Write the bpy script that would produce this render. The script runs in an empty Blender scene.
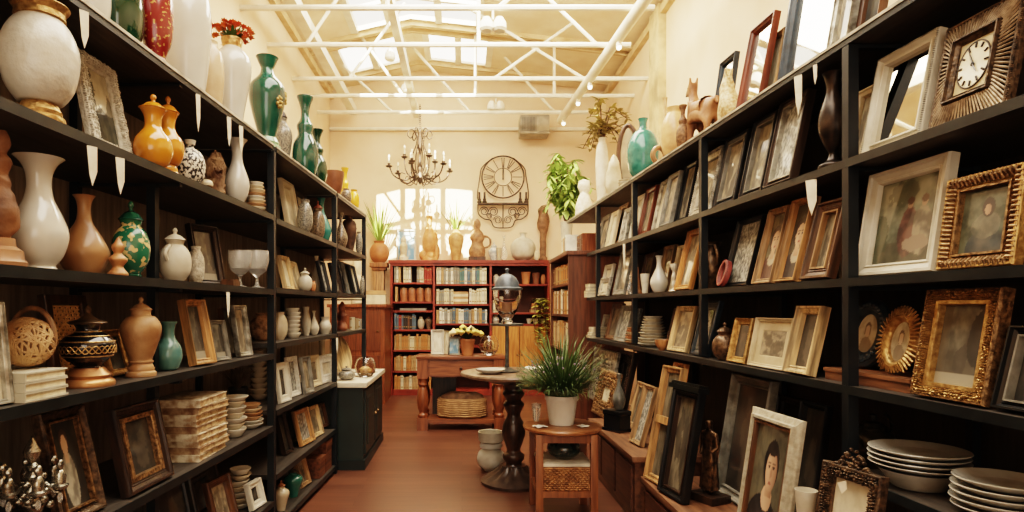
import bpy, bmesh, math, random
from mathutils import Vector, Matrix, noise
random.seed(7)
PI = math.pi
sc = bpy.context.scene
COL = sc.collection
# ---------------------------------------------------------------- colours and materials
def lin(c, s=.84):
    g = .3*c[0]+.59*c[1]+.11*c[2]; c = tuple(max(0, g+(x-g)*s) for x in c)
    return tuple((x/255/12.92 if x/255 <= .04045 else ((x/255+.055)/1.055)**2.4) for x in c)
MATS = {}
def M(name, c, r=.5, m=0., c2=None, ns=6., bump=0., bs=60., coat=0., st=(1,1,1), spec=None, det=4.):
    if name in MATS: return MATS[name]
    mt = bpy.data.materials.new(name); mt.use_nodes = True
    nt = mt.node_tree; b = nt.nodes['Principled BSDF']
    b.inputs['Roughness'].default_value = r; b.inputs['Metallic'].default_value = m
    b.inputs['Coat Weight'].default_value = coat; b.inputs['Coat Roughness'].default_value = .06
    if spec is not None: b.inputs['Specular IOR Level'].default_value = spec
    tc = nt.nodes.new('ShaderNodeTexCoord'); mp = nt.nodes.new('ShaderNodeMapping')
    nt.links.new(tc.outputs['Object'], mp.inputs['Vector']); mp.inputs['Scale'].default_value = st
    no = nt.nodes.new('ShaderNodeTexNoise'); no.inputs['Scale'].default_value = ns; no.inputs['Detail'].default_value = det
    nt.links.new(mp.outputs['Vector'], no.inputs['Vector'])
    rp = nt.nodes.new('ShaderNodeValToRGB')
    if c2 is None: c2 = tuple(max(0, x*.8) for x in c)
    rp.color_ramp.elements[0].color = (*lin(c2), 1); rp.color_ramp.elements[0].position = .35
    rp.color_ramp.elements[1].color = (*lin(c), 1); rp.color_ramp.elements[1].position = .62
    nt.links.new(no.outputs['Fac'], rp.inputs['Fac']); nt.links.new(rp.outputs['Color'], b.inputs['Base Color'])
    if bump:
        n2 = nt.nodes.new('ShaderNodeTexNoise'); n2.inputs['Scale'].default_value = bs; n2.inputs['Detail'].default_value = 3
        nt.links.new(mp.outputs['Vector'], n2.inputs['Vector'])
        bp = nt.nodes.new('ShaderNodeBump'); bp.inputs['Strength'].default_value = bump; bp.inputs['Distance'].default_value = .01
        nt.links.new(n2.outputs['Fac'], bp.inputs['Height']); nt.links.new(bp.outputs['Normal'], b.inputs['Normal'])
    MATS[name] = mt
    return mt
def wood(name, c, c2=None, r=.45, ax=2, coat=0., sc_=5.):
    st = [9., 9., 9.]; st[ax] = .9
    return M(name, c, r, 0, c2 or tuple(x*.62 for x in c), sc_, .15, 14, coat, tuple(st))
def glassy(name, c=(1,1,1), r=.02, trans=1.):
    if name in MATS: return MATS[name]
    mt = bpy.data.materials.new(name); mt.use_nodes = True
    b = mt.node_tree.nodes['Principled BSDF']
    b.inputs['Base Color'].default_value = (*c, 1); b.inputs['Roughness'].default_value = r
    b.inputs['Transmission Weight'].default_value = trans; b.inputs['IOR'].default_value = 1.45
    MATS[name] = mt; return mt
def emis(name, c, s):
    mt = bpy.data.materials.new(name); mt.use_nodes = True
    b = mt.node_tree.nodes['Principled BSDF']
    b.inputs['Base Color'].default_value = (*c, 1); b.inputs['Emission Color'].default_value = (*c, 1)
    b.inputs['Emission Strength'].default_value = s; MATS[name] = mt; return mt
def vcol(name, r=.3, coat=.9):
    mt = bpy.data.materials.new(name); mt.use_nodes = True
    nt = mt.node_tree; b = nt.nodes['Principled BSDF']
    a = nt.nodes.new('ShaderNodeVertexColor'); a.layer_name = 'Col'
    nt.links.new(a.outputs['Color'], b.inputs['Base Color'])
    b.inputs['Roughness'].default_value = r; b.inputs['Coat Weight'].default_value = coat; b.inputs['Coat Roughness'].default_value = .04
    return mt
PIC = vcol('picture_under_glass', .6, .7); PICM = vcol('painted_surface', .35, .3)
MIRROR = M('mirror', (225,222,212), .03, 1., (215,212,204))
# ---------------------------------------------------------------- mesh helpers
def nb(): return bmesh.new()
def quadbox(bm, pts):                       # 8 corners: bottom 4 then top 4
    v = [bm.verts.new(p) for p in pts]
    for f in ((3,2,1,0),(4,5,6,7),(0,1,5,4),(1,2,6,5),(2,3,7,6),(3,0,4,7)): bm.faces.new([v[i] for i in f])
    return v
def box(bm, x0, x1, y0, y1, z0, z1):
    return quadbox(bm, [(x0,y0,z0),(x1,y0,z0),(x1,y1,z0),(x0,y1,z0),(x0,y0,z1),(x1,y0,z1),(x1,y1,z1),(x0,y1,z1)])
def cat(pts, n=4):                          # catmull-rom through 2-tuples or vectors
    P_ = [Vector(p) for p in pts]; out = []
    for i in range(len(P_)-1):
        a, b, c, d = P_[max(i-1,0)], P_[i], P_[i+1], P_[min(i+2,len(P_)-1)]
        for k in range(n):
            t = k/n
            out.append(.5*((2*b)+(c-a)*t+(2*a-5*b+4*c-d)*t*t+(3*b-a-3*c+d)*t**3))
    out.append(P_[-1]); return out
def lathe(bm, prof, seg=32, sx=1., sy=1., o=(0,0,0), wob=None):
    rings = []
    for r, z in prof:
        r = max(r, 0)
        if r < 1e-5: rings.append([bm.verts.new((o[0], o[1], o[2]+z))])
        else:
            ring = []
            for i in range(seg):
                a = 2*PI*i/seg; k = wob(a, z) if wob else 1
                ring.append(bm.verts.new((o[0]+r*k*sx*math.cos(a), o[1]+r*k*sy*math.sin(a), o[2]+z)))
            rings.append(ring)
    for A, B in zip(rings, rings[1:]):
        if len(A) == 1 and len(B) == 1: continue
        for i in range(seg):
            j = (i+1) % seg
            if len(A) == 1: bm.faces.new((A[0], B[j], B[i]))
            elif len(B) == 1: bm.faces.new((A[i], A[j], B[0]))
            else: bm.faces.new((A[i], A[j], B[j], B[i]))
    return rings
def cyl(bm, x, y, z0, z1, r, r2=None, seg=16):
    lathe(bm, [(0,z0),(r,z0),(r if r2 is None else r2,z1),(0,z1)], seg, o=(x,y,0))
def tube(bm, pts, r, seg=8, closed=False, r2=None):
    pts = [Vector(p) for p in pts]; n = len(pts); rings = []; up = None
    for i, p in enumerate(pts):
        if closed: t = pts[(i+1) % n]-pts[i-1]
        else: t = pts[min(i+1,n-1)]-pts[max(i-1,0)]
        t = t.normalized() if t.length > 1e-9 else Vector((0,0,1))
        if up is None: up = Vector((0,0,1)) if abs(t.z) < .9 else Vector((1,0,0))
        s = t.cross(up)
        if s.length < 1e-6: s = t.orthogonal()
        s.normalize(); up = s.cross(t).normalized()
        rr = r if r2 is None else r+(r2-r)*i/max(n-1,1)
        rings.append([bm.verts.new(p+rr*(math.cos(2*PI*k/seg)*s+math.sin(2*PI*k/seg)*up)) for k in range(seg)])
    for i in range(n if closed else n-1):
        A, B = rings[i], rings[(i+1) % n]
        for k in range(seg): bm.faces.new((A[k], B[k], B[(k+1)%seg], A[(k+1)%seg]))
    if not closed:
        bm.faces.new(rings[0]); bm.faces.new(list(reversed(rings[-1])))
def ball(bm, c, rx, ry=None, rz=None, u=12, v=8):
    ry = ry or rx; rz = rz or rx
    lathe(bm, [(math.sin(PI*i/v), -rz*math.cos(PI*i/v)) for i in range(v+1)], u, rx, ry, c)
def rough(bm, amp, freq, seed=0):
    for v in bm.verts:
        n = noise.noise_vector(v.co*freq+Vector((seed,seed*1.7,0)))
        v.co += n*amp
def blade(bm, p, d, L, w, droop=.6, n=5):
    """one narrow leaf from point p in direction d"""
    d = Vector(d).normalized(); side = d.cross(Vector((0,0,1)))
    side = side.normalized() if side.length > 1e-4 else Vector((1,0,0))
    p = Vector(p); prev = None; step = L/n
    for i in range(n+1):
        t = i/n; ww = w*(math.sin(PI*(.15+.85*t))**.7 if t < 1 else 0)*.5
        a = bm.verts.new(p-side*ww); b = bm.verts.new(p+side*ww+Vector((0,0,.0005)))
        if prev: bm.faces.new((prev[0], prev[1], b, a))
        prev = (a, b); p = p+d*step; d = (d+Vector((0,0,-droop/n*(.4+t)))).normalized()
def obj(name, bm, mat, parent=None, loc=None, rot=None, smooth=True, bev=0., ang=40):
    me = bpy.data.meshes.new(name)
    bmesh.ops.recalc_face_normals(bm, faces=bm.faces)
    if bev:
        try: bmesh.ops.bevel(bm, geom=list(bm.edges), offset=bev, segments=2, affect='EDGES', profile=.7)
        except Exception: pass
    bm.to_mesh(me); bm.free()
    if smooth:
        for p in me.polygons: p.use_smooth = True
        me.set_sharp_from_angle(angle=math.radians(ang))
    for m in (mat if isinstance(mat, (list,tuple)) else [mat]): me.materials.append(m)
    o = bpy.data.objects.new(name, me); COL.objects.link(o)
    if parent is not None: o.parent = parent
    if loc is not None: o.location = loc
    if rot is not None: o.rotation_euler = rot
    return o
LABELS = {}
def tag(o, label, cat_, group=None):
    o['label'] = label; o['category'] = cat_
    if group: o['group'] = group
    LABELS.setdefault(label, []).append(o.name)
    return o
def thing(name, label, cat_, loc=(0,0,0), rz=0, group=None):
    o = bpy.data.objects.new(name, None); COL.objects.link(o); o.empty_display_size = .05
    o.location = loc; o.rotation_euler = (0,0,rz)
    return tag(o, label, cat_, group)
def struct(name, bm, mat, parent=None, smooth=False):
    o = obj(name, bm, mat, parent, smooth=smooth)
    if parent is None: o['kind'] = 'structure'
    return o
# ---------------------------------------------------------------- camera model: px = 462+600X/Y, py = 309-600(Z-1.17)/Y
F, CX, CY, CZ = 600., 462., 309., 1.17
LX, LS = -1.093, .047         # left shelf front edge  X = LX + LS*Y
RX, RS = 1.357, -.045         # right shelf front edge X = RX + RS*Y
def spot(side, px, d):
    k = (px-CX)/F
    if side == 'L': y = (LX-d)/(k-LS)
    else: y = (RX+d)/(k-RS)
    return k*y, y
def fx(side, y, d=0): return LX+LS*y-d if side == 'L' else RX+RS*y+d
def sang(side): return math.atan2(1, LS) if side == 'L' else math.atan2(-1, -RS)
def hz(py, y): return CZ+(CY-py)*y/F
def at(px, py, y): return Vector(((px-CX)*y/F, y, hz(py, y)))
def tops(side, z, y):          # underside of the board above
    if side == 'L': bs = [.2,.58,.945,1.27,1.645,2.0] if y < 3.05 else [.06,.32,.65,.995,1.28,1.635,2.0]
    else: bs = [.625,.917,1.272,1.665,2.07] if y < 1.99 else [.917,1.272,1.665,2.07]
    up = [b for b in bs if b > z+.05]
    return (min(up)-.046-z) if up else 9.
# ---------------------------------------------------------------- pictures painted as vertex colours
def mix(a, b, t): t = max(0., min(1., t)); return tuple(x+(y-x)*t for x, y in zip(a, b))
def fb(u, v, s, seed, o=4): return noise.fractal(Vector((u*s, v*s, seed*3.7)), .9, 2., o)
def ell(u, v, cx, cy, rx, ry): return ((u-cx)/rx)**2+((v-cy)/ry)**2
def painter(kind, seed, asp=.8):
    rnd = random.Random(seed)
    if kind == 'landscape':
        sky = rnd.choice([(190,180,150),(165,170,160),(180,160,120)]); gr = rnd.choice([(92,84,52),(110,92,60),(70,72,50)])
        hor = rnd.uniform(.35,.5)
        def f(u,v):
            h = hor+.08*fb(u,0,3,seed); n = fb(u,v,6,seed)
            c = mix(sky, tuple(x*.75 for x in sky), (v-h)*1.2+n*.5) if v > h else mix(gr, tuple(x*.5 for x in gr), .5+n)
            if ell(u,v,.2,.6,.2+.05*n,.3) < 1+n: c = mix(c,(52,54,36),.75)
            if ell(u,v,.85,.5,.12,.22) < 1+n: c = mix(c,(70,62,40),.6)
            return c
    elif kind == 'portrait':
        bg = rnd.choice([(66,60,44),(92,84,64),(54,56,52)]); cl = rnd.choice([(40,36,36),(70,44,36),(58,60,64)])
        hair = rnd.choice([(48,34,26),(66,48,34)]); sk = (206,164,128)
        def f(u,v):
            n = fb(u,v,7,seed); x = (u-.5)*asp*1.25+.5
            c = mix(bg, tuple(k*1.5 for k in bg), .35+n*.7-(v-.5)*.4)
            if ell(x,v,.5,.0,.37,.36) < 1+.1*n: c = mix(cl, tuple(k*1.5 for k in cl), .3+n)
            if ell(x,v,.5,.30,.11,.1) < 1: c = (172,154,128)
            if ell(x,v,.5,.62,.17,.2) < 1: c = hair
            if abs(x-.5) < .06 and .3 < v < .5: c = mix(sk,(150,106,78),(.5-v)*3)
            if ell(x,v,.51,.58,.115,.155) < 1:
                c = mix(sk,(146,104,76),(x-.5)*5+.2)
                for e in (.465,.56):
                    if ell(x,v,e,.6,.026,.014) < 1: c = (60,44,36)
                    if ell(x,v,e,.635,.034,.009) < 1: c = (84,60,44)
                if ell(x,v,.515,.545,.014,.03) < 1: c = (178,130,98)
                if ell(x,v,.512,.495,.036,.013) < 1: c = (152,78,66)
            return c
    elif kind == 'lady':          # large portrait of a dark haired woman
        def f(u,v):
            n = fb(u,v,6,seed); x = u; c = mix((104,98,76),(62,60,48),.4+n*.7+(u-.4)*.6)
            if ell(x,v,.42,-.02,.52,.42) < 1+.06*n: c = mix((38,36,36),(64,58,54),.35+n)
            if ell(x,v,.50,.37,.15,.12) < 1: c = mix((206,166,130),(150,108,78),(u-.45)*2.5)
            if ell(x,v,.53,.665,.215,.225) < 1+.05*n: c = mix((44,34,26),(26,20,16),.5+n)
            if abs(x-.53) < .09 and .38 < v < .55: c = mix((196,152,116),(138,98,70),(u-.5)*5+.3)
            e0 = ell(x,v,.545,.615,.165,.19)
            if e0 < 1:
                hair_ = c; c = mix((204,160,124),(132,94,70),(u-.53)*3.4+.2+.35*max(0,e0-.5))
                if abs(x-.56) < .016 and .56 < v < .66: c = mix(c,(132,92,70),.35)
                c = mix(hair_, c, (1-e0)*7)
                for e in (.475,.60):
                    if ell(x,v,e,.648,.034,.012) < 1: c = mix(c,(48,36,30),.8)
                    if ell(x,v,e,.683,.046,.008) < 1: c = mix(c,(70,50,38),.6)
                if ell(x,v,.535,.58,.016,.05) < 1: c = mix(c,(164,112,84),.6)
                if ell(x,v,.535,.505,.045,.014) < 1: c = mix(c,(150,78,66),.8)
                if v > .735+.2*abs(x-.53): c = (44,34,26)
            return c
    elif kind == 'group':
        def f(u,v):
            n = fb(u,v,5,seed); c = mix((128,128,104),(76,80,62),.5+n*.8+(u-.5)*.5-(v-.6))
            if v < .25: c = mix((88,84,62),(66,63,47),.5+n*1.2)
            if u < .22 and v < .62 and ell(u,v,.05,.3,.2,.3) < 1+n: c = mix(c,(66,74,52),.8)
            if ell(u,v,.42,.82,.3,.14) < 1+1.2*n: c = mix(c,(76,82,60),.6)
            for cx, cl in ((.55,(112,74,60)),(.78,(140,126,102))):
                if ell(u,v,cx,.36,.15,.3) < 1+.3*n: c = mix(cl, tuple(k*.6 for k in cl), .4+n*1.5)
                if ell(u,v,cx,.68,.05,.055) < 1: c = (160,126,98)
                if ell(u,v,cx,.72,.055,.045) < 1: c = (86,62,44)
            if ell(u,v,.7,.22,.2,.1) < 1+.6*n: c = (132,112,92)
            return c
    elif kind == 'bust':
        def f(u,v):
            n = fb(u,v,5,seed); c = mix((88,92,70),(48,52,38),.4+n+(u-.5)*.4)
            if ell(u,v,.55,.05,.42,.32) < 1+.1*n: c = mix((44,50,52),(70,70,62),.4+n)
            if ell(u,v,.52,.42,.3,.2) < 1+.2*n: c = mix((112,106,84),(78,76,62),.5+n)
            if ell(u,v,.54,.7,.13,.15) < 1: c = (50,36,28)
            if ell(u,v,.53,.665,.065,.085) < 1: c = mix((172,132,102),(124,90,68),(u-.5)*6)
            return c
    elif kind == 'oval':
        def f(u,v):
            n = fb(u,v,6,seed); c = mix((34,34,30),(50,46,38),.5+n)
            if ell(u,v,.5,.3,.24,.34) < 1: c = mix((168,160,138),(110,104,90),.4+n+(u-.5))
            if abs(u-.5) < .06 and .5 < v < .68: c = (196,160,126)
            if ell(u,v,.5,.76,.15,.15) < 1: c = (74,52,38)
            if ell(u,v,.5,.72,.105,.12) < 1: c = (208,172,138)
            return c
    elif kind == 'sepia':
        base = rnd.choice([(150,136,108),(128,116,92),(168,150,120)])
        a = [(rnd.uniform(.2,.8), rnd.uniform(.2,.6), rnd.uniform(.08,.2), rnd.uniform(.15,.35), rnd.uniform(.4,.75)) for _ in range(5)]
        def f(u,v):
            n = fb(u,v,5,seed); c = mix(base, tuple(k*.62 for k in base), .4+n+(.5-v)*.3)
            for cx,cy,rx,ry,k in a:
                if ell(u,v,cx,cy,rx,ry) < 1+.7*n: c = mix(c, tuple(k2*k for k2 in base), .6)
            return c
    elif kind == 'etch':
        def f(u,v):
            n = fb(u,v,16,seed,5); m = fb(u,v,4,seed+2); t = .5+n*1.1+m*.6
            return mix((88,87,80),(188,184,168),t)
    elif kind == 'dark':
        def f(u,v):
            n = fb(u,v,4,seed); c = mix((40,38,34),(66,62,52),.45+n)
            if ell(u,v,.55,.4,.22,.36) < 1+n: c = mix(c,(104,90,68),.35)
            return c
    elif kind == 'faded':
        def f(u,v):
            n = fb(u,v,4,seed); c = mix((118,112,95),(78,74,62),.5+n)
            if v < .14: c = (150,142,122)
            elif ell(u,v,.85,.6,.22,.4) < 1+.6*n: c = mix(c,(52,48,42),.75)
            elif ell(u,v,.5,.3,.12,.2) < 1+n: c = mix(c,(74,68,58),.7)
            elif u < .2: c = mix(c,(90,82,68),.6)
            elif v < .3: c = mix(c,(84,76,62),.6)
            return c
    elif kind == 'cameo':
        def f(u,v):
            n = fb(u,v,4,seed); c = mix((206,190,158),(168,150,118),.45+n+(u-.5)*.4)
            if ell(u,v,.5,.12,.3,.3) < 1+.2*n: c = mix(c,(122,104,82),.7)
            if ell(u,v,.5,.6,.15,.19) < 1: c = mix(c,(96,74,56),.8)
            if ell(u,v,.5,.56,.11,.15) < 1: c = mix(c,(214,182,148),.9)
            return c
    elif kind == 'blue':
        def f(u,v): return mix((104,158,190),(188,206,206),.5+fb(u,v,4,seed)+v-.5)
    elif kind == 'scene':
        A, B, C_ = [tuple(rnd.randint(60,190) for _ in range(3)) for _ in range(3)]
        A, B, C_ = [mix(x,(140,120,90),.65) for x in (A,B,C_)]
        def f(u,v):
            n = fb(u,v,4,seed); m = fb(u,v,9,seed+5); c = mix(A,B,.5+n*1.4)
            return mix(c, C_, .25+m*1.3)
    else:                          # pale card
        def f(u,v): return mix((214,202,172),(190,176,146),.5+fb(u,v,3,seed))
    return f
def picmesh(name, w, h, z0, y, kind, seed, parent, nx=24, mat=None, x0=0, oval=False):
    """flat painted sheet w x h standing in the local XZ plane"""
    ny = max(8, min(72, int(nx*h/w))); f = painter(kind, seed, w/h); bm = nb(); vs = []; cols = []
    for j in range(ny+1):
        for i in range(nx+1):
            u, v = i/nx, j/ny
            if oval:               # square to disc
                a, b = 2*u-1, 2*v-1; X, Z = a*math.sqrt(1-b*b/2), b*math.sqrt(1-a*a/2)
                vs.append(bm.verts.new((x0+X*w/2, y, z0+h/2+Z*h/2)))
            else: vs.append(bm.verts.new((x0-w/2+u*w, y, z0+v*h)))
            cols.append((*lin(tuple(max(0,min(255,k)) for k in f(u,v))), 1))
    for j in range(ny):
        for i in range(nx):
            a = j*(nx+1)+i; bm.faces.new((vs[a], vs[a+1], vs[a+nx+2], vs[a+nx+1]))
    bm.verts.index_update()
    o = obj(name, bm, mat or PIC, parent, smooth=False)
    at_ = o.data.color_attributes.new('Col', 'FLOAT_COLOR', 'POINT')
    for i, c in enumerate(cols): at_.data[i].color = c
    return o
# ---------------------------------------------------------------- frames
PROF = {
 'flat':  [(0,0),(0,-.85),(.06,-1),(.9,-1),(1,-.85),(1,0)],
 'step':  [(0,0),(0,-.75),(.06,-1),(.28,-1),(.36,-.78),(.7,-.62),(.78,-.74),(.92,-.66),(1,-.35),(1,0)],
 'scoop': [(0,0),(0,-.8),(.08,-1),(.2,-1),(.28,-.8),(.5,-.55),(.75,-.45),(.84,-.58),(.95,-.5),(1,-.25),(1,0)],
 'round': [(0,0),(0,-.5),(.12,-.82),(.35,-1),(.65,-.95),(.88,-.7),(1,-.4),(1,0)],
 'reverse':[(0,0),(0,-.4),(.08,-.5),(.5,-.7),(.6,-1),(.8,-1),(.88,-.75),(1,-.5),(1,0)],
}
def moulding(bm, w, h, bw, t, prof, z0=0):
    rings = []
    for o, y in PROF[prof]:
        o *= bw; rings.append([bm.verts.new(p) for p in ((-w/2+o,y*t,z0+o),(w/2-o,y*t,z0+o),(w/2-o,y*t,z0+h-o),(-w/2+o,y*t,z0+h-o))])
    for i in range(len(rings)):
        A, B = rings[i], rings[(i+1) % len(rings)]
        for k in range(4): bm.faces.new((A[k], A[(k+1)%4], B[(k+1)%4], B[k]))
def walk(w, h, o, step):
    """points round a rectangle inset by o, with the outward direction angle"""
    a, b = w-2*o, h-2*o; out = []
    n, m = max(2, round(a/step)), max(2, round(b/step))
    for i in range(n): out.append((-a/2+a*(i+.5)/n, o, -PI/2)); out.append((-a/2+a*(i+.5)/n, h-o, PI/2))
    for i in range(m): out.append((-a/2, o+b*(i+.5)/m, PI)); out.append((a/2, o+b*(i+.5)/m, 0))
    return out
def ornament(bm, w, h, bw, t, kind, rnd):
    if kind == 'carved':           # scrolls of small leaves and beads
        for o, r, st in ((.12,.085,.19),(.32,.11,.24),(.54,.10,.22),(.74,.085,.2),(.88,.06,.15)):
            for x, z, a in walk(w, h, o*bw, st*bw):
                s = bw*r; ball(bm, (x+rnd.uniform(-.4,.4)*s, -t*(.62+.3*math.sin(PI*o)+rnd.uniform(-.08,.1)), z+rnd.uniform(-.4,.4)*s), s*rnd.uniform(.6,1.5), t*.22, s*rnd.uniform(.6,1.5), 6, 4)
    elif kind == 'beads':
        for x, z, a in walk(w, h, .12*bw, .26*bw): ball(bm, (x, -t*.95, z), bw*.1, t*.2, bw*.1, 6, 4)
    elif kind == 'flutes':         # short gilt bars across the moulding
        for x, z, a in walk(w, h, .42*bw, .36*bw):
            ca, sa = math.cos(a), math.sin(a)
            tube(bm, [(x-ca*bw*.34,-t*.7,z-sa*bw*.34),(x,-t*1.06,z),(x+ca*bw*.36,-t*.85,z+sa*bw*.36)], bw*.12, 6)
    elif kind == 'bars':           # thin slats radiating outwards
        for x, z, a in walk(w, h, .5*bw, .1*bw):
            L = math.atan2(z-h/2, x); ca, sa = math.cos(L), math.sin(L)
            k = .45*bw/max(abs(math.cos(L-a)), .5)
            tube(bm, [(x-ca*k*.9,-t*.75,z-sa*k*.9),(x+ca*k*.95,-t*.62,z+sa*k*.95)], bw*.022, 5)
    elif kind == 'corners':
        for sx in (-1,1):
            for zc in (bw*.5, h-bw*.5):
                for _ in range(5): ball(bm, (sx*(w/2-bw*.5)+rnd.uniform(-.4,.4)*bw, -t, zc+rnd.uniform(-.4,.4)*bw), bw*.22, t*.3, bw*.22, 6, 4)
# style: moulding width as share of frame width, thickness, profile, material, inner lip material, mount share, ornament
def fmat(n):
    D = {
     'greige': lambda: M('greige_frame_paint',(172,162,140),.55,0,(148,136,112),50,.3,50),
     'white': lambda: M('white_frame_paint',(206,199,182),.5,0,(186,176,154),9,.1,40),
     'whitecarved': lambda: M('carved_white_frame',(212,206,192),.55,0,(190,182,164),60,.4,90),
     'cream': lambda: M('cream_frame_paint',(208,190,156),.5,0,(184,162,124),8,.1,40),
     'black': lambda: M('black_frame_lacquer',(30,29,28),.32,0,(20,20,20),8),
     'blue': lambda: M('blue_black_frame',(46,60,70),.35,0,(28,38,45),30),
     'grey': lambda: M('grey_frame_paint',(128,124,112),.5,0,(92,88,78),20,.2,50),
     'silver': lambda: M('worn_silver_frame',(186,182,168),.35,.6,(110,104,90),25,.3,60),
     'gold': lambda: M('gilt',(200,158,96),.36,.65,(156,114,62),70,.3,90),
     'oldgold': lambda: M('dark_gilt',(164,124,80),.42,.6,(92,64,36),80,.4,90),
     'bronze': lambda: M('bronze_frame',(104,80,56),.45,.4,(50,36,24),60,.4,80),
     'oak': lambda: wood('oak_frame',(196,142,84),None,.42),
     'pine': lambda: wood('pale_pine_frame',(222,186,132),None,.45),
     'tan': lambda: wood('tan_wood_frame',(178,136,90),None,.5),
     'orange': lambda: wood('honey_wood_frame',(206,134,62),None,.38),
     'red': lambda: wood('red_mahogany_frame',(132,62,36),None,.35),
     'brown': lambda: wood('brown_wood_frame',(104,66,38),None,.4),
     'dark': lambda: wood('dark_walnut_frame',(62,42,28),None,.4),
     'rose': lambda: M('red_enamel_frame',(150,64,54),.35,0,(110,40,36),14),
    }
    return D[n]()
def frame_geo(t, w, h, mat, pic, seed, bw=.13, th=.028, prof='step', lip=None, mount=0, orn=None, ornmat=None, nx=24, back=True, stand=True, mountmat='white', lipw=.2):
    rnd = random.Random(seed); B = bw*w
    bm = nb(); moulding(bm, w, h, B, th, prof)
    obj('moulding', bm, fmat(mat), t, smooth=False)
    if orn:
        bm = nb(); ornament(bm, w, h, B, th, orn, rnd); obj('carved_ornament', bm, fmat(ornmat or mat), t)
    x = B
    if lip:
        L = max(.006, B*lipw); bm = nb(); moulding(bm, w-2*B+.002, h-2*B+.002, L, th*.8, 'flat', B-.001)
        obj('inner_lip', bm, fmat(lip), t, smooth=False); x = B+L*.9
    if mount:
        m = mount*w; bm = nb(); moulding(bm, w-2*x+.004, h-2*x+.004, m, th*.3, 'flat', x-.002)
        obj('mount', bm, fmat(mountmat), t, smooth=False); x += m*.98
    pw, ph = w-2*x+.002, h-2*x+.002
    if pic == 'mirror':
        bm = nb(); box(bm, -pw/2, pw/2, -.25*th, -.2*th, x, x+ph); obj('mirror_glass', bm, MIRROR, t, smooth=False)
    else: picmesh('picture', pw, ph, x, -.22*th, pic, seed, t, nx)
    if back:
        bm = nb(); box(bm, -w/2+B*.6, w/2-B*.6, -.18*th, -.02*th, B*.6, h-B*.6)
        obj('backing_board', bm, M('backing_board',(92,70,48),.8), t, smooth=False)
NF = 0
def place_frame(side, z, pa, pb, ytop, d, lean, yaw):
    """base line (A at image x pa, B at image x pb), width, height, heading of a frame standing on height z"""
    yw = math.radians(yaw)
    if side == 'R': fixed, other, sgn = pa, pb, 1
    else: fixed, other, sgn = pb, pa, -1
    x, y = spot(side, fixed, d)
    base = Vector((-RS if side == 'R' else -LS, -1))      # along the shelf towards the camera
    base = base.normalized(); s = yw if side == 'R' else -yw
    u = Vector((base.x*math.cos(s)-base.y*math.sin(s), base.x*math.sin(s)+base.y*math.cos(s)))
    k = (other-CX)/F; q = (k*y-x)/(u.x-k*u.y)
    o = Vector((x,y))+u*q; f = Vector((x,y))
    A, B = (f, o) if side == 'R' else (o, f)
    mid = (A+B)/2; w = (B-A).length; phi = math.atan2((B-A).y, (B-A).x)
    h = (hz(ytop, mid.y)-z)/math.cos(math.radians(lean))
    return mid, w, h, phi
def frame(side, z, pa, pb, ytop, mat, pic, label, d=.06, lean=13, yaw=0, bw=.13, th=.028, seed=None, cat_='picture frame', grp=None, maxh=True, name='picture_frame', **k):
    global NF; NF += 1
    mid, w, h, phi = place_frame(side, z, pa, pb, ytop, d, lean, yaw)
    if maxh: h = min(h, tops(side, z, mid.y)/math.cos(math.radians(lean))-.006)
    t = thing(name, label, cat_, (mid.x, mid.y, z+.001), 0, grp)
    t.rotation_euler = Matrix.Rotation(phi, 4, 'Z').to_3x3().__matmul__(Matrix.Rotation(math.radians(-lean), 4, 'X').to_3x3()).to_euler()
    k.setdefault('nx', int(max(10, min(60, abs(pb-pa)*1.1))))
    frame_geo(t, w, h, mat, pic, seed or NF, bw, th, **k)
    return t
def oval_frame(side, z, px, wpx, ytop, mat, pic, label, d=.08, lean=10, ratio=.75, rim='plain', bw=.2, seed=3, name='oval_picture'):
    x, y = spot(side, px, d); h = (hz(ytop, y)-z)/math.cos(math.radians(lean)); w = h*ratio
    t = thing(name, label, 'picture frame', (x, y, z+.004), 0)
    t.rotation_euler = (Matrix.Rotation(sang(side), 3, 'Z')@Matrix.Rotation(math.radians(-lean), 3, 'X')).to_euler()
    bm = nb(); n = 40; th = .022; B = bw*w; rings = []
    kk = .78 if rim == 'rays' else 1
    for o, yy in PROF['round']:
        o = 1-(1-o)*kk
        rings.append([bm.verts.new(((w/2-o*B)*math.cos(2*PI*i/n), yy*th, h/2+(h/2-o*B)*math.sin(2*PI*i/n))) for i in range(n)])
    for i in range(len(rings)):
        A, Bq = rings[i], rings[(i+1)%len(rings)]
        for k in range(n): bm.faces.new((A[k],A[(k+1)%n],Bq[(k+1)%n],Bq[k]))
    obj('moulding', bm, fmat(mat), t)
    bm = nb()
    if rim == 'rays':
        for i in range(44):
            a = 2*PI*i/44; ca, sa = math.cos(a), math.sin(a)
            tube(bm, [((w/2-B*.55)*ca,-th,h/2+(h/2-B*.55)*sa),((w/2+.010)*ca,-th*.7,h/2+(h/2+(.010 if sa > -.9 else -.001))*sa)], .006, 5, r2=.003)
    else:
        for i in range(34):
            a = 2*PI*i/34; ball(bm, ((w/2-B*.4)*math.cos(a),-th,h/2+(h/2-B*.4)*math.sin(a)), .009,.006,.009,6,4)
    obj('carved_ornament', bm, fmat(mat), t)
    picmesh('picture', w-2*B*.95, h-2*B*.95, B*.95, -.3*th, pic, seed, t, 26, oval=True)
    return t
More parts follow.
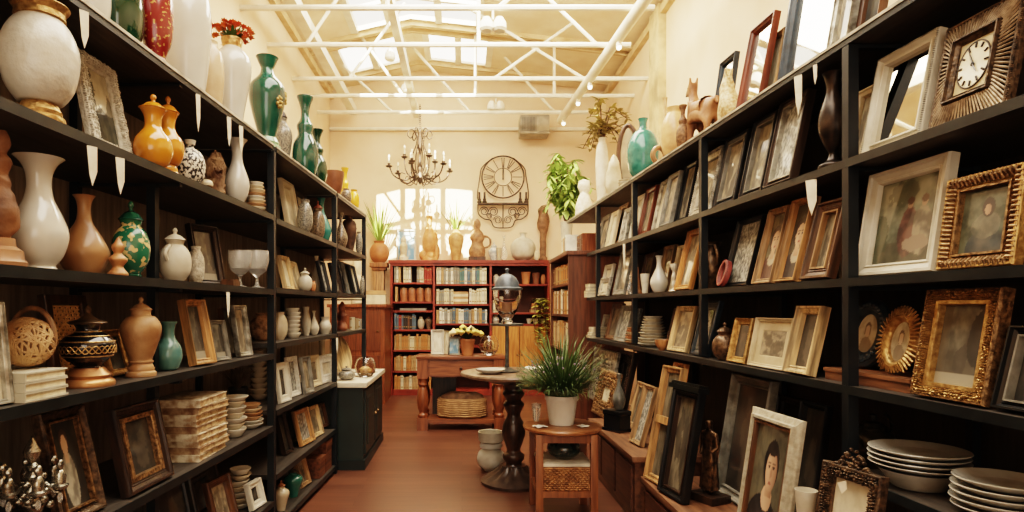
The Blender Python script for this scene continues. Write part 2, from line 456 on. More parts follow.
# ---------------------------------------------------------------- vessels
VP = {
 'baluster':[(.42,0),(.46,.02),(.4,.07),(.55,.2),(.9,.46),(1,.6),(.86,.74),(.42,.85),(.36,.9),(.46,.97),(.52,1)],
 'shoulder':[(.5,0),(.52,.03),(.62,.2),(.88,.5),(1,.68),(.9,.8),(.5,.9),(.4,.94),(.46,1)],
 'flare':[(.6,0),(.62,.02),(.57,.05),(.82,.13),(1,.27),(.98,.38),(.74,.52),(.52,.63),(.44,.72),(.43,.80),(.49,.88),(.64,.95),(.88,1)],
 'bottle':[(.5,0),(.72,.05),(1,.22),(.98,.34),(.66,.52),(.36,.66),(.27,.78),(.27,.87),(.34,.95),(.46,1)],
 'globe':[(.42,0),(.48,.03),(.84,.15),(1,.4),(.95,.58),(.68,.75),(.3,.83),(.23,.88),(.25,.95),(.32,1)],
 'round':[(.5,0),(.55,.03),(.88,.2),(1,.45),(.9,.7),(.62,.86),(.5,.9),(.56,.97),(.6,1)],
 'gourd':[(.5,0),(.8,.08),(1,.24),(.9,.42),(.55,.54),(.62,.62),(.6,.66),(.34,.74),(.34,.86),(.6,.98),(.62,1)],
 'ginger':[(.6,0),(.62,.03),(.55,.06),(.74,.25),(1,.58),(.96,.74),(.7,.87),(.5,.9),(.5,1)],
 'jug':[(.6,0),(.64,.04),(.9,.25),(1,.42),(.86,.62),(.58,.78),(.56,.86),(.7,1)],
 'tall':[(.7,0),(.72,.03),(.85,.2),(1,.5),(.98,.7),(.8,.86),(.5,.94),(.52,1)],
 'embossed':[(.5,0),(.62,.03),(.88,.19),(1,.44),(.96,.61),(.76,.78),(.52,.88),(.47,.92),(.56,.98),(.62,1)],
 'squat':[(.55,0),(.76,.05),(.97,.21),(1,.33),(.9,.48),(.62,.6),(.45,.69),(.43,.8),(.48,.9),(.62,.98),(.64,1)],
 'cup':[(.5,0),(.56,.03),(.66,.3),(.85,.7),(1,1)],
 'pot':[(.72,0),(.74,.03),(.81,.3),(.88,.58),(.94,.82),(1,.86),(1,1)],
 'bowl':[(.4,0),(.45,.08),(.75,.35),(.95,.75),(1,1)],
 'urn':[(.5,0),(.5,.05),(.32,.12),(.6,.3),(1,.62),(.96,.78),(.6,.9),(.6,1)],
}
def prof(name, w, h, z0=0, z1=1, hollow=True, n=3):
    pts = cat(VP[name], n); out = [(max(p[0], .02)*w/2, min(max(p[1], 0), 1)*h) for p in pts]
    r, z = out[-1]
    out = [(0, 0)]+out
    if hollow: out += [(r*.96, z+.0004)]+[(max(.002, min(radius_at(name, k)*w/2-.0025, radius_at(name, k)*w/2*.9)), k*h) for k in (.96,.92,.87,.82)]+[(0, .81*h)]
    else: out += [(0, z)]
    return out
def dims(x, y, z, wpx, ytop):
    st = math.sqrt(1+(x/y)**2)
    return wpx*y/F/st, hz(ytop, y)-z
def place(side, px, d, z, wpx, ytop, maxh=True):
    x, y = spot(side, px, d); w, h = dims(x, y, z, wpx, ytop)
    if maxh: h = min(h, tops(side, z, y)-.006)
    return x, y, w, h
def lid_bm(r, h, z):
    bm = nb(); pts = cat([(r*1.0,0),(r*1.12,.06*h),(r*.95,.16*h),(r*.6,.38*h),(r*.22,.5*h),(r*.16,.6*h),(r*.26,.74*h),(r*.2,.9*h),(0.0001,h)], 3)
    lathe(bm, [(0,z)]+[(p[0], z+p[1]) for p in pts], 24); return bm
def handle_bm(bm, a, r0, z0, r1, z1, out, rad):
    ca, sa = math.cos(a), math.sin(a); pts = []
    for i in range(11):
        t = i/10; r = r0+(r1-r0)*t+out*math.sin(PI*t); pts.append((r*ca, r*sa, z0+(z1-z0)*t))
    tube(bm, pts, rad*1.5, 7)
def vase(side, px, wpx, z, ytop, shape, mat, label, d=.1, cat_='vase', name='vase', lid=0, lidmat=None, foot=0, footmat=None, collar=None, handles=None, rz=None, wob=None, grp=None, spoti=None, maxh=True, seg=32, rough_=None, neckmat=None):
    if spoti: x, y = spoti; w, h = dims(x, y, z, wpx, ytop)
    else: x, y, w, h = place(side, px, d, z, wpx, ytop, maxh)
    multi = lid or foot or collar or handles
    loc = (x, y, z+.001); ang = rz if rz is not None else (sang(side) if side else 0)
    hb = h*(1-lid-foot); zb = h*foot
    bm = nb(); lathe(bm, prof(shape, w, hb, hollow=not lid), seg, wob=wob)
    if rough_: rough(bm, rough_[0], rough_[1], px)
    if zb: bmesh.ops.translate(bm, verts=bm.verts, vec=(0,0,zb))
    if not multi:
        o = obj(name, bm, mat, None, loc, (0,0,ang)); return tag(o, label, cat_, grp)
    t = thing(name, label, cat_, loc, ang, grp)
    obj('body', bm, mat, t)
    rt = VP[shape][-1][0]*w/2; rb = VP[shape][0][0]*w/2
    if foot:
        bm = nb(); R = rb*1.25
        lathe(bm, [(0,0),(R,0),(R*1.04,zb*.15),(R,zb*.32),(R*.86,zb*.42),(R*.9,zb*.6),(R*.8,zb*.8),(R*.72,zb),(0,zb)], 28); obj('foot', bm, footmat or mat, t)
    if lid: obj('lid', lid_bm(rt, h*lid, zb+hb), lidmat or mat, t)
    if collar:
        cm, ch = collar; bm = nb(); zz = h-ch*h
        lathe(bm, [(rt*.9,zz),(rt*1.06,zz+.01*h),(rt*1.02,zz+ch*h*.5),(rt*1.22,h*.995),(rt*1.2,h*1.002),(rt*.9,h*1.002)], 28); obj('rim', bm, cm, t)
    for hd in handles or ():
        bm = nb(); a, z0, z1, out = hd; r0, r1 = radius_at(shape, z0)*w/2*.97, radius_at(shape, z1)*w/2*.97
        handle_bm(bm, a, r0, zb+z0*hb, r1, zb+z1*hb, out*w, w*.045); obj('handle', bm, mat, t)
    return t
def radius_at(shape, z):
    P_ = VP[shape]
    for a, b in zip(P_, P_[1:]):
        if a[1] <= z <= b[1]: return a[0]+(b[0]-a[0])*(z-a[1])/max(b[1]-a[1], 1e-6)
    return P_[-1][0]
def plate_bm(r, h, deep=.5):
    bm = nb()
    lathe(bm, [(0,.0),(r*.55,.0),(r*.6,.002),(r*.98,h*.8),(r,h*.92),(r*.99,h),(r*.94,h*.96),(r*.62,h*(1-deep)),(r*.55,h*(1-deep)-.001),(0,h*(1-deep)-.001)], 40)
    return bm
ORD = ['topmost','second','third','fourth','fifth','sixth','seventh','eighth','ninth','tenth','eleventh','twelfth','thirteenth','fourteenth','fifteenth','sixteenth','seventeenth','eighteenth','nineteenth','twentieth','twenty-first','twenty-second','twenty-third','twenty-fourth','twenty-fifth','twenty-sixth']
def ordn(i): return 'first' if i == 0 else ORD[i]
def plate_stack(x, y, z, radii, hs, mats, what, where, grp, name='plate', cat_='plate', pitch=.55):
    n = len(radii); zz = z+.001
    for i in range(n):
        r, h = radii[i], hs[i]
        o = obj(name, plate_bm(r, h), mats[i % len(mats)], None, (x+random.uniform(-.003,.003), y+random.uniform(-.003,.003), zz))
        k = n-1-i
        tag(o, f"{what}, {'lowest' if k == n-1 else ORD[k]} of the stack {where}", cat_, grp); zz += h*pitch if i < n-1 else h
    return zz
def book_geo(t, w, dp, h, cov, pages):
    """lying book: w across, dp deep, h thick"""
    c = min(.004, h*.18); bm = nb()
    box(bm, -w/2, w/2, -dp/2, dp/2, 0, c); box(bm, -w/2, w/2, -dp/2, dp/2, h-c, h); box(bm, -w/2, -w/2+c, -dp/2, dp/2, c, h-c)
    obj('cover', bm, cov, t, smooth=False)
    bm = nb(); box(bm, -w/2+c, w/2-c, -dp/2+c, dp/2-c, c, h-c); obj('pages', bm, pages, t, smooth=False)
def tag_at(side, px, z, hpx, wpx, label, d=-.004, lean=0):
    x, y = spot(side, px, d); h = hpx*y/F; w = wpx*y/F
    bm = nb(); w2 = w/2; e = .0006
    pts = [(-w2,0),(w2,0),(w2,-h*.62),(w2*.1,-h),(-w2*.5,-h*.7)]
    for s in (-e, e): pass
    A = [bm.verts.new((p[0],-e,p[1])) for p in pts]; B = [bm.verts.new((p[0],e,p[1])) for p in pts]
    bm.faces.new(A); bm.faces.new(B[::-1])
    for i in range(5): bm.faces.new((A[i],A[(i+1)%5],B[(i+1)%5],B[i]))
    o = obj('price_tag', bm, M('paper_tag',(226,216,194),.7,0,(206,192,164),20), None, (x,y,z), (0,0,sang(side)+(.5 if side == 'R' else -.5)), smooth=False)
    return tag(o, label, 'price tag', 'paper price tags')
def rowbook(x, y, z, th, dp, h, mat, label, grp, rz=0, lean=0, pale=None):
    """upright book with its spine facing local -y"""
    bm = nb(); c = .003; r = th*.18
    box(bm, -th/2, th/2, 0, dp, 0, h); n0 = len(bm.faces)
    quadbox(bm, [(-th/2,0,0),(-th*.32,-r,0),(th*.32,-r,0),(th/2,0,0),(-th/2,0,h),(-th*.32,-r,h),(th*.32,-r,h),(th/2,0,h)])
    bb = .12*h
    for k in (.14, .8):
        box(bm, -th*.36, th*.36, -r-.0012, -r+.001, k*h, k*h+.014)
    me_m = [mat, pale or M('spine_band',(176,142,84),.4,.3)]
    o = obj('book', bm, me_m, None, (x,y,z), None, smooth=False)
    for p in o.data.polygons:
        if p.index >= n0+6: p.material_index = 1
    o.rotation_euler = (Matrix.Rotation(rz,3,'Z')@Matrix.Rotation(lean,3,'Y')).to_euler()
    return tag(o, label, 'book', grp)
# ================================================================ SETTING
wallm = M('cream_plaster',(242,212,176),.8,0,(235,203,164),2.5,.08,90)
ceilm = M('cream_ceiling_boards',(244,224,192),.7,0,(232,206,168),3,.1,30)
whitep = M('white_steel_paint',(240,230,208),.45,0,(226,214,190),6)
def floor_mat():
    mt = bpy.data.materials.new('floor_boards'); mt.use_nodes = True; nt = mt.node_tree; b = nt.nodes['Principled BSDF']
    tc = nt.nodes.new('ShaderNodeTexCoord'); mp = nt.nodes.new('ShaderNodeMapping'); mp.inputs['Rotation'].default_value = (0,0,0)
    nt.links.new(tc.outputs['Object'], mp.inputs['Vector'])
    br = nt.nodes.new('ShaderNodeTexBrick'); nt.links.new(mp.outputs['Vector'], br.inputs['Vector'])
    br.inputs['Scale'].default_value = 1.; br.inputs['Brick Width'].default_value = 1.3; br.inputs['Row Height'].default_value = .085
    br.inputs['Mortar Size'].default_value = .0012; br.inputs['Color1'].default_value = (*lin((112,68,48)),1); br.inputs['Color2'].default_value = (*lin((92,54,38)),1)
    br.inputs['Mortar'].default_value = (*lin((74,36,22)),1)
    m2 = nt.nodes.new('ShaderNodeMapping'); m2.inputs['Scale'].default_value = (1.2,18,1); nt.links.new(tc.outputs['Object'], m2.inputs['Vector'])
    no = nt.nodes.new('ShaderNodeTexNoise'); no.inputs['Scale'].default_value = 3; no.inputs['Detail'].default_value = 6; nt.links.new(m2.outputs['Vector'], no.inputs['Vector'])
    mx = nt.nodes.new('ShaderNodeMixRGB'); mx.blend_type = 'OVERLAY'; mx.inputs['Fac'].default_value = .35
    nt.links.new(br.outputs['Color'], mx.inputs['Color1']); nt.links.new(no.outputs['Fac'], mx.inputs['Color2'])
    nt.links.new(mx.outputs['Color'], b.inputs['Base Color'])
    b.inputs['Roughness'].default_value = .36; b.inputs['Coat Weight'].default_value = .25; b.inputs['Coat Roughness'].default_value = .25
    return mt
XL, XR, YB = -1.87, 2.05, 8.5
bm = nb(); box(bm, XL-.1, XR+.1, -4, YB+.1, -.1, 0); struct('floor', bm, floor_mat())
bm = nb(); box(bm, XL-.1, XL, -4, YB+.1, 0, 4.24); struct('wall_left', bm, wallm)
bm = nb(); box(bm, XR, XR+.1, -4, YB+.1, 0, 4.24); struct('wall_right', bm, wallm)
bm = nb(); box(bm, XL, XR, YB, YB+.1, 0, 4.6); struct('wall_back', bm, wallm)
bm = nb(); box(bm, XL-.1, XR+.1, -4.1, -4, 0, 4.6); struct('wall_front', bm, wallm)
bm = nb(); box(bm, XR-.08, XR, 6.02, 6.32, 0, 4.24); struct('trim_1', bm, M('pilaster_paint',(226,196,146),.8))
def rz_(x): return 4.25+.3*(x+1.9)/1.3 if x < -.6 else 4.55-.3*(x+.6)/2.7
HOLES = [(-1.25,.2,6.05,7.0),(-1.55,-.75,7.3,8.1),(-.45,.35,7.3,8.1)]
xs = [-1.97,-1.55,-1.25,-.75,-.6,-.45,.2,.35,2.15]; ys = [-4,6.05,7.0,7.3,8.1,8.6]
bm = nb()
for a, b in zip(xs, xs[1:]):
    for c, d in zip(ys, ys[1:]):
        if any(h[0] <= (a+b)/2 <= h[1] and h[2] <= (c+d)/2 <= h[3] for h in HOLES): continue
        quadbox(bm, [(a,c,rz_(a)),(b,c,rz_(b)),(b,d,rz_(b)),(a,d,rz_(a)),(a,c,rz_(a)+.06),(b,c,rz_(b)+.06),(b,d,rz_(b)+.06),(a,d,rz_(a)+.06)])
struct('ceiling', bm, ceilm)
glow_pane = emis('glowing_skylight_glass', (1,.93,.8), 2.6)  # pane emits by itself, in place of daylight coming through
clear = glassy('clear_skylight_glass'); clear.node_tree.nodes['Principled BSDF'].inputs['Alpha'].default_value = .12
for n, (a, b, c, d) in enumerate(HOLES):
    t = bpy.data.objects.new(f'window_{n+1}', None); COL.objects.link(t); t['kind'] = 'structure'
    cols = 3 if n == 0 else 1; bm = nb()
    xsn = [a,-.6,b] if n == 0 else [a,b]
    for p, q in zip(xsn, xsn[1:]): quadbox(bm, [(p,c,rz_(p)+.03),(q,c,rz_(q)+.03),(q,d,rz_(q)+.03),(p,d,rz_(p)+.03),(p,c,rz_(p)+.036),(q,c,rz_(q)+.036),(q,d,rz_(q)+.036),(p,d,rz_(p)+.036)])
    obj('pane', bm, clear if n == 0 else glow_pane, t, smooth=False)
    bm = nb(); divs = [a,-.84,-.27,b] if n == 0 else [a,(a+b)/2,b]
    for x in divs: box(bm, x-.04, x+.04, c, d, rz_(x)-.02, rz_(x)+.05)
    for y in ((c, (c+d)/2, d) if n == 0 else (c, d)):
        for p, q in zip(xsn, xsn[1:]):
            quadbox(bm, [(p,y-.02,rz_(p)+.0),(q,y-.02,rz_(q)+.0),(q,y+.02,rz_(q)+.0),(p,y+.02,rz_(p)+.0),(p,y-.02,rz_(p)+.04),(q,y-.02,rz_(q)+.04),(q,y+.02,rz_(q)+.04),(p,y+.02,rz_(p)+.04)])
    obj('window_frame', bm, whitep, t, smooth=False)
beamw = M('pale_timber',(222,192,146),.6,0,(202,168,122),6)
k = 2
for y in (7.05, 7.22, 8.16):
    bm = nb()
    for p, q in ((XL,-.6),(-.6,XR)):
        quadbox(bm, [(p,y-.02,rz_(p)-.05),(q,y-.02,rz_(q)-.05),(q,y+.02,rz_(q)-.05),(p,y+.02,rz_(p)-.05),(p,y-.02,rz_(p)),(q,y-.02,rz_(q)),(q,y+.02,rz_(q)),(p,y+.02,rz_(p))])
    struct(f'trim_{k}', bm, beamw); k += 1
for x in (XL+.03, XR-.03):
    bm = nb(); box(bm, x-.03, x+.03, 2, YB, 4.14, 4.22); struct(f'trim_{k}', bm, beamw); k += 1
for x, zc, y0, y1, ww in ((-1.5,3.9,3.5,8.3,.05),(-.63,3.86,3.5,8.3,.035)):
    bm = nb(); box(bm, x-ww, x+ww, y0, y1, zc-.05, zc+.05); struct('ceiling_beam', bm, whitep)
for n, y in enumerate((5.06,5.77,6.62,7.15,7.75,8.47)):      # roof trusses
    t = bpy.data.objects.new('roof_truss_beam', None); COL.objects.link(t); t['kind'] = 'structure'; t.location = (0,y,3.71)
    bm = nb(); tube(bm, [(XL,0,0),(XR if n in (2,3,5) else 1.62,0,0)], .026, 8); obj('lower_chord', bm, whitep, t)
    if n == 5: continue
    webs = {0: [(-.63,-.63),(1.1,.3)], 1: [(.16,.16),(.55,1.3),(-1.0,-1.5)], 2: [(.1,1.35),(1.25,.35),(-.63,-1.25)], 3: [(.16,.16),(1.1,1.1),(-1.2,-.7)], 4: [(.55,1.2),(-.63,0.1),(-1.55,-.9)]}[n]
    for a, b in webs:
        bm = nb(); tube(bm, [(a,0,rz_(a)-3.71),(b,0,0)], .018, 8); obj('web_strut', bm, whitep, t)
# light rail with bulbs, spot lamps, heater
warmb = emis('warm_bulb', (1,.9,.66), 6)
t = thing('light_rail', 'round white rail with small spot bulbs running along under the ceiling trusses', 'light rail')
bm = nb(); A = Vector((1.55,3.5,3.66)); Bv = Vector((1.28,7.8,3.62)); tube(bm, [A,Bv], .05, 14); obj('tube', bm, whitep, t)
for px in (619,590,578,563.5):
    k_ = (px-CX)/F; s = (k_*A.y-A.x)/((Bv.x-A.x)-k_*(Bv.y-A.y)); p = A+(Bv-A)*min(s,.995)
    bm = nb(); cyl(bm, p.x, p.y, p.z-.085, p.z-.045, .03, .02, 12); sk = obj('bulb_socket', bm, whitep, t)
    bm = nb(); ball(bm, (p.x,p.y,p.z-.095), .022); obj('bulb', bm, warmb, sk)
for i, (px, py, y, lab) in enumerate(((493,23,5.06,'pair of white spot lamps under the nearest ceiling truss'),(496,105,7.75,'pair of white spot lamps under the farthest truss, near the heater'),(390,54,6.62,'small white spot lamp above and left of the chandelier chain'),(405,88,7.6,'small white spot lamp close beside the chandelier chain'))):
    p = at(px, py, y); t = thing('spot_lamp', lab, 'spot lamp', p)
    bm = nb(); tube(bm, [(0,0,.03),(0,0,3.71-p.z)] if p.z < 3.7 else [(0,0,.03),(0,0,.12)], .01); obj('stem', bm, whitep, t)
    for s in ((-1,1) if i < 2 else (0,)):
        bm = nb(); lathe(bm, [(0,.05),(.03,.045),(.055,.0),(.06,-.05),(.045,-.07),(0,-.07)], 16, o=(s*.055,0,0)); obj('lamp_head', bm, whitep, t)
t = thing('heater', 'grey box heater hung high on the back wall below the trusses', 'heater', (.99,8.28,3.55))
gm = M('grey_enamel',(176,164,140),.5)
bm = nb(); box(bm, -.2, .2, -.14, .14, 0, .26); obj('casing', bm, gm, t, bev=.02)
bm = nb()
for i in range(9): box(bm, -.17+i*.02, -.16+i*.02, -.15, -.138, .04, .22)
obj('grille', bm, M('grey_grille',(140,130,112),.5), t, smooth=False)
bm = nb(); box(bm, .03, .19, -.15, -.138, .03, .23); obj('front_panel', bm, M('pale_grey_panel',(190,178,154),.5), t, smooth=False)
for s in (-.15,.15):
    bm = nb(); box(bm, s-.015, s+.015, .13, .215, .1, .14); obj('wall_mount', bm, gm, t, smooth=False)
# ================================================================ SHELVING
steel = M('blue_black_steel',(26,32,36),.45,.2,(18,23,27),12)
shelfm = wood('dark_shelf_board',(74,66,58),(54,47,40),.5,1)
rimm = M('shelf_edge_strip',(32,38,39),.4,.1,(22,27,28),14)
hilite_rim = M('shelf_edge_highlight',(196,184,160),.5,0,(150,140,118),14)  # painted highlight: pale strip where the top boards' edge catches light
def board(side, y0, y1, z, dep, parent, rim, th=.024):
    bm = nb(); g = fx
    s = 1 if side == 'R' else -1
    c = [(g(side,y0,.006),y0),(g(side,y1,.006),y1),(g(side,y1,dep),y1),(g(side,y0,dep),y0)]
    quadbox(bm, [(x,y,z-th) for x,y in c]+[(x,y,z) for x,y in c]); o = obj('shelf', bm, shelfm, parent, smooth=False)
    c = [(g(side,y0,0),y0),(g(side,y1,0),y1),(g(side,y1,.006),y1),(g(side,y0,.006),y0)]
    bm = nb(); quadbox(bm, [(x,y,z-th-.004) for x,y in c]+[(x,y,z+.0005) for x,y in c]); obj('edge_strip', bm, rimm, o, smooth=False)
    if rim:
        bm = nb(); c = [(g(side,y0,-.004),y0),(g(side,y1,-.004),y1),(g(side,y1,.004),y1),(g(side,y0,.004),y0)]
        quadbox(bm, [(x,y,z-.008) for x,y in c]+[(x,y,z+.002) for x,y in c]); obj('edge_highlight', bm, hilite_rim, o, smooth=False)
def post(side, y, d, z0, z1, parent, w=.017):
    x = fx(side, y, d); bm = nb(); box(bm, x-w, x+w, y-w, y+w, z0, z1); obj('post', bm, steel, parent, smooth=False)
def cross(side, y, d0, d1, z, parent):
    a, b = sorted((fx(side,y,d0), fx(side,y,d1))); bm = nb(); box(bm, a, b, y-.011, y+.011, z-.040, z-.0285); obj('crossbar', bm, steel, parent, smooth=False)
LU = thing('shelving_unit', 'long black steel shelving along the wall, crowded with vases and ornaments', 'shelving', (-1.1,3,0))
LU.location = (0,0,0)
bays = [(.9,3.03,[.2,.58,.945,1.27,1.645,2.0]),(3.07,4.26,[.06,.32,.65,.995,1.28,1.635,2.0]),(4.30,5.3,[.995,1.29,1.635,2.0])]
for y0, y1, bs in bays:
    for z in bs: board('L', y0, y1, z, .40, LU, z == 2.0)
for y, d, z0 in ((.93,.02,0),(3.05,.018,0),(4.28,.018,0),(5.28,.018,.645)): post('L', y, d, z0, 1.97, LU)
for y, z0 in ((.93,0),(2.14,0),(3.05,0),(4.28,0),(5.28,.645)): post('L', y, .385, z0, 1.97, LU, .014)
post('L', 2.14, .11, 0, 1.61, LU, .015)
for y in (2.14,3.03,4.26,5.28):
    for z in (.945,1.27,1.645,2.0) if y < 3.04 else (.995,1.285,1.635,2.0): cross('L', y, .01, .39, z, LU)
bm = nb(); c = [(fx('L',.9,.402),.9),(fx('L',4.29,.402),4.29),(fx('L',4.29,.412),4.29),(fx('L',.9,.412),.9)]
quadbox(bm, [(x,y,.02) for x,y in c]+[(x,y,1.99) for x,y in c])
c = [(fx('L',4.29,.402),4.29),(fx('L',5.3,.402),5.3),(fx('L',5.3,.412),5.3),(fx('L',4.29,.412),4.29)]
quadbox(bm, [(x,y,.65) for x,y in c]+[(x,y,1.99) for x,y in c]); obj('back_panel', bm, wood('brown_back_boards',(160,140,114),(128,108,86),.75,2), LU, smooth=False)
RU = thing('shelving_unit', 'long black steel shelving full of framed pictures, mirrors and a sunburst clock', 'shelving', (0,0,0))
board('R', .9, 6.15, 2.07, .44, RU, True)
for z in (1.665,1.272,.917): board('R', .9, 5.36, z, .44, RU, False)
board('R', .9, 2.04, .625, .44, RU, False)
for y, z0 in ((.93,0),(1.987,.44),(3.074,.93),(4.135,.93),(5.06,.93)): post('R', y, .018, z0, 2.04, RU)
post('R', 6.1, .3, 1.73, 2.04, RU)
for y in (.93,1.987,3.074,4.135,5.06): post('R', y, .425, 0, 2.04, RU, .014)
for y in (1.987,3.074,4.135,5.06):
    for z in (.917,1.272,1.665,2.07): cross('R', y, .01, .42, z, RU)
bm = nb(); c = [(fx('R',.9,.445),.9),(fx('R',5.36,.445),5.36),(fx('R',5.36,.455),5.36),(fx('R',.9,.455),.9)]
quadbox(bm, [(x,y,.02) for x,y in c]+[(x,y,2.075) for x,y in c]); obj('back_panel', bm, wood('dark_back_boards',(64,50,38),(46,35,27),.7,2), RU, smooth=False)
# ================================================================ CABINETS AND BOOKCASES
def panel_door(bm, x0, x1, z0, z1, y, s=1, rail=.05):
    box(bm, x0, x1, y-.012*s if s > 0 else y, y if s > 0 else y+.012, z0, z1)
greenm = M('dark_green_paint',(36,48,44),.45,0,(28,38,34),5)
t = thing('cabinet', 'low dark green cabinet with pale countertop at the end of the vase shelving', 'cabinet')
bm = nb(); box(bm, -1.27, -.72, 4.37, 5.36, 0, .6); obj('body', bm, greenm, t, smooth=False)
bm = nb(); box(bm, -1.29, -.69, 4.34, 5.38, .6, .635); obj('countertop', bm, M('pale_countertop',(226,214,190),.35,0,(206,192,164),6), t, bev=.006)
bm = nb(); box(bm, -1.27, -.705, 4.352, 5.37, 0, .07); obj('plinth', bm, M('green_plinth',(28,38,35),.5), t, smooth=False)
for i in range(2):
    y0 = 4.42+i*.47; bm = nb(); box(bm, -.72, -.706, y0, y0+.42, .1, .57); dr = obj('door', bm, M('green_door_paint',(44,50,44),.45), t, smooth=False)
    bm = nb(); box(bm, -.706, -.70, y0+.06, y0+.36, .16, .51); obj('door_panel', bm, greenm, dr, smooth=False)
    bm = nb(); ball(bm, (-.69, y0+(.38 if i == 0 else .04), .34), .012); obj('knob', bm, fmat('oldgold'), dr)
redw = wood('red_brown_cabinet_wood',(150,78,40),(108,52,26),.42)
t = thing('cabinet', 'tall red-brown wooden cabinet beside the red bookcase, behind the green cabinet', 'cabinet')
bm = nb(); box(bm, -1.62, -.95, 7.35, 8.05, .0, 1.19); obj('body', bm, redw, t, smooth=False)
bm = nb(); box(bm, -1.65, -.92, 7.31, 8.08, 1.19, 1.23); obj('top', bm, redw, t, bev=.008)
for z0, z1 in ((.1,.6),(.66,1.14)):
    bm = nb(); box(bm, -1.5, -1.0, 7.335, 7.35, z0, z1); dr = obj('door', bm, wood('cabinet_door_wood',(126,64,34),(92,44,22),.42), t, smooth=False)
    bm = nb(); ball(bm, (-1.03,7.325,(z0+z1)/2), .013); obj('knob', bm, fmat('oldgold'), dr)
t = thing('plant_stand', 'slim wooden column stand carrying the potted palm beside the red bookcase', 'plant stand', (-1.135,8.25,0))
bm = nb(); box(bm,-.12,.12,-.12,.12,0,.06); obj('base', bm, redw, t, bev=.006)
bm = nb(); box(bm,-.07,.07,-.07,.07,.06,1.7); obj('column', bm, wood('stand_column',(196,140,88),None,.45), t, bev=.008)
bm = nb(); box(bm,-.12,.12,-.12,.12,1.74,1.8); box(bm,-.095,.095,-.095,.095,1.7,1.74); obj('capital', bm, wood('stand_capital',(170,104,58),None,.45), t, bev=.006)
# red bookcase on the back wall
redm = M('red_bookcase_paint',(158,56,36),.4,0,(126,40,26),4,.1,30); darkin = M('bookcase_back',(88,44,28),.7)
BX = [-.972,-.381,.389,1.19]; BF = 8.12; BB = 8.44; BT = 1.83
t = thing('bookcase', 'wide red painted bookcase full of books against the back wall', 'bookcase')
RB = t
for i, x in enumerate(BX):
    a, b = (x, x+.032) if i == 0 else (x-.032, x) if i == 3 else (x-.015, x+.015)
    bm = nb(); box(bm, a, b, BF, BB, 0, BT-.04); obj('upright', bm, redm, t, smooth=False)
bm = nb(); box(bm, BX[0]-.02, BX[3]+.02, BF-.03, BB+.01, BT-.04, BT); box(bm, BX[0], BX[3], BF-.01, BB, BT-.075, BT-.04); obj('top', bm, redm, t, smooth=False)
bm = nb(); box(bm, BX[0]+.01, BX[3]-.01, BB, BB+.01, .0, BT-.03); obj('back_panel', bm, darkin, t, smooth=False)
bm = nb(); box(bm, BX[0]+.04, BX[3]-.04, BF+.01, BF+.03, 0, .08); obj('plinth', bm, redm, t, smooth=False)
def zr(py): return hz(py, BF)
SH = [[282.4,301.5,310.5,329.5,350,371,390],[284,304,323.5,346,368,390],[284,312.5,324,390]]
for i in range(3):
    for y in SH[i]:
        bm = nb(); box(bm, BX[i]+(.04 if i == 0 else .02), BX[i+1]-(.04 if i == 2 else .02), BF+.005, BB, zr(y)-.024, zr(y)); obj('shelf', bm, redm, t, smooth=False)
orangew = wood('honey_pine_doors',(214,142,66),(180,108,44),.42)
for i in range(2):
    w = (BX[3]-.04-BX[2]-.02)/2; x0 = BX[2]+.02+i*w; bm = nb(); box(bm, x0+.004, x0+w-.004, BF, BF+.02, .13, zr(324)-.03); dr = obj('door', bm, orangew, t, smooth=False)
    for j in range(1,5):
        pass
    bm = nb(); ball(bm, (x0+(w-.03 if i == 0 else .03), BF-.012, .55), .013); obj('knob', bm, fmat('oldgold'), dr)
# brown bookcase between the frame shelving and the back wall (opens towards the aisle)
bw_ = wood('brown_bookcase_wood',(112,62,38),(84,46,28),.42)
t = thing('bookcase', 'brown wooden bookcase standing end-on past the picture shelving', 'bookcase')
X0, X1, Y0, Y1, ZT = .985, 1.5, 5.55, 6.67, 1.71
for y in (Y0, Y1-.03): bm = nb(); box(bm, X0, X1, y, y+.03, 0, ZT-.04); obj('side_panel', bm, bw_, t, smooth=False)
bm = nb(); box(bm, X0-.02, X1, Y0-.02, Y1+.02, ZT-.04, ZT); obj('top', bm, bw_, t, bev=.006)
bm = nb(); box(bm, X1-.012, X1, Y0+.03, Y1-.03, 0, ZT-.04); obj('back_panel', bm, darkin, t, smooth=False)
BSH = [.08,.42,.78,1.12,1.42]
for z in BSH: bm = nb(); box(bm, X0+.005, X1-.012, Y0+.03, Y1-.03, z-.025, z); obj('shelf', bm, bw_, t, smooth=False)
# low wooden boxes below the picture shelving
chestw = wood('worn_brown_wood',(116,74,48),(82,50,32),.5,1)
def chest(x0, x1, y0, y1, h, lab, name='low_cabinet'):
    t = thing(name, lab, 'cabinet'); bm = nb(); box(bm, x0+.02, x1, y0+.02, y1-.02, 0, h-.03); obj('body', bm, chestw, t, smooth=False)
    bm = nb(); box(bm, x0, x1, y0, y1, h-.03, h); obj('top', bm, wood('worn_brown_top',(130,86,56),(98,62,40),.45,1), t, bev=.004)
    n = max(1, round((y1-y0)/.45)); st = (y1-y0-.08)/n
    for i in range(n):
        a = y0+.04+i*st; bm = nb(); box(bm, x0+.008, x0+.02, a+.02, a+st-.02, .06, h-.06); obj('door', bm, wood('worn_door_wood',(96,58,38),(70,40,26),.5,1), t, smooth=False)
    return t
chest(.92,1.55,3.24,4.4,.37,'low worn wooden cabinet under the picture shelving, behind the plant stand')
chest(.95,1.56,2.16,3.2,.28,'lower wooden box cabinet carrying the black frame and the bronze figurine')
t = chest(.97,1.255,1.5,1.985,.40,'small wooden plinth carrying the carved frame and the white cup','plinth')
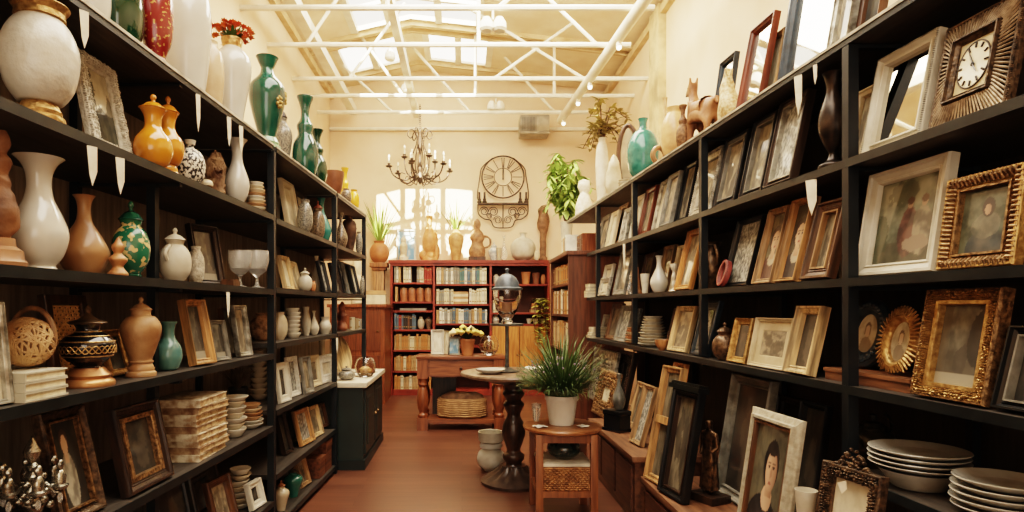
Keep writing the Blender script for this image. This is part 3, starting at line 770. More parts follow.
# ================================================================ LEFT SHELVING: VASES AND ORNAMENTS
wg = M('white_glaze',(204,199,187),.16,0,(192,185,170),5,0,0,.5)
wg2 = M('cream_glaze',(204,188,158),.25,0,(186,164,130),6,0,0,.3)
wmat = M('white_matt_ceramic',(204,196,178),.55,0,(184,172,148),10,.1,40)
embos = M('embossed_white',(204,198,184),.3,0,(190,182,166),14,.35,34,.2)
gilt = fmat('gold'); oldg = fmat('oldgold'); bronze = fmat('bronze')
green = M('green_glaze',(22,92,72),.12,0,(12,60,50),6,0,0,.8)
greenfl = M('green_floral_glaze',(24,96,76),.14,0,(20,70,58),5,0,0,.8)
dgreen = M('deep_green_glaze',(18,70,44),.12,0,(10,50,32),4,0,0,.8)
teal = M('teal_glaze',(96,142,134),.25,0,(74,118,112),5,0,0,.4)
turq = M('turquoise_glaze',(62,142,128),.25,0,(40,112,104),5,0,0,.5)
amber = M('amber_glaze',(222,142,34),.14,0,(196,112,20),5,0,0,.7)
terra = M('terracotta',(196,126,76),.5,0,(166,98,56),7,.1,40)
tan = M('tan_ceramic',(182,136,90),.35,0,(152,104,64),5,0,0,.3)
tanc = M('carved_tan_ceramic',(190,146,100),.5,0,(150,106,66),9,.35,30)
redgold = M('red_glaze_with_gold_sprigs',(140,34,30),.2,0,(196,140,70),75,0,0,.6,det=1)
MATS['red_glaze_with_gold_sprigs'].node_tree.nodes['Color Ramp'].color_ramp.elements[0].position = .36
MATS['red_glaze_with_gold_sprigs'].node_tree.nodes['Color Ramp'].color_ramp.elements[1].position = .40
gfl = M('green_and_cream_floral',(34,112,84),.2,0,(212,184,120),48,0,0,.6,det=1.5)
rp = MATS['green_and_cream_floral'].node_tree.nodes['Color Ramp'].color_ramp; rp.elements[0].position = .42; rp.elements[1].position = .46
speck = M('grey_speckle_glaze',(150,140,122),.3,0,(74,72,66),110,.1,40,.4)
brownsp = M('brown_speckle_glaze',(136,112,86),.3,0,(66,54,44),90,.1,40,.4)
woodt = wood('turned_wood',(190,128,76),(146,90,50),.4)
dwood = wood('dark_turned_wood',(112,74,46),(72,44,26),.4)
bark = M('rough_bark',(150,116,82),.9,0,(84,54,32),14,1,18)
blackg = M('black_glaze',(26,27,32),.14,0,(18,18,22),6,0,0,.8)
silver = M('tarnished_silver',(178,170,152),.25,.9,(96,88,76),16,.3,50)
bw = M('black_white_scribble',(226,218,200),.4,0,(30,28,28),95,.2,60,.2,det=2)
rp = MATS['black_white_scribble'].node_tree.nodes['Color Ramp'].color_ramp; rp.elements[0].position = .47; rp.elements[1].position = .53
stone = M('pale_stone',(222,208,180),.7,0,(192,172,136),7,.4,20)
grain = M('fluted_grey',(150,146,132),.4,0,(98,96,88),12,.3,30)
Z1, Z2, Z3, Z4, Z5, Z6 = 2.0, 1.645, 1.27, .945, .58, .2
# ---- top shelf
vase('L',95,34,Z1,-40,'round',wg,'small white vase at the near end of the top shelf, beside the dark green globe',.10)
vase('L',119,54,Z1,-30,'round',dgreen,'dark green globe vase on the top shelf, between white and red vases',.11)
vase('L',150,36,Z1,-32,'round',redgold,'red vase with gold sprigs and pink foot on the top shelf',.06,foot=.09,footmat=M('pink_foot',(206,150,132),.35))
vase('L',187,50,Z1,-28,'tall',wg,'large plain white vase on the top shelf, next to the red vase',.10)
vase('L',211,27,Z1,42,'tall',M('peach_cream_glaze',(206,176,140),.25,0,(190,156,118),10,0,0,.3),'peach cream vase half hidden behind the large white vase',.12)
t = vase('L',232,40,Z1,40,'shoulder',wg,'white vase with gilt neck holding orange red flowers on the top shelf',.11,collar=(gilt,.2))
flv = t
# red flowers stand in that vase
fx_, fy_, fz_ = t.location; hh = hz(40, fy_)-Z1
f = thing('flower_bunch','bunch of orange red flowers standing in the gilt-necked white vase','flowers',(fx_,fy_,fz_+hh-.02))
bm = nb(); leafm = M('leaf_green',(84,116,52),.5,0,(52,82,34),9)
for i in range(110):
    a = random.uniform(0,2*PI); blade(bm, (0,0,0), (math.cos(a)*random.uniform(.2,1.2),math.sin(a)*random.uniform(.2,1.2),1), random.uniform(.05,.10), .014, .5, 4)
obj('foliage', bm, leafm, f)
redfl = M('orange_red_petals',(206,70,30),.5,0,(222,112,40),14)
for i in range(38):
    a = i*2.4; r = .01+.085*math.sqrt(i/38); bm = nb(); q = Vector((r*math.cos(a),r*math.sin(a),.065+random.uniform(-.02,.03)-r*.3)); ball(bm, q, .007, u=6, v=4)
    for j in range(11): b = j*2.4; blade(bm, q, (math.cos(b),math.sin(b),.25+.1*j), .022, .013, .5, 3)
    obj('blossom', bm, redfl, f)
def sprig(t, w, h, z, mat, n=5, ang=0, name='painted_flower'):
    """raised flower sprig on the aisle side of a vessel of radius w/2 at height z"""
t = vase('L',272,37,Z1,58,'flare',green,'tall green glazed vase with gold flowers and pale foot by the first post',.05,foot=.13,footmat=M('celadon_foot',(150,176,136),.25,0,(112,146,112),6,0,0,.5))
# gold sprig painted on it
w_, h_ = dims(t.location.x, t.location.y, Z1, 37, 58)
t2 = [c for c in t.children if c.name.startswith('body')][0]
bpy.data.objects.remove(t2)
bm = nb(); hb = h_*.87; pr = cat([(.46,0),(.52,.06),(.8,.28),(.98,.46),(1,.56),(.9,.66),(.5,.76),(.36,.82),(.36,.9),(.6,.99),(.62,1)],3)
P2 = [(0,0)]+[(p[0]*w_/2,p[1]*hb) for p in pr]+[(.3*w_,hb),(.26*w_,hb*.95),(.15*w_,hb*.85),(0,hb*.84)]
lathe(bm, P2, 32); bmesh.ops.translate(bm, verts=bm.verts, vec=(0,0,h_*.13)); obj('body', bm, greenfl, t)
goldm = M('gold_enamel',(190,150,70),.4,.3)
bm = nb(); R = w_/2*1.0
for k in range(16):
    j = k%8; cz, ca = (.52,-1.15) if k < 8 else (.42,-2.0); a = ca+(.16*math.cos(j*PI/3.5) if j < 7 else 0); zz = h_*.13+hb*(cz+(.06*math.sin(j*PI/3.5) if j < 7 else 0)); rr = R*.985*(1 if cz > .5 else .95); ball(bm, (rr*math.cos(a), rr*math.sin(a), zz), .010, .010, .011, 6, 5)
    if k == 7: obj('painted_flower', bm, goldm, t); bm = nb()
obj('painted_flower', bm, goldm, t)
vase('L',292,20,Z1,104,'shoulder',speck,'grey speckled lidded jar behind the tall green vase on the top shelf',.16,cat_='jar',name='lidded_jar',lid=.2,lidmat=M('dark_brown_lid',(56,42,32),.4))
vase('L',305,27,Z1,97,'gourd',green,'green double gourd vase on the top shelf past the first post',.10)
vase('L',317,21,Z1,130,'gourd',dgreen,'small deep green gourd vase, last of the green vases on the top shelf',.08)
vase('L',334,20,Z1,172,'bowl',M('brown_bowl_glaze',(140,82,50),.4,0,(104,56,32),8),'brown bowl on the far bay of the top shelf',.1,cat_='bowl',name='bowl')
vase('L',345,12,Z1,168,'gourd',M('yellow_glaze',(226,174,40),.25,0,(200,140,24),8,0,0,.4),'yellow gourd bottle on the far bay of the top shelf, beside the brown bowl',.16,cat_='bottle',name='bottle')
vase('L',354,11,Z1,190,'round',MATS['yellow_glaze'],'squat yellow pot at the far end of the top shelf',.06,cat_='pot',name='pot')
vase('L',346,11,Z1,189,'round',brownsp,'small mottled brown pot at the shelf edge in front of the yellow bottle',.05,cat_='pot',name='pot')
# ---- second shelf
vase('L',-18,66,Z2,-20,'shoulder',wg2,'olive white vase cut off by the picture edge on the second shelf',.14)
vase('L',40,84,Z2,-3,'embossed',embos,'large embossed white vase with gilt rim and gilt base',.065,collar=(gilt,.12),foot=.17,footmat=gilt)
frame('L',Z2,88,127,47,'whitecarved','landscape','carved white frame with a hazy landscape behind the embossed vase',.10,12,0,.19,.03,prof='round',orn='carved')
vase('L',142,42,Z2,92,'squat',amber,'amber lidded jar nearer the carved white frame',.06,cat_='jar',name='lidded_jar',lid=.22)
vase('L',168,34,Z2,96,'squat',amber,'amber lidded jar on a foot, beside the scribbled ball vase',.065,cat_='jar',name='lidded_jar',lid=.22,foot=.14)
vase('L',190,32,Z2,141,'globe',bw,'round vase with black and white scribble pattern and white neck',.07,collar=(wmat,.1))
x, y = spot('L',206,.1)
for i in range(3): 
    bm = nb(); r = .034-.003*i; lathe(bm, [(0,0),(r,0),(r*1.05,.008),(r*.95,.018),(r*.6,.026),(0,.028)], 24)
    tag(obj('bowl', bm, wg2 if i != 0 else tan, None, (x,y,Z2+.001+.02*i)), f'small {"tan" if i==0 else "cream"} upturned bowl, {ORD[2-i] if i else "lowest"} of the little pile by the bark sculpture', 'bowl', 'little upturned bowls')
x, y = spot('L',216,.10); bm = nb(); lathe(bm, [(p[0]*.036,p[1]*.2) for p in [(0,0),(.9,0),(1,.1),(.8,.4),(1.1,.6),(.8,.8),(.5,.95),(0,1)]], 20, 1.2, .7); 
for v in bm.verts: v.co.z = v.co.z
bmesh.ops.subdivide_edges(bm, edges=list(bm.edges), cuts=1, use_grid_fill=True); bmesh.ops.subdivide_edges(bm, edges=list(bm.edges), cuts=1, use_grid_fill=True); rough(bm,.012,34,3); rough(bm,.006,120,5)
tag(obj('bark_sculpture', bm, bark, None, (x,y,Z2+.004), (0,0,.8)), 'rough brown bark sculpture beside the white bottle vase', 'sculpture')
vase('L',237,25,Z2,140,'flare',wg,'slim white bottle vase on the second shelf, in front of the bark',.07)
x, y = spot('L',256,.058)
plate_stack(x, y, Z2, [.048,.048,.046,.046,.044,.042,.04,.036], [.022]*8, [wg2,tan,wg2,wmat,tan,wg2,wg2,wmat], 'small cream dish', 'beside the first post on the second shelf', 'stacked cream dishes by the first post', 'dish', 'dish', .8)
ZB2, ZB3 = 1.635, 1.28
frame('L',ZB2,286,298,170,'cream','card','tall cream frame right behind the first post on the second shelf',.12,10,0,.16,.03)
frame('L',ZB2,299,309,173,'dark','card','narrow dark frame around a white card, past the cream frame',.15,9,0,.16)
vase('L',303,16,ZB2,200,'round',speck,'spotted grey jar in front of the narrow dark frame',.07,cat_='jar',name='jar')
vase('L',315,15,ZB2,200,'round',brownsp,'mottled brown jar with red flower stopper beside the green bottle vase',.11,cat_='jar',name='jar',lid=.2,lidmat=M('rust_stopper',(176,86,52),.5))
t = vase('L',325,20,ZB2,187,'bottle',turq,'green bottle vase with sandy side past the mottled jars',.07,handles=[(0,.62,.86,.1),(PI,.62,.86,.1)])
vase('L',341,13,ZB2,213,'bottle',brownsp,'plain brown bottle vase half hidden by the second post',.06)
vase('L',349,15,ZB2,217,'ginger',M('dark_driftwood',(96,62,40),.8,0,(56,36,24),10,.7,20),'dark driftwood vessel in the far bay of the second shelf',.09,rough_=(.012,22),cat_='sculpture')
vase('L',359,7,ZB2,232,'round',speck,'tiny grey pot at the far end of the second shelf',.03,cat_='pot',name='pot')
# ---- third shelf
def turned(label, px, d, z, wpx, ytop, pts, mat, catn, name, seg=28, side='L', parts=None, rough_=None, maxh=True):
    x, y, w, h = place(side, px, d, z, wpx, ytop, maxh); bm = nb()
    lathe(bm, [(0,0)]+[(p[0]*w/2,p[1]*h) for p in cat(pts,3)]+[(0,h)], seg)
    if rough_: rough(bm, *rough_)
    return tag(obj(name, bm, mat, None, (x,y,z+.001)), label, catn)
x, y, w, h = place('L',0,.09,Z3,56,120)
t = thing('carved_sculpture','carved brown wooden sculpture on a stepped base, near end of the third shelf','sculpture',(x,y,Z3+.001))
bm = nb(); lathe(bm,[(0,0),(w*.5,0),(w*.52,.012),(w*.46,.02),(w*.44,.04),(w*.3,.05),(w*.28,.07),(0,.07)],28); obj('base', bm, M('brown_base_wood',(166,116,76),.45,0,(134,90,58),14), t)
bm = nb(); lathe(bm,[(0,.068)]+[(p[0]*w*.34,p[1]) for p in cat([(.6,.07),(1,.1),(1.1,.14),(.8,.17),(.5,.19),(.62,.21),(.42,.23),(.6,.255),(.34,.275),(.5,.3),(.3,.33)],3)]+[(0,h)],24); rough(bm,.008,30,2); obj('carved_figure', bm, M('carved_brown_wood',(150,100,62),.6,0,(90,56,34),10,.6,30), t)
vase('L',39,62,Z3,158,'flare',wg,'large white vase with wide flaring mouth on the third shelf',.10)
vase('L',84,52,Z3,196,'bottle',tan,'tan bottle vase next to the white flaring vase',.14)
turned('small turned wooden finial in front of the green floral jar',118,.05,Z3,22,238,[(.9,0),(1,.06),(.7,.16),(.5,.25),(.8,.36),(.9,.45),(.4,.58),(.55,.68),(.6,.78),(.3,.9),(.12,1)],woodt,'finial','wooden_finial')
vase('L',131,40,Z3,201,'round',gfl,'green and cream floral ginger jar with green lid',.11,cat_='jar',name='ginger_jar',lid=.26,lidmat=M('green_lid',(40,112,88),.25,0,(26,84,66),8,0,0,.5),foot=.07,footmat=MATS['green_glaze'])
vase('L',175,34,Z3,228,'round',wmat,'white lidded jar with two small handles on the third shelf',.08,cat_='jar',name='lidded_jar',lid=.24,handles=[(0,.5,.86,.2),(PI,.5,.86,.2)])
vase('L',197,18,Z3,247,'round',M('white_basket_texture',(222,214,196),.6,0,(176,164,140),30,.9,60),'white textured ball vase behind the handled white jar',.15)
frame('L',Z3,194,222,226,'dark','faded','dark brown frame with a pale picture, standing beside a small wooden block',.12,12,22,.17,.03)
x, y = spot('L',226,.07); bm = nb(); box(bm,-.02,.05,-.03,.03,0,.022); box(bm,-.015,.045,-.025,.025,.022,.03)
tag(obj('wooden_block', bm, fmat('brown'), None, (x,y,Z3+.001), (0,0,sang('L')), smooth=False),'small brown wooden block at the foot of the dark frame','block')
glassm = glassy('clear_glass',(.97,.95,.9),.02,.8)
for px, d, lab in ((240,.08,'clear glass goblet on a short foot, nearer the dark brown frame'),(257,.055,'clear ribbed glass goblet on a short foot, nearer the first post')):
    x, y, w, h = place('L',px,d,Z3,25,251); bm = nb(); R = w/2
    lathe(bm, [(0,0),(R*.6,0),(R*.62,.004),(R*.2,.012),(R*.1,h*.22),(R*.14,h*.3),(R*.8,h*.48),(R*1.0,h*.75),(R*.96,h),(R*.92,h),(R*.93,h*.76),(R*.74,h*.52),(0,h*.36)], 28)
    tag(obj('glass_goblet', bm, glassm, None, (x,y,Z3+.001)), lab, 'goblet')
frame('L',ZB3,283,292,257,'pine','card','cream wooden frame leaning behind the first post on the third shelf',.10,13,0,.14)
frame('L',ZB3,288,299,262,'cream','card','pale cream frame leaning beside the little white teapot',.14,13,0,.16)
vase('L',303,15,ZB3,268,'round',wmat,'little white teapot on the third shelf past the first post',.08,cat_='teapot',name='teapot',lid=.25,handles=[(.4,.3,.8,.2)])
vase('L',313,6,ZB3,281,'round',terra,'tiny terracotta pot between the white teapot and beige bottle',.05,cat_='pot',name='pot')
vase('L',318,12,ZB3,256,'bottle',wg2,'beige bottle vase on the third shelf past the first post',.11)
for i,(a,b,yt,dd,mt,pc,lab) in enumerate(((322,328,262,.05,'black','etch','black frame with grey print just before the second post'),(334,340,264,.12,'dark','etch','dark frame with grey print behind the second post'),(342,348,262,.12,'black','etch','black frame, nearest in the far bay of the third shelf'),(347,353,264,.08,'grey','card','grey frame in the middle of the far bay of the third shelf'),(353,358,266,.05,'black','card','black frame with a white card, farthest on the third shelf'))):
    frame('L',1.28 if i < 1 else 1.29,a,b,yt,mt,pc,lab,dd,13,0,.12)
vase('L',361,5,1.29,276,'round',speck,'tiny dark pot at the far end of the third shelf',.02,cat_='pot',name='pot')
# ---- fourth shelf
frame('L',Z4,-26,5,303,'silver','card','pale silver frame at the near end, beside the woven rattan ball',.06,6,0,.14,.025)
x, y, w, h = place('L',27,.105,Z4,44,320)
t = thing('rattan_ball','round woven rattan ball basket with a hoop handle behind the white books','basket',(x,y,Z4+.0745))
R = .062; bm = nb(); ball(bm,(0,0,R),R*.93,u=24,v=14); obj('core', bm, M('dark_rattan',(150,112,76),.7,0,(110,78,50),40), t)
bm = nb()
for i in range(48):
    q = Matrix.Rotation(random.uniform(0,PI),3,'X')@Matrix.Rotation(random.uniform(0,PI),3,'Y')
    tube(bm, [Vector((0,0,R))+q@Vector((R*math.cos(2*PI*k/24),R*math.sin(2*PI*k/24),R*random.uniform(-.06,.06))) for k in range(24)], .0032, 5, True)
bmesh.ops.translate(bm, verts=bm.verts, vec=(0,0,.002)); obj('woven_strand', bm, M('pale_rattan',(200,160,110),.6,0,(164,122,78),14), t)
bm = nb(); tube(bm, [(R*.95*math.cos(a),.02,R*1.1+R*1.35*math.sin(a)) for a in [PI*k/16 for k in range(17)]], .007, 8); obj('hoop_handle', bm, wood('rattan_hoop',(150,106,64),None,.5), t)
t0 = None; x, y = spot('L',24,.075); zz = Z4+.001
for i in range(3):
    t = thing('book',f'pale cream hardback, {["lowest","second","topmost"][i]} of the three under the rattan ball','book',(x,y,zz),sang('L')+random.uniform(-.04,.04),'three cream books on the fourth shelf'); h = .023
    book_geo(t, .155-.004*i, .12, h, M('cream_book_cloth',(188,180,158),.6,0,(170,160,136),10), M('book_pages',(222,208,176),.8,0,(196,178,140),40)); zz += h+.0008
# cane panel
mid, w, h, phi = place_frame('L',Z4,49,90,287,.24,6,0); h = min(h, tops('L',Z4,mid.y)-.01)
t = thing('cane_panel','framed woven cane panel leaning at the back behind the black urn','panel',(mid.x,mid.y,Z4+.001))
t.rotation_euler = (Matrix.Rotation(phi,3,'Z')@Matrix.Rotation(math.radians(-8),3,'X')).to_euler()
bm = nb(); moulding(bm,w,h,.028,.024,'flat'); obj('panel_frame', bm, fmat('brown'), t, smooth=False)
bm = nb(); n = int((w-.05)/.012)
for i in range(n): 
    xx = -w/2+.03+i*.012; tube(bm,[(xx,-.012+.002*(k%2*2-1)*(1 if i%2 else -1),.027+k*.012) for k in range(int((h-.05)/.012))],.0035,5)
for k in range(int((h-.05)/.012)):
    zz = .03+k*.012; tube(bm,[(-w/2+.027,-.012,zz),(w/2-.027,-.012,zz)],.003,5)
obj('cane_weave', bm, M('amber_cane',(240,190,116),.5,0,(206,150,84),10), t)
# black urn on bronze base
x, y, w, h = place('L',88,.085,Z4,58,303)
t = thing('lidded_urn','black lidded urn with gold scrollwork on a stepped bronze base','urn',(x,y,Z4+.001))
R = w/2; hb = h*.22
bm = nb(); lathe(bm,[(0,0),(R*.98,0),(R,hb*.12),(R*.95,hb*.3),(R*.8,hb*.42),(R*.86,hb*.6),(R*.7,hb*.8),(R*.6,hb),(0,hb)],36); obj('base', bm, M('bronze_base',(196,136,84),.32,.5,(140,86,48),12,.1,30), t)
bm = nb(); lathe(bm,[(0,hb)]+[(p[0]*R,hb+p[1]*h) for p in cat([(.5,0),(.48,.03),(.85,.12),(1,.22),(.97,.31),(.72,.39),(.46,.43),(.42,.47),(.5,.52)],3)]+[(0,hb+h*.53)],40); obj('body', bm, blackg, t)
bm = nb(); zl = hb+.52*h; lathe(bm,[(0,zl),(R*.66,zl),(R*.7,zl+.004),(R*.66,zl+.008),(R*.36,zl+h*.06),(R*.16,zl+h*.11),(R*.1,zl+h*.14),(R*.14,zl+h*.18),(R*.06,zl+h*.22),(0,zl+h*.25)],28); obj('lid', bm, M('dark_bronze_lid',(110,84,56),.35,.4,(60,46,34),16), t)
bm = nb()
for zz, rr in ((hb+.14*h,.9),(hb+.315*h,.965),(hb+.38*h,.76),(hb+.43*h,.47)): tube(bm,[(rr*R*math.cos(2*PI*k/36),rr*R*math.sin(2*PI*k/36),zz) for k in range(36)],.0022,5,True)
for j in range(3):
    tube(bm,[(1.0*R*math.cos(2*PI*k/72),1.0*R*math.sin(2*PI*k/72),hb+h*(.22+.045*math.sin(k*2*PI/72*9+j*2.1))) for k in range(72)],.0018,5,True)
obj('gold_scrollwork', bm, gilt, t)
frame('L',Z4,108,130,331,'gold','dark','small gilt frame with a dark picture behind the black urn',.15,16,0,.2,.02,prof='scoop')
vase('L',141,42,Z4,297,'ginger',tanc,'tan carved lidded ginger jar on a round stand',.072,cat_='jar',name='ginger_jar',lid=.17,foot=.17,footmat=tan)
vase('L',167,29,Z4,322,'squat',teal,'small teal vase between the tan jar and the pine frame',.09,lid=0)
frame('L',Z4,189,210,301,'oak','faded','light oak frame with a grey print and wide bottom rail on the fourth shelf',.05,12,10,.2,.035)
frame('L',Z4,213,228,321,'grey','faded','small grey frame with grey print beside the light oak frame',.06,11,10,.16,.02)
frame('L',Z4,224,238,309,'brown','sepia','brown frame half hidden between the two grey frames',.12,9,10,.14)
frame('L',Z4,236,249,306,'silver','sepia','tall pale silver frame, last before the first post on the fourth shelf',.06,9,10,.2,.025)
x, y = spot('L',262,.16); bm = nb(); lathe(bm, prof('round',.13,.15), 28); rough(bm,.004,40,1)
tag(obj('wicker_pot', bm, M('wicker',(178,134,92),.7,0,(120,84,52),30,.8,60), None, (x,y,.996)),'round wicker pot in the dark behind the first post','pot')
ZB4 = .995
vase('L',280,15,ZB4,312,'round',wg2,'cream ribbed pumpkin shaped pot just past the first post',.09,cat_='pot',name='pot',wob=lambda a,z: 1+.07*abs(math.cos(4*a)))
x, y = spot('L',293,.08)
plate_stack(x, y, ZB4, [.045]*5+[.042,.04], [.034]*7, [wmat], 'white bowl', 'past the pumpkin shaped pot', 'stacked white bowls on the fourth shelf', 'bowl', 'bowl', .72)
vase('L',306,10,ZB4,307,'jug',wmat,'tall white jug behind the stacked white bowls',.12,cat_='jug',name='jug',handles=[(.2,.4,.9,.22)])
vase('L',314,10,ZB4,311,'bottle',wmat,'white bottle between two white jugs',.09,cat_='bottle',name='bottle')
vase('L',325,13,ZB4,317,'jug',wmat,'low white jug with a side handle just before the second post',.06,cat_='jug',name='jug',handles=[(.2,.3,.9,.3)])
ZC4 = .995
turned('reddish carved figurine just past the second post',342,.1,ZC4,12,300,[(.8,0),(1,.1),(.6,.3),(.9,.5),(.5,.65),(.6,.8),(.3,.95),(.1,1)],M('reddish_carved_wood',(160,92,60),.6,0,(110,58,36),12,.5,30),'figurine','carved_figurine',rough_=(.006,40,4))
for i, (c, px) in enumerate((('cream_cloth',351),('tan_cloth',355),('white_cloth',359))):
    x, y = spot('L',px,.06); rowbook(x, y, ZC4+.001, .024, .09, .105-.01*i, M(c,((214,200,168),(178,150,110),(226,218,198))[i],.6), f'{("cream","tan","white")[i]} small upright book in the far bay of the fourth shelf', 'three small upright books', sang('L')+PI/2+PI-.0)
# ---- fifth shelf
x, y = spot('L',32,.07); hgt = .265
t = thing('silver_candelabrum','ornate tarnished silver candelabrum with crystal drops at the near end','candelabrum',(x,y,Z5+.001))
bm = nb(); lathe(bm,[(0,0),(.06,0),(.062,.008),(.04,.02),(.018,.035),(.014,.06),(.024,.075),(.03,.1),(.018,.125),(.012,.15),(.02,.165),(.01,.18),(0,.182)],24); obj('stem', bm, silver, t)
bm = nb(); lathe(bm,[(0,.18),(.016,.182),(.018,.19),(.008,.2),(.016,.215),(.02,.228),(.012,.245),(.004,.26),(0,.268)],16); obj('finial', bm, silver, t)
for i in range(6):
    a = i*PI/3+.3; ca, sa = math.cos(a), math.sin(a); bm = nb()
    tube(bm,[(ca*(.01+.05*k/8),sa*(.01+.05*k/8),.11+.02*math.sin(k/8*PI*1.5)+.03*k/8) for k in range(9)],.004,6); arm = obj('arm', bm, silver, t)
    bm = nb(); lathe(bm,[(0,0),(.016,.004),(.02,.012),(.012,.016),(.014,.035),(.008,.05),(0,.055)],12,o=(ca*.062,sa*.062,.125)); ball(bm,(ca*.062,sa*.062,.19),.009,.009,.014,8,6); obj('cup', bm, silver, arm)
    bm = nb(); ball(bm,(ca*.062,sa*.062,.105),.007,.007,.014,6,5); obj('crystal_drop', bm, glassm, arm)
bm = nb()
for i in range(26):
    a = i*2.4; r = .012+.034*math.sqrt(i/26); ball(bm,(r*math.cos(a),r*math.sin(a),.1+.08*(1-r/.05)+random.uniform(-.02,.02)),random.uniform(.006,.012),u=8,v=6)
obj('chased_leaves', bm, silver, t)
frame('L',Z5,60,103,411,'bronze','oval','brown frame with dark portrait of a figure in white, beside the candelabrum',.055,13,0,.17,.028,prof='scoop',lip='oldgold')
frame('L',Z5,121,165,406,'dark','dark','deep stepped brown frame with gilt inner edge around a dark picture',.05,12,0,.14,.036,prof='step',lip='oldgold',lipw=.5)
x, y = spot('L',190,.13); zz = Z5+.001
dist = [M('distressed_white_spine',(212,200,172),.7,0,(156,124,90),36,.3,50), M('distressed_tan_spine',(178,150,114),.7,0,(112,76,48),24,.3,50)]
for i in range(9):
    hh_ = (.026,.025,.024,.028,.026,.022,.024,.026,.03)[i]
    t = thing('book',f'old distressed book, {"lowest" if i == 0 else ORD[8-i]} of the tall stack beside the white dishes','book',(x+random.uniform(-.008,.008),y+random.uniform(-.01,.01),zz),sang('L')+random.uniform(-.06,.06),'old books in a tall stack')
    book_geo(t, .27-.006*(i%4), .2, hh_, dist[i%3==1], M('aged_pages',(206,180,136),.85,0,(158,116,74),60)); zz += hh_+.0008
x, y = spot('L',234,.09); cm = [wmat, wg2]
plate_stack(x, y, Z5, [.056,.05,.058,.05,.056,.052,.06], [.04,.03,.03,.03,.03,.03,.026], cm, 'white dish', 'next to the old books', 'stacked white dishes by the old books', 'dish', 'dish', .85)
x, y = spot('L',250,.10)
plate_stack(x, y, Z5, [.066,.064,.06,.06,.056,.055], [.024]*6, [wmat,wmat,tan,tan,wg2,tan], 'tan and white saucer', 'in front of the first post', 'stacked saucers by the first post', 'saucer', 'saucer', .8)
x, y = spot('L',259,.24)
plate_stack(x, y, .65, [.052,.052,.05,.05,.048,.046,.043,.038,.03], [.034]*9, [wg2], 'beige bowl', 'at the back behind the saucers', 'tall pile of beige bowls', 'bowl', 'bowl', .9)
x, y = spot('L',238,.26); t = thing('dried_plant','tuft of brown dried feathery plant in a dark pot behind the white dishes','dried plant',(x,y,.651))
bm = nb(); lathe(bm, prof('pot',.1,.1), 20); obj('pot', bm, M('dark_pot',(50,40,32),.6), t)
bm = nb()
for i in range(260):
    a = random.uniform(0,2*PI); blade(bm,(0,0,.08),(math.cos(a)*random.uniform(.1,.9),math.sin(a)*random.uniform(.1,.9),1),random.uniform(.08,.16),.004,.5,4)
obj('foliage', bm, M('dried_brown_fronds',(126,98,68),.9,0,(80,58,38),20), t)
x, y = spot('L',205,.3); bm = nb(); lathe(bm, prof('bowl',.12,.07),24); tag(obj('bowl', bm, terra, None, (x,y,Z5+.3)),'',''); bpy.data.objects.remove(COL.objects[-1])
ZB5 = .65
for i,(a,b,yt,mt,pc,lab) in enumerate(((278,289,363,'white','dark','white frame with a small dark picture, nearest of the white row past the first post'),(289,299,357,'whitecarved','etch','carved white frame, second of the white row past the first post'),(299,308,357,'grey','sepia','grey patterned frame, third of the white row past the first post'),(308,320,356,'cream','sepia','cream frame with tan figures, fourth of the white row past the first post'),(320,334,355,'whitecarved','card','wide carved white frame, farthest of the white row by the second post'))):
    frame('L',ZB5,a,b,yt,mt,pc,lab,.05+.02*(i%2),8,6,.22 if i else .3,.02)
x, y = spot('L',322,.2); bm = nb(); lathe(bm, prof('cup',.05,.29),20); tag(obj('vase', bm, wg2, None, (x,y,ZB5+.001)),'slim cream beaker rising behind the widest carved white frame','vase')
# ---- lower shelves past the post
ZB6, ZB7 = .32, .06
for a,b,yt,mt,pc,lab,dd in ((282,290,414,'dark','dark','narrow dark frame leaning behind the first post on the low shelf',.1),(288,297,410,'brown','dark','brown frame leaning in the dark beside the first post, low shelf',.16),(299,312,410,'oak','etch','light oak frame with grey print on the low shelf',.06),(311,321,407,'pine','sepia','pale pine frame on the low shelf, next to the oak one',.06),(320,328,404,'brown','sepia','small brown frame at the far end of the low shelf',.1)):
    frame('L',ZB6,a,b,yt,mt,pc,lab,dd,14,6,.14)
vase('L',281,17,ZB7,480,'shoulder',wg2,'cream vase with a brown stopper on the bottom shelf by the first post',.06,lid=.2,lidmat=woodt)
vase('L',293,20,ZB7,466,'shoulder',M('dark_teal_glaze',(44,120,104),.18,0,(28,90,80),5,0,0,.6),'dark teal jar with brown lid on the bottom shelf',.075,cat_='jar',name='lidded_jar',lid=.2,lidmat=M('brown_stopper',(80,62,44),.5))
frame('L',ZB7,299,308,460,'tan','sepia','tan frame with faded picture on the bottom shelf behind the teal jar',.07,16,6,.16)
for i,(y0,y1,z0,z1,lab) in enumerate(((3.92,4.055,ZB7,.19,'smaller brown wooden box on the bottom shelf, in front of the tall one'),(4.075,4.215,ZB7,.27,'taller brown wooden box at the far end of the bottom shelf'))):
    t = thing('wooden_box',lab,'box',(fx('L',(y0+y1)/2,.12),(y0+y1)/2,z0+.001),sang('L')); bm = nb(); d_ = (y1-y0)/2; box(bm,-d_,d_,-.1,.1,0,(z1-z0)*.75); obj('body', bm, wood('box_wood',(126,74,44),None,.5,0), t, smooth=False)
    bm = nb(); box(bm,-d_-.004,d_+.004,-.104,.104,(z1-z0)*.75+.001,z1-z0); obj('lid', bm, wood('box_lid_wood',(140,84,50),None,.5,0), t, smooth=False)
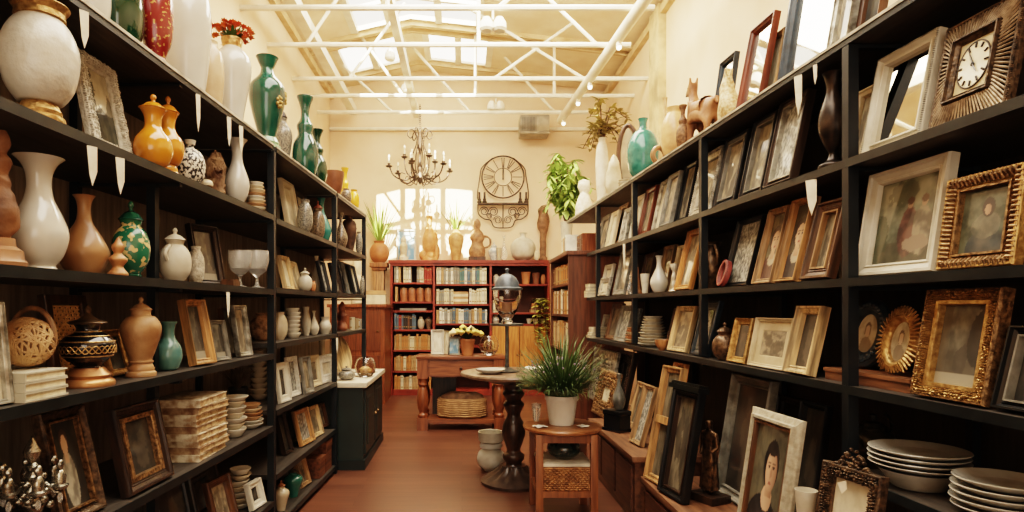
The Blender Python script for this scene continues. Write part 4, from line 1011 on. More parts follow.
# bottom shelf, near bay
frame('L',Z6,222,268,452,'black','dark','large black frame in the shadow at the back of the bottom shelf',.30,14,0,.16)
frame('L',Z6,158,196,474,'black','dark','black frame at the near end of the bottom shelf',.10,12,0,.16)
frame('L',Z6,190,222,461,'dark','dark','dark walnut frame, second on the bottom shelf',.16,12,0,.3)
frame('L',Z6,214,236,479,'brown','sepia','small brown frame with a reddish picture in front on the bottom shelf',.05,14,6,.2)
x, y = spot('L',240,.13)
plate_stack(x, y, Z6, [.06,.06,.058,.056,.055,.054,.05], [.03]*7, [wmat,wg2], 'small white dish', 'on the bottom shelf between brown and white frames', 'white dishes on the bottom shelf', 'dish', 'dish', .9)
frame('L',Z6,249,262,482,'white','dark','white frame with dark picture on the bottom shelf by the first post',.045,14,6,.26)
# ---- price tags hanging from the shelf edges
for px, z, hp, wp, lab in ((84,Z1,38,9,'white paper tag hanging from the top shelf near the carved white frame'),(198,Z1,38,5,'slim paper tag hanging from the top shelf below the large white vase'),(229,Z1,30,5,'first of two slim paper tags above the white bottle vase'),(241,Z1,28,5,'second of two slim paper tags above the white bottle vase, nearer the post'),
    (92,Z2,40,10,'pale paper tag under the second shelf below the carved white frame'),(120,Z2,37,9,'white pointed paper tag under the amber jar on the second shelf'),(228,Z3,26,4,'white tag hanging from the third shelf over the pale silver frame'),(337,.995,16,3,'small white tag on the second post below the fourth shelf')):
    tag_at('L',px,z-.03,hp,wp,lab)
# ================================================================ RIGHT SHELVING: FRAMES
A1, A2, A3, A4, A5 = 2.07, 1.665, 1.272, .917, .625
G1, G2, G3, G4 = 'things on top of the picture shelving','frames on the upper picture shelf','frames on the middle picture shelf','frames on the lower picture shelf'
# ---- top
frame('R',A1,783,838,-52,'blue','mirror','big blue-black framed mirror on top of the picture shelving',.10,9,0,.13,.035,maxh=False,cat_='mirror',name='framed_mirror')
frame('R',A1,832,853,-20,'silver','sepia','pale silver frame overlapping the big blue-black mirror on the top shelf',.06,10,0,.16,maxh=False)
frame('R',A1,856,880,-30,'brown','dark','brown frame cut off by the upper picture edge beside the silver frame',.08,10,0,.16,maxh=False)
frame('R',A1,741,765,22,'red','mirror','slim red mahogany framed mirror on the top shelf',.05,11,0,.10,.03,maxh=False,cat_='mirror',name='framed_mirror')
frame('R',A1,764,779,34,'tan','card','pale tan frame tucked behind the red mahogany mirror',.09,10,0,.16,maxh=False)
frame('R',A1,709,724,58,'blue','mirror','narrow blue-black framed mirror behind the crackled ornament',.14,8,0,.12,maxh=False,cat_='mirror',name='framed_mirror')
# llama figurine (one skinned body)
def skin_body(name, mat, parent, joints, edges, loc, rz, sub=2, radii=None):
    me = bpy.data.meshes.new(name); me.from_pydata([j[0] for j in joints], edges, [])
    o = bpy.data.objects.new(name, me); COL.objects.link(o); m = o.modifiers.new('Skin','SKIN'); o.modifiers.new('Sub','SUBSURF').levels = sub; o.modifiers['Sub'].render_levels = sub
    for i, j in enumerate(joints):
        r = j[1]; me.skin_vertices[0].data[i].radius = (r, r) if not isinstance(r, tuple) else r
        me.skin_vertices[0].data[i].use_root = (i == 0)
    m.use_smooth_shade = True
    me.materials.append(mat); o.parent = parent; o.location = loc; o.rotation_euler = (0,0,rz)
    dg = bpy.context.evaluated_depsgraph_get(); bm = bmesh.new(); bm.from_object(o, dg); o.modifiers.clear()
    for f in bm.faces: f.smooth = True
    bm.to_mesh(me); bm.free(); return o
claym = M('brown_clay_figure',(176,118,70),.5,0,(132,80,44),14,.2,40)
x, y = spot('R',704,.09); s = y/F
H = hz(70,y)-A1
t = thing('llama_figurine','brown clay llama figurine facing the back of the shop on the top shelf','figurine',(x,y,A1+.001),sang('R')+PI)
J = [((0,0,.42*H),.17*H),((.22*H,0,.44*H),.15*H),((-.24*H,0,.44*H),.16*H),((.31*H,0,.62*H),.085*H),((.36*H,0,.78*H),.062*H),((.39*H,0,.88*H),.068*H),((.50*H,0,.845*H),.045*H),((.56*H,0,.83*H),.032*H),
     ((.24*H,.09*H,.22*H),.055*H),((.24*H,.09*H,0.035*H),.042*H),((.24*H,-.09*H,.22*H),.055*H),((.24*H,-.09*H,.035*H),.042*H),
     ((-.26*H,.09*H,.24*H),.065*H),((-.30*H,.09*H,.14*H),.045*H),((-.27*H,.09*H,.035*H),.042*H),((-.26*H,-.09*H,.24*H),.065*H),((-.30*H,-.09*H,.14*H),.045*H),((-.27*H,-.09*H,.035*H),.042*H),
     ((.345*H,.045*H,.94*H),.022*H),((.33*H,.055*H,1.02*H),.012*H),((.345*H,-.045*H,.94*H),.022*H),((.33*H,-.055*H,1.02*H),.012*H),((-.38*H,0,.48*H),.04*H),((-.42*H,0,.38*H),.025*H)]
E = [(0,1),(0,2),(1,3),(3,4),(4,5),(5,6),(6,7),(1,8),(8,9),(1,10),(10,11),(2,12),(12,13),(13,14),(2,15),(15,16),(16,17),(5,18),(18,19),(5,20),(20,21),(2,22),(22,23)]
skin_body('body', claym, t, J, E, (0,0,0), 0)
bm = nb()
for sgn in (-1,1): ball(bm,(.40*H,sgn*.055*H,.885*H),.012*H,u=8,v=6)
ball(bm,(.585*H,0,.835*H),.014*H,u=8,v=6); obj('eyes_and_nose', bm, M('dark_eyes',(30,24,20),.3), t)
x, y, w, h = place('R',730,.10,A1,26,66,False)
t = thing('rabbit_figurine','crackled cream and gold sitting rabbit ornament on the top shelf','figurine',(x,y,A1+.001),sang('R')+PI)
k = h
skin_body('body', M('crackled_cream_gold',(222,198,150),.45,.1,(178,136,80),60,.5,70), t,
 [((0,0,.22*k),.2*k),((.02*k,0,.42*k),.17*k),((.1*k,0,.6*k),.12*k),((.13*k,0,.72*k),.11*k),((.22*k,0,.7*k),.06*k),((.08*k,.04*k,.84*k),.035*k),((.03*k,.05*k,.98*k),.02*k),((.08*k,-.04*k,.84*k),.035*k),((.03*k,-.05*k,.98*k),.02*k),((.14*k,.08*k,.1*k),.07*k),((.2*k,.08*k,.05*k),.045*k),((.14*k,-.08*k,.1*k),.07*k),((.2*k,-.08*k,.05*k),.045*k),((-.2*k,0,.1*k),.07*k)],
 [(0,1),(1,2),(2,3),(3,4),(3,5),(5,6),(3,7),(7,8),(0,9),(9,10),(0,11),(11,12),(0,13)], (0,0,0), 0)
vase('R',688,14,A1,105,'gourd',M('carved_brown_gourd',(150,104,62),.6,0,(100,64,36),60,.6,60),'carved brown wooden gourd standing just past the llama',.06,cat_='gourd',name='wooden_gourd')
vase('R',674,27,A1,108,'round',M('peach_ceramic',(226,180,120),.35,0,(206,152,96),20,0,0,.3),'peach coloured round vase on the top shelf',.10)
vase('R',665,12,A1,98,'bottle',M('sandy_ceramic',(216,178,128),.45,0,(186,142,94),20),'slim sandy bottle vase behind the peach vase',.2)
vase('R',643,33,A1,119,'globe',M('teal_crackle',(60,140,124),.2,0,(36,112,102),20,0,0,.6),'teal globe bottle with short neck on the top shelf',.11,cat_='vase')
x, y = spot('R',659,.05); r_ = 9*y/F; bm = nb(); tube(bm,[(r_*.8*math.cos(2*PI*i/24),0,r_*1.1+r_*.85*math.sin(2*PI*i/24)) for i in range(24)],r_*.28,8,True); box(bm,-r_*.5,r_*.5,-.02,.02,0,.012)
tag(obj('ring_ornament', bm, tan, None, (x,y,A1+.001), (0,0,.3)),'tan ceramic ring ornament in front of the teal globe bottle','ornament')
x, y = spot('R',628,.22); h = hz(124,y)-A1; t = thing('oval_mirror','brown oval hand mirror standing upright behind the pale stones','mirror',(x,y,A1+.001),-.5)
bm = nb(); tube(bm,[(h*.13*math.cos(2*PI*i/28),0,h*.55+h*.43*math.sin(2*PI*i/28)) for i in range(28)],h*.03,8,True); obj('rim', bm, fmat('brown'), t)
bm = nb(); n=24; v=[bm.verts.new((h*.12*math.cos(2*PI*i/n),0,h*.55+h*.42*math.sin(2*PI*i/n))) for i in range(n)]; bm.faces.new(v); obj('mirror_glass', bm, M('dull_mirror',(196,180,150),.25,.6), t, smooth=False)
bm = nb(); box(bm,-h*.12,h*.12,-.03,.03,0,.02); obj('foot', bm, fmat('brown'), t, smooth=False)
def rock(name, lab, px, d, z, wpx, ytop, mat, seed, catn='stone', prof_=((0,0),(.7,0),(1,.2),(.85,.5),(.6,.8),(.3,.95),(0,1)), amp=.1, side='R', flat=.7):
    x, y, w, h = place(side,px,d,z,wpx,ytop,False); bm = nb(); lathe(bm,[(p[0]*w/2,p[1]*h) for p in prof_],16,1,flat)
    bmesh.ops.subdivide_edges(bm, edges=list(bm.edges), cuts=1, use_grid_fill=True); rough(bm, amp*w, 3/w, seed)
    zmin = min(v.co.z for v in bm.verts); bmesh.ops.translate(bm, verts=bm.verts, vec=(0,0,-zmin))
    return tag(obj(name, bm, mat, None, (x,y,z+.001)), lab, catn)
rock('pale_shell_stone','crumpled white shell stone on the top shelf beyond the teal bottle',614,.07,A1,18,156,stone,3)
x, y = spot('R',625,.055); plate_stack(x,y,A1,[.05,.05,.048],[.022]*3,[wg2,wmat],'small pale saucer','before the teal globe bottle','saucers on the picture shelving','saucer','saucer',.8)
hv = vase('R',602,13,A1,138,'tall',M('white_horn_vase',(232,222,200),.5,0,(208,192,164),10,.2,20),'tall white horn shaped vase near the far end of the top shelf',.08)
rock('white_carved_bust','white carved bust like stone at the far end of the top shelf',583,.08,A1,18,180,M('white_plaster',(236,226,206),.6,0,(212,196,166),30,.4,30),9,'sculpture',((0,0),(1,0),(1,.25),(.7,.45),(.5,.6),(.7,.78),(.6,.93),(0,1)),.08)
rock('beige_stone','beige stone between the horn vase and the shell stone',609,.17,A1,12,165,stone,14)
# ---- second shelf (z A2), far to near
for a,b,yt,mt,pc,lab,dd in ((598,606,216,'grey','sepia','thin grey frame, farthest on the upper picture shelf',.06),(604,611,215,'cream','card','first of two thin cream frames past the farthest grey frame, upper shelf',.08),(609,616,212,'cream','card','second of two thin cream frames, upper shelf',.05),(614,623,205,'tan','sepia','tan frame beside the two cream frames on the upper picture shelf',.07),(621,627,209,'silver','etch','small silver frame on the upper picture shelf, beside the tan one',.05),(626,631,200,'black','dark','thin black frame by the second farthest post, upper shelf',.09),(631,639,196,'white','card','plain white framed card on the upper picture shelf',.06),(638,648,188,'red','sepia','red-brown carved frame on the upper picture shelf',.05),(648,656,184,'cream','etch','cream frame next to the red-brown carved frame',.06),(654,662,181,'silver','card','tall silver frame next to the cream one, upper shelf',.08),(661,667,178,'black','dark','narrow black frame beside the tall silver frame',.06),(666,677,174,'grey','sepia','grey frame with brown picture, upper picture shelf',.06),(677,689,163,'black','sepia','dark frame with grey picture just past the third post, upper shelf',.07)):
    frame('R',A2,a,b,yt,mt,pc,lab,dd,12,0,.16,.025,grp=G2)
frame('R',A2,691,712,152,'silver','sepia','worn silver frame with a sepia picture at the third post, upper shelf',.06,12,0,.2,.03,orn='beads',grp=G2)
frame('R',A2,717,739,136,'black','sepia','black frame with a tall beige picture, upper shelf',.06,12,0,.15,.03,lip='grey',grp=G2)
frame('R',A2,745,768,118,'black','sepia','black frame with brown scene, second from the dark baluster vase',.06,12,0,.13,.035,lip='grey',grp=G2)
frame('R',A2,770,798,95,'dark','etch','brown-black frame with shiny grey scene, nearest the dark baluster vase',.045,12,0,.12,.035,lip='silver',grp=G2)
turned('dark bronze baluster vase beside the nearest post on the upper picture shelf',833,.075,A2,31,56,[(.85,0),(1,.03),(.95,.07),(.5,.1),(.32,.15),(.3,.19),(.6,.27),(.95,.4),(1,.5),(.85,.63),(.55,.76),(.45,.86),(.6,.96),(.75,1)],M('dark_bronze',(66,52,42),.3,.5,(36,30,26),20),'vase','baluster_vase',side='R')
frame('R',A2,849,868,90,'cream','sepia','narrow cream frame past the nearest post, beside the white mirror',.09,12,0,.24,.03,grp=G2)
frame('R',A2,868,928,46,'white','mirror','white carved framed mirror beside the sunburst clock',.06,11,0,.105,.028,prof='scoop',orn='beads',ornmat='silver',lip='white',cat_='mirror',name='framed_mirror')
# sunburst clock
mid, w, h, phi = place_frame('R',A2,935,1014,11,.06,11,0); h = min(h, tops('R',A2,mid.y)+.0)
t = thing('sunburst_clock','square bronze sunburst clock with radiating slats and a cream dial','clock',(mid.x,mid.y,A2+.001))
t.rotation_euler = (Matrix.Rotation(phi,3,'Z')@Matrix.Rotation(math.radians(-11),3,'X')).to_euler()
iw, ih = w*.44, h*.48; z0 = (h-ih)/2
bm = nb(); moulding(bm,w,h,.014,.026,'round'); obj('outer_rim', bm, bronze, t, smooth=False)
bm = nb(); ornament(bm,w,h,.02,.022,'beads',random); obj('beaded_edge', bm, bronze, t)
bm = nb(); moulding(bm,iw+.036,ih+.036,.02,.04,'step',z0-.018); obj('dial_frame', bm, bronze, t, smooth=False)
bm = nb(); box(bm,-w/2+.008,w/2-.008,-.006,-.001,.008,h-.008); obj('backing_board', bm, M('dark_slat_back',(26,19,15),.7), t, smooth=False)
bm = nb(); n = 21
for i in range(n):
    for e in range(4):
        q = (i+.5)/n; 
        if e < 2: o_ = Vector((-w/2+w*q, 0, 0 if e == 0 else h)); c_ = Vector((-iw/2-.02+(iw+.04)*q, 0, z0-.02 if e == 0 else z0+ih+.02))
        else: o_ = Vector((-w/2 if e == 2 else w/2, 0, h*q)); c_ = Vector((-iw/2-.02 if e == 2 else iw/2+.02, 0, z0-.02+(ih+.04)*q))
        a_, b_ = c_.lerp(o_,.02), c_.lerp(o_,.95); tube(bm,[(a_.x,-.03,a_.z),(b_.x,-.02,b_.z)],.0031,5)
obj('slat', bm, M('sunburst_slats',(168,146,118),.38,.4,(120,98,74),60), t)
bm = nb(); box(bm,-iw/2,iw/2,-.022,-.012,z0,z0+ih); obj('face_plate', bm, M('face_plate',(206,180,132),.5), t, smooth=False)
bm = nb(); rx, rzz = iw*.46, ih*.44; n = 40; v = [bm.verts.new((rx*math.cos(2*PI*i/n),-.024,h/2+rzz*math.sin(2*PI*i/n))) for i in range(n)]; bm.faces.new(v); dl = obj('dial', bm, M('dial_cream',(232,218,180),.4,0,(220,202,160),20,0,0,.4), t, smooth=False)
bm = nb()
tube(bm,[(rx*math.cos(2*PI*i/n),-.024,h/2+rzz*math.sin(2*PI*i/n)) for i in range(n)],.0022,5,True)
for i in range(12):
    a = 2*PI*i/12; ca, sa = math.cos(a), math.sin(a); tube(bm,[(rx*.72*ca,-.0255,h/2+rzz*.72*sa),(rx*.93*ca,-.0255,h/2+rzz*.93*sa)],.0028,5)
obj('hour_mark', bm, M('dark_mark',(60,44,32),.5), dl)
for (ax, az), nm in (((-.38,.4),'minute_hand'),((.3,-.24),'hour_hand')):
    bm = nb(); tube(bm,[(-ax*.2*rx,-.027,h/2-az*.2*rzz),(ax*rx,-.027,h/2+az*rzz*1.6)],.0026,5,r2=.0012); ball(bm,(0,-.027,h/2),.006,.003,.006,8,5); obj(nm, bm, blackg, dl)
# ---- third shelf (z A3)
x, y = spot('R',595,.06)
for i in range(4):
    t = thing('book',f'small pale book, {["lowest","third","second","topmost"][i]} of the pile at the far end of the middle picture shelf','book',(x,y,A3+.001+.03*i),sang('R')+.05*i,'pale books at the far end'); book_geo(t,.09,.12,.029,wg2 if i%2 else wmat,M('book_pages',(222,208,176),.8))
for a,b,yt,mt,pc,lab,dd in ((600,608,265,'white','card','white frame beside the far pile of pale books, middle shelf',.05),(601,610,264,'bronze','sepia','bronze carved frame behind the little white frames, middle shelf',.12),(603,612,278,'silver','card','little silver frame in front of the bronze carved one',.04),(615,626,251,'grey','sepia','tall grey frame leaning on the middle shelf at the farthest bay',.05),(640,649,254,'brown','sepia','brown frame in the dark behind the glass cup, middle shelf',.16),(648,656,250,'dark','dark','dark frame behind the white vase, farther of two',.17),(658,668,246,'tan','sepia','tan frame behind the white vase, nearer of two',.17),(672,680,246,'cream','sepia','cream frame behind the glass candlestick',.14)):
    frame('R',A3,a,b,yt,mt,pc,lab,dd,12,0,.16,.025,grp=G3)
turned('small turned wooden cone on the middle picture shelf',638,.06,A3,8,267,[(1,0),(1,.06),(.6,.2),(.45,.5),(.25,.8),(.1,1)],woodt,'cone','wooden_cone',side='R')
vase('R',630,6,A3,276,'bottle',glassm,'small clear glass bottle before the wooden cone',.05,cat_='bottle',name='glass_bottle')
vase('R',645,10,A3,274,'cup',M('milky_glass',(222,214,196),.15,0,(200,188,164),20),'milky glass cup beside the white vase on the middle shelf',.05,cat_='cup',name='glass_cup')
vase('R',661,18,A3,256,'bottle',wg,'white bottle vase on the middle picture shelf',.08)
turned('glass candlestick between the white vase and the honey frame',674,.06,A3,10,264,[(1,0),(.9,.04),(.3,.12),(.5,.25),(.3,.4),(.5,.55),(.3,.7),(.7,.85),(.8,1)],MATS['milky_glass'],'candlestick','candlestick',side='R')
frame('R',A3,678,693,221,'orange','sepia','tall honey coloured frame with grey picture at the third post',.05,14,0,.16,.03,grp=G3)
vase('R',711,26,A3,243,'jug',M('bronze_pitcher',(116,88,60),.35,.6,(66,48,32),40,.2,60),'bronze pitcher with a spout and handle beside the honey frame',.09,cat_='pitcher',name='pitcher',handles=[(0,.45,.95,.2)],collar=(MATS['bronze_pitcher'],.08))
oval_frame('R',A3,723,16,262,'rose','portrait','small red oval frame leaning in front of the black etched frame',.03,16,.62,bw=.2,seed=5)
frame('R',A3,727,752,219,'black','etch','black frame around a grey etching on the middle shelf',.07,14,0,.09,.03,grp=G3)
frame('R',A3,757,776,209,'tan','portrait','tan wooden frame with a pale portrait, first of three wooden frames',.06,14,0,.17,.03,grp=G3,seed=12)
frame('R',A3,780,801,200,'oak','portrait','oak frame with a pale portrait, second of three wooden frames',.05,14,0,.13,.035,grp=G3,seed=22)
frame('R',A3,807,836,202,'brown','sepia','brown stepped frame by the nearest post, third of three wooden frames',.05,14,0,.24,.035,lip='tan',grp=G3)
x, y = spot('R',853,.17); bm = nb(); box(bm,-.035,.035,-.03,.03,0,.09); box(bm,-.037,.037,-.032,.032,.091,.11)
tag(obj('cream_box', bm, wg2, None, (x,y,A3+.001), (0,0,sang('R')), smooth=False),'small cream box behind the nearest post on the middle shelf','box')
frame('R',A3,856,934,152,'white','group','large white frame with a faded pastoral scene of figures',.055,9,0,.13,.035,prof='step',grp=G3,nx=70)
frame('R',A3,945,1023,173,'gold','bust','ornate gilt frame with a portrait of a seated figure in dark dress',.055,8,0,.16,.03,prof='scoop',orn='flutes',ornmat='oldgold',lip='oldgold',grp=G3,nx=60)
# ---- fourth shelf (z A4)
x, y = spot('R',598,.07)
for i in range(4):
    t = thing('book',f'pale paperback, {["lowest","third","second","topmost"][i]} of the pile at the far end of the lower picture shelf','book',(x,y,A4+.001+.024*i),sang('R')+.06*i,'pale paperbacks at the far end'); book_geo(t,.1,.13,.023,wmat if i%2 else wg2,M('book_pages',(222,208,176),.8))
for a,b,yt,mt,pc,lab,dd in ((601,609,315,'grey','sepia','grey frame beside the far pile of paperbacks, lower shelf',.14),(607,617,304,'brown','sepia','brown frame leaning past the paperbacks on the lower shelf',.07),(616,627,306,'grey','etch','grey-black frame with pale print on the lower shelf',.05),(627,635,309,'silver','card','small silver frame behind the brown saucers',.16),(668,677,309,'brown','dark','brown frame in the dark behind the wooden bowl',.12)):
    frame('R',A4,a,b,yt,mt,pc,lab,dd,14,0,.15,.025,grp=G4)
x, y = spot('R',634,.06); plate_stack(x,y,A4,[.066,.066,.06,.06,.055,.055,.05],[.022]*7,[tan,wg2,terra],'brown saucer','on the lower picture shelf','stacked brown saucers on the lower picture shelf','saucer','saucer',.75)
x, y = spot('R',653,.1); gp = M('grey_white_plate',(196,190,172),.35,0,(166,158,138),20)
plate_stack(x,y,A4,[.098,.098,.096,.09,.09,.085,.08,.075,.07,.066,.062],[.024]*11,[gp,wg2],'grey-white plate','behind the wooden bowl','tall stack of plates on the lower picture shelf','plate','plate',.75)
vase('R',662,15,A4,340,'bowl',woodt,'small wooden bowl in front of the tall plate stack',.03,cat_='bowl',name='wooden_bowl')
frame('R',A4,671,689,307,'pine','sepia','pale pine frame with brown picture on the lower shelf',.06,14,4,.14,.03,grp=G4)
frame('R',A4,695,711,302,'blue','etch','grey-blue frame with silvery picture, lower shelf',.07,14,0,.2,.03,lip='grey',grp=G4)
t = vase('R',725,27,A4,322,'round',M('bronze_pot',(128,98,70),.35,.5,(72,52,36),50,.4,50),'bronze lidded pot with bumps between the grey-blue and gilt frames',.07,cat_='pot',name='lidded_pot',lid=.26)
frame('R',A4,731,748,319,'gold','dark','small gilt frame beside the bronze lidded pot',.05,12,0,.2,.025,prof='scoop',orn='beads',grp=G4)
frame('R',A4,752,789,319,'cream','sepia','cream mounted photograph in a thin pine frame, lower shelf',.055,11,0,.06,.025,mount=.14,mountmat='cream',grp=G4,nx=36)
frame('R',A4,791,816,308,'pine','dark','pale pine frame with dark portrait overlapping the cream mounted photograph',.045,13,0,.2,.04,grp=G4)
# wooden tray with the two ovals behind it
ya, yb = spot('R',823,.05)[1], spot('R',907,.05)[1]; m_ = (ya+yb)/2
t = thing('wooden_tray','flat brown wooden box lid lying along the shelf edge under two oval frames','tray',(fx('R',m_,.155),m_,A4+.001),sang('R')); L_ = (ya-yb)/2
bm = nb(); box(bm,-L_,L_,-.10,.10,0,.03); obj('body', bm, wood('tray_wood',(132,84,54),None,.45,0), t, smooth=False)
bm = nb(); box(bm,-L_-.004,L_+.004,-.104,.104,.0302,.042); obj('lid', bm, wood('tray_lid_wood',(150,98,64),None,.42,0), t, smooth=False)
oval_frame('R',A4+.043,862,41,301,'blue','cameo','blue-black carved oval frame standing on the wooden tray',.14,12,.84,bw=.26,seed=8)
oval_frame('R',A4+.043,896,36,311,'gold','cameo','gold sunburst oval frame standing on the wooden tray',.10,12,.76,'rays',.26,seed=9)
vase('R',920,30,A4,352,'cup',M('dark_patterned_cup',(66,76,82),.3,0,(24,28,32),90,0,0,.4),'dark patterned cup behind the large gilt frame',.27,cat_='cup',name='cup')
frame('R',A4,921,996,287,'oldgold','faded','large carved gilt frame with a faded landscape, lower shelf',.055,10,0,.14,.038,prof='scoop',orn='carved',ornmat='gold',lip='gold',lipw=.38,grp=G4,nx=60)
frame('R',A4,1004,1060,330,'black','dark','black frame cut off at the picture edge beside the large gilt frame',.06,14,0,.16,.04,lip='grey',grp=G4)
# ---- plates on the lowest near shelf
cer = M('pale_grey_plate',(188,184,172),.22,0,(170,164,150),12,0,0,.4)
x, y = spot('R',918,.12); st = math.sqrt(1+(x/y)**2); R1 = 107*y/F/st/2
bm = nb(); lathe(bm,[(0,0),(R1*.5,0),(R1*.55,.004),(R1*.8,.05),(R1*.84,.056),(R1*.8,.054),(R1*.5,.012),(0,.012)],40); tag(obj('serving_bowl', bm, cer, None, (x,y,A5+.001)),'wide pale bowl under the stack of four plates','bowl')
plate_stack(x,y,A5+.05,[R1*.99,R1,R1,R1],[.024]*4,[cer],'large pale plate','on the wide bowl','four plates on the wide bowl','plate','plate',.62)
x, y = spot('R',1002,.13); R2 = 112*y/F/math.sqrt(1+(x/y)**2)/2
plate_stack(x,y,A5,[R2*.98,R2,R2,R2,R2],[.026]*5,[cer],'large pale plate','nearest the picture edge','nearest stack of five plates','plate','plate',.72)
x, y = spot('R',873,.27); t = thing('teapot','dark metal teapot with round knob and looped handle behind the plates','teapot',(x,y,A5+.001),.4)
bm = nb(); lathe(bm,prof('round',.15,.11,hollow=False),24); obj('body', bm, M('dark_pewter',(92,84,72),.35,.6,(50,46,40),20), t)
bm = nb(); lathe(bm,[(0,.108),(.04,.108),(.03,.122),(.006,.128),(.012,.14),(.012,.15),(0,.158)],16); obj('lid', bm, MATS['dark_pewter'], t)
bm = nb(); tube(bm,[(.07+.04*math.sin(PI*i/12),0,.05+.1*i/12) for i in range(13)],.006,6); obj('handle', bm, silver, t)
bm = nb(); tube(bm,[(-.06,0,.04),(-.09,0,.07),(-.1,0,.1)],.014,8,r2=.007); obj('spout', bm, MATS['dark_pewter'], t)
# ---- standing below: frames on the low cabinets
def floorframe(z, A, B, ytop, mat, pic, lab, lean=9, bw=.13, th=.03, **k):
    """A, B = bottom corners in plan; ytop = image row of the top at mid width"""
    global NF; NF += 1
    A, B = Vector(A), Vector(B); mid = (A+B)/2; w = (B-A).length; phi = math.atan2((B-A).y,(B-A).x); h = (hz(ytop,mid.y)-z)/math.cos(math.radians(lean))
    t = thing('picture_frame', lab, 'picture frame', (mid.x,mid.y,z+.001))
    t.rotation_euler = (Matrix.Rotation(phi,3,'Z')@Matrix.Rotation(math.radians(-lean),3,'X')).to_euler()
    k.setdefault('nx',40); k.setdefault('seed',NF); frame_geo(t,w,h,mat,pic,k.pop('seed'),bw,th,**k); return t, w, h
def ray(px, X): return (X, X*F/(px-CX))
floorframe(.28,ray(737,1.07),(1.085,2.015),414,'greige','lady','pale distressed frame with a portrait of a dark-haired person, standing on the low box',8.5,.14,.03,prof='reverse',lip='brown',nx=84)
floorframe(.28,ray(721,1.27),ray(759,1.28),378,'grey','dark','tall dark grey frame with a dim picture behind the dark-haired portrait',9,.13,.04,prof='scoop')
floorframe(.28,ray(790,1.36),ray(816,1.37),404,'black','dark','black frame in the shadow behind the dark-haired portrait, nearer',8,.14,.03)
floorframe(.28,ray(770,1.42),ray(800,1.43),398,'dark','dark','dark walnut frame in the shadow behind the dark-haired portrait',7,.14,.03)
t, w, h = floorframe(.28,ray(664,.99),ray(689,1.03),392,'black','sepia','tall black frame with a moulded cap, leaning on the low box cabinet',10,.15,.04,prof='step',lip='dark')
bm = nb(); box(bm,-w*.58,w*.58,-.055,.0,h,h+.022); box(bm,-w*.54,w*.54,-.047,.0,h+.022,h+.036); obj('cap_moulding', bm, fmat('black'), t, smooth=False)
t, w, h = floorframe(.28,(.985,3.165),(1.02,2.98),368,'oak','sepia','tall oak frame of two stacked pictures left of the tall black frame',11,.18,.035)
bm = nb(); box(bm,-w/2+.02,w/2-.02,-.033,-.004,h*.5,h*.5+w*.2); obj('middle_rail', bm, fmat('oak'), t, smooth=False)
floorframe(.37,ray(664,1.16),ray(675,1.175),364,'orange','dark','honey wood frame standing behind the two-picture oak frame',10,.14,.03)
floorframe(.37,ray(633,1.03),ray(644,1.05),387,'tan','etch','tan frame with a silvery picture leaning on the worn wooden cabinet',16,.16,.03)
floorframe(.37,ray(629,1.14),ray(642,1.15),384,'tan','sepia','tan frame just behind the silvery picture on the worn wooden cabinet',15,.15,.025)
# casket, panel and bottle
p = ray(617,1.02); t = thing('casket','black wooden casket on the worn wooden cabinet','casket',(p[0],p[1],.371),sang('R')+.5)
bm = nb(); box(bm,-.07,.07,-.05,.05,.018,.11); obj('body', bm, fmat('black'), t, smooth=False)
bm = nb(); box(bm,-.082,.082,-.062,.062,0,.018); box(bm,-.074,.074,-.054,.054,.104,.112); obj('base', bm, blackg, t, smooth=False)
bm = nb(); box(bm,-.076,.076,-.056,.056,.1125,.135); obj('lid', bm, fmat('black'), t, bev=.006)
floorframe(.37,ray(611,1.21),ray(625,1.23),352,'dark','dark','dark carved panel frame leaning behind the black casket',12,.3,.04,orn='carved')
vase(None,626,13,.508,374,'bottle',M('grey_bottle_glaze',(112,110,100),.3,0,(76,74,68),20,0,0,.4),'grey bottle vase standing on the black casket',spoti=(p[0]+.01,p[1]-.01),maxh=False,cat_='bottle',name='bottle_vase')
floorframe(.37,ray(594,1.02),ray(612,1.06),372,'oldgold','card','pale gold carved lattice frame behind the plant on the worn cabinet',14,.3,.03,prof='scoop',orn='carved')
floorframe(.37,ray(590,1.16),ray(612,1.18),350,'silver','dark','grey scrolled metal frame behind the plant on the worn cabinet',9,.26,.03,orn='carved')
# bronze statuette: a draped standing figure
p = ray(712,1.16); zb = .281; H = hz(416,p[1])-zb
t = thing('figurine','slender bronze figurine of a draped standing person on a dark plinth','figurine',(p[0],p[1],zb),sang('R')+.4)
bm = nb(); box(bm,-.07,.07,-.06,.06,0,.035); obj('plinth', bm, fmat('dark'), t, bev=.004)
q = H-.04; o = .036
J = [((0,0,o+.5*q),.075*q),((0,0,o+.62*q),.06*q),((0,0,o+.76*q),.08*q),((0,0,o+.84*q),.032*q),((.005*q,-.01*q,o+.92*q),.055*q),((0,-.01*q,o+.96*q),.05*q),
 ((.105*q,0,o+.78*q),.034*q),((.14*q,-.01*q,o+.62*q),.028*q),((.1*q,-.08*q,o+.55*q),.022*q),((-.105*q,0,o+.78*q),.034*q),((-.13*q,.02*q,o+.62*q),.028*q),((-.12*q,-.03*q,o+.48*q),.022*q),
 ((.05*q,0,o+.46*q),.07*q),((.055*q,-.02*q,o+.25*q),.05*q),((.05*q,.0,o+.04*q),.035*q),((.055*q,-.05*q,o+.02*q),.025*q),((-.05*q,0,o+.46*q),.07*q),((-.06*q,.01*q,o+.25*q),.05*q),((-.05*q,.02*q,o+.04*q),.035*q),((-.055*q,-.03*q,o+.02*q),.025*q)]
E = [(0,1),(1,2),(2,3),(3,4),(4,5),(2,6),(6,7),(7,8),(2,9),(9,10),(10,11),(0,12),(12,13),(13,14),(14,15),(0,16),(16,17),(17,18),(18,19)]
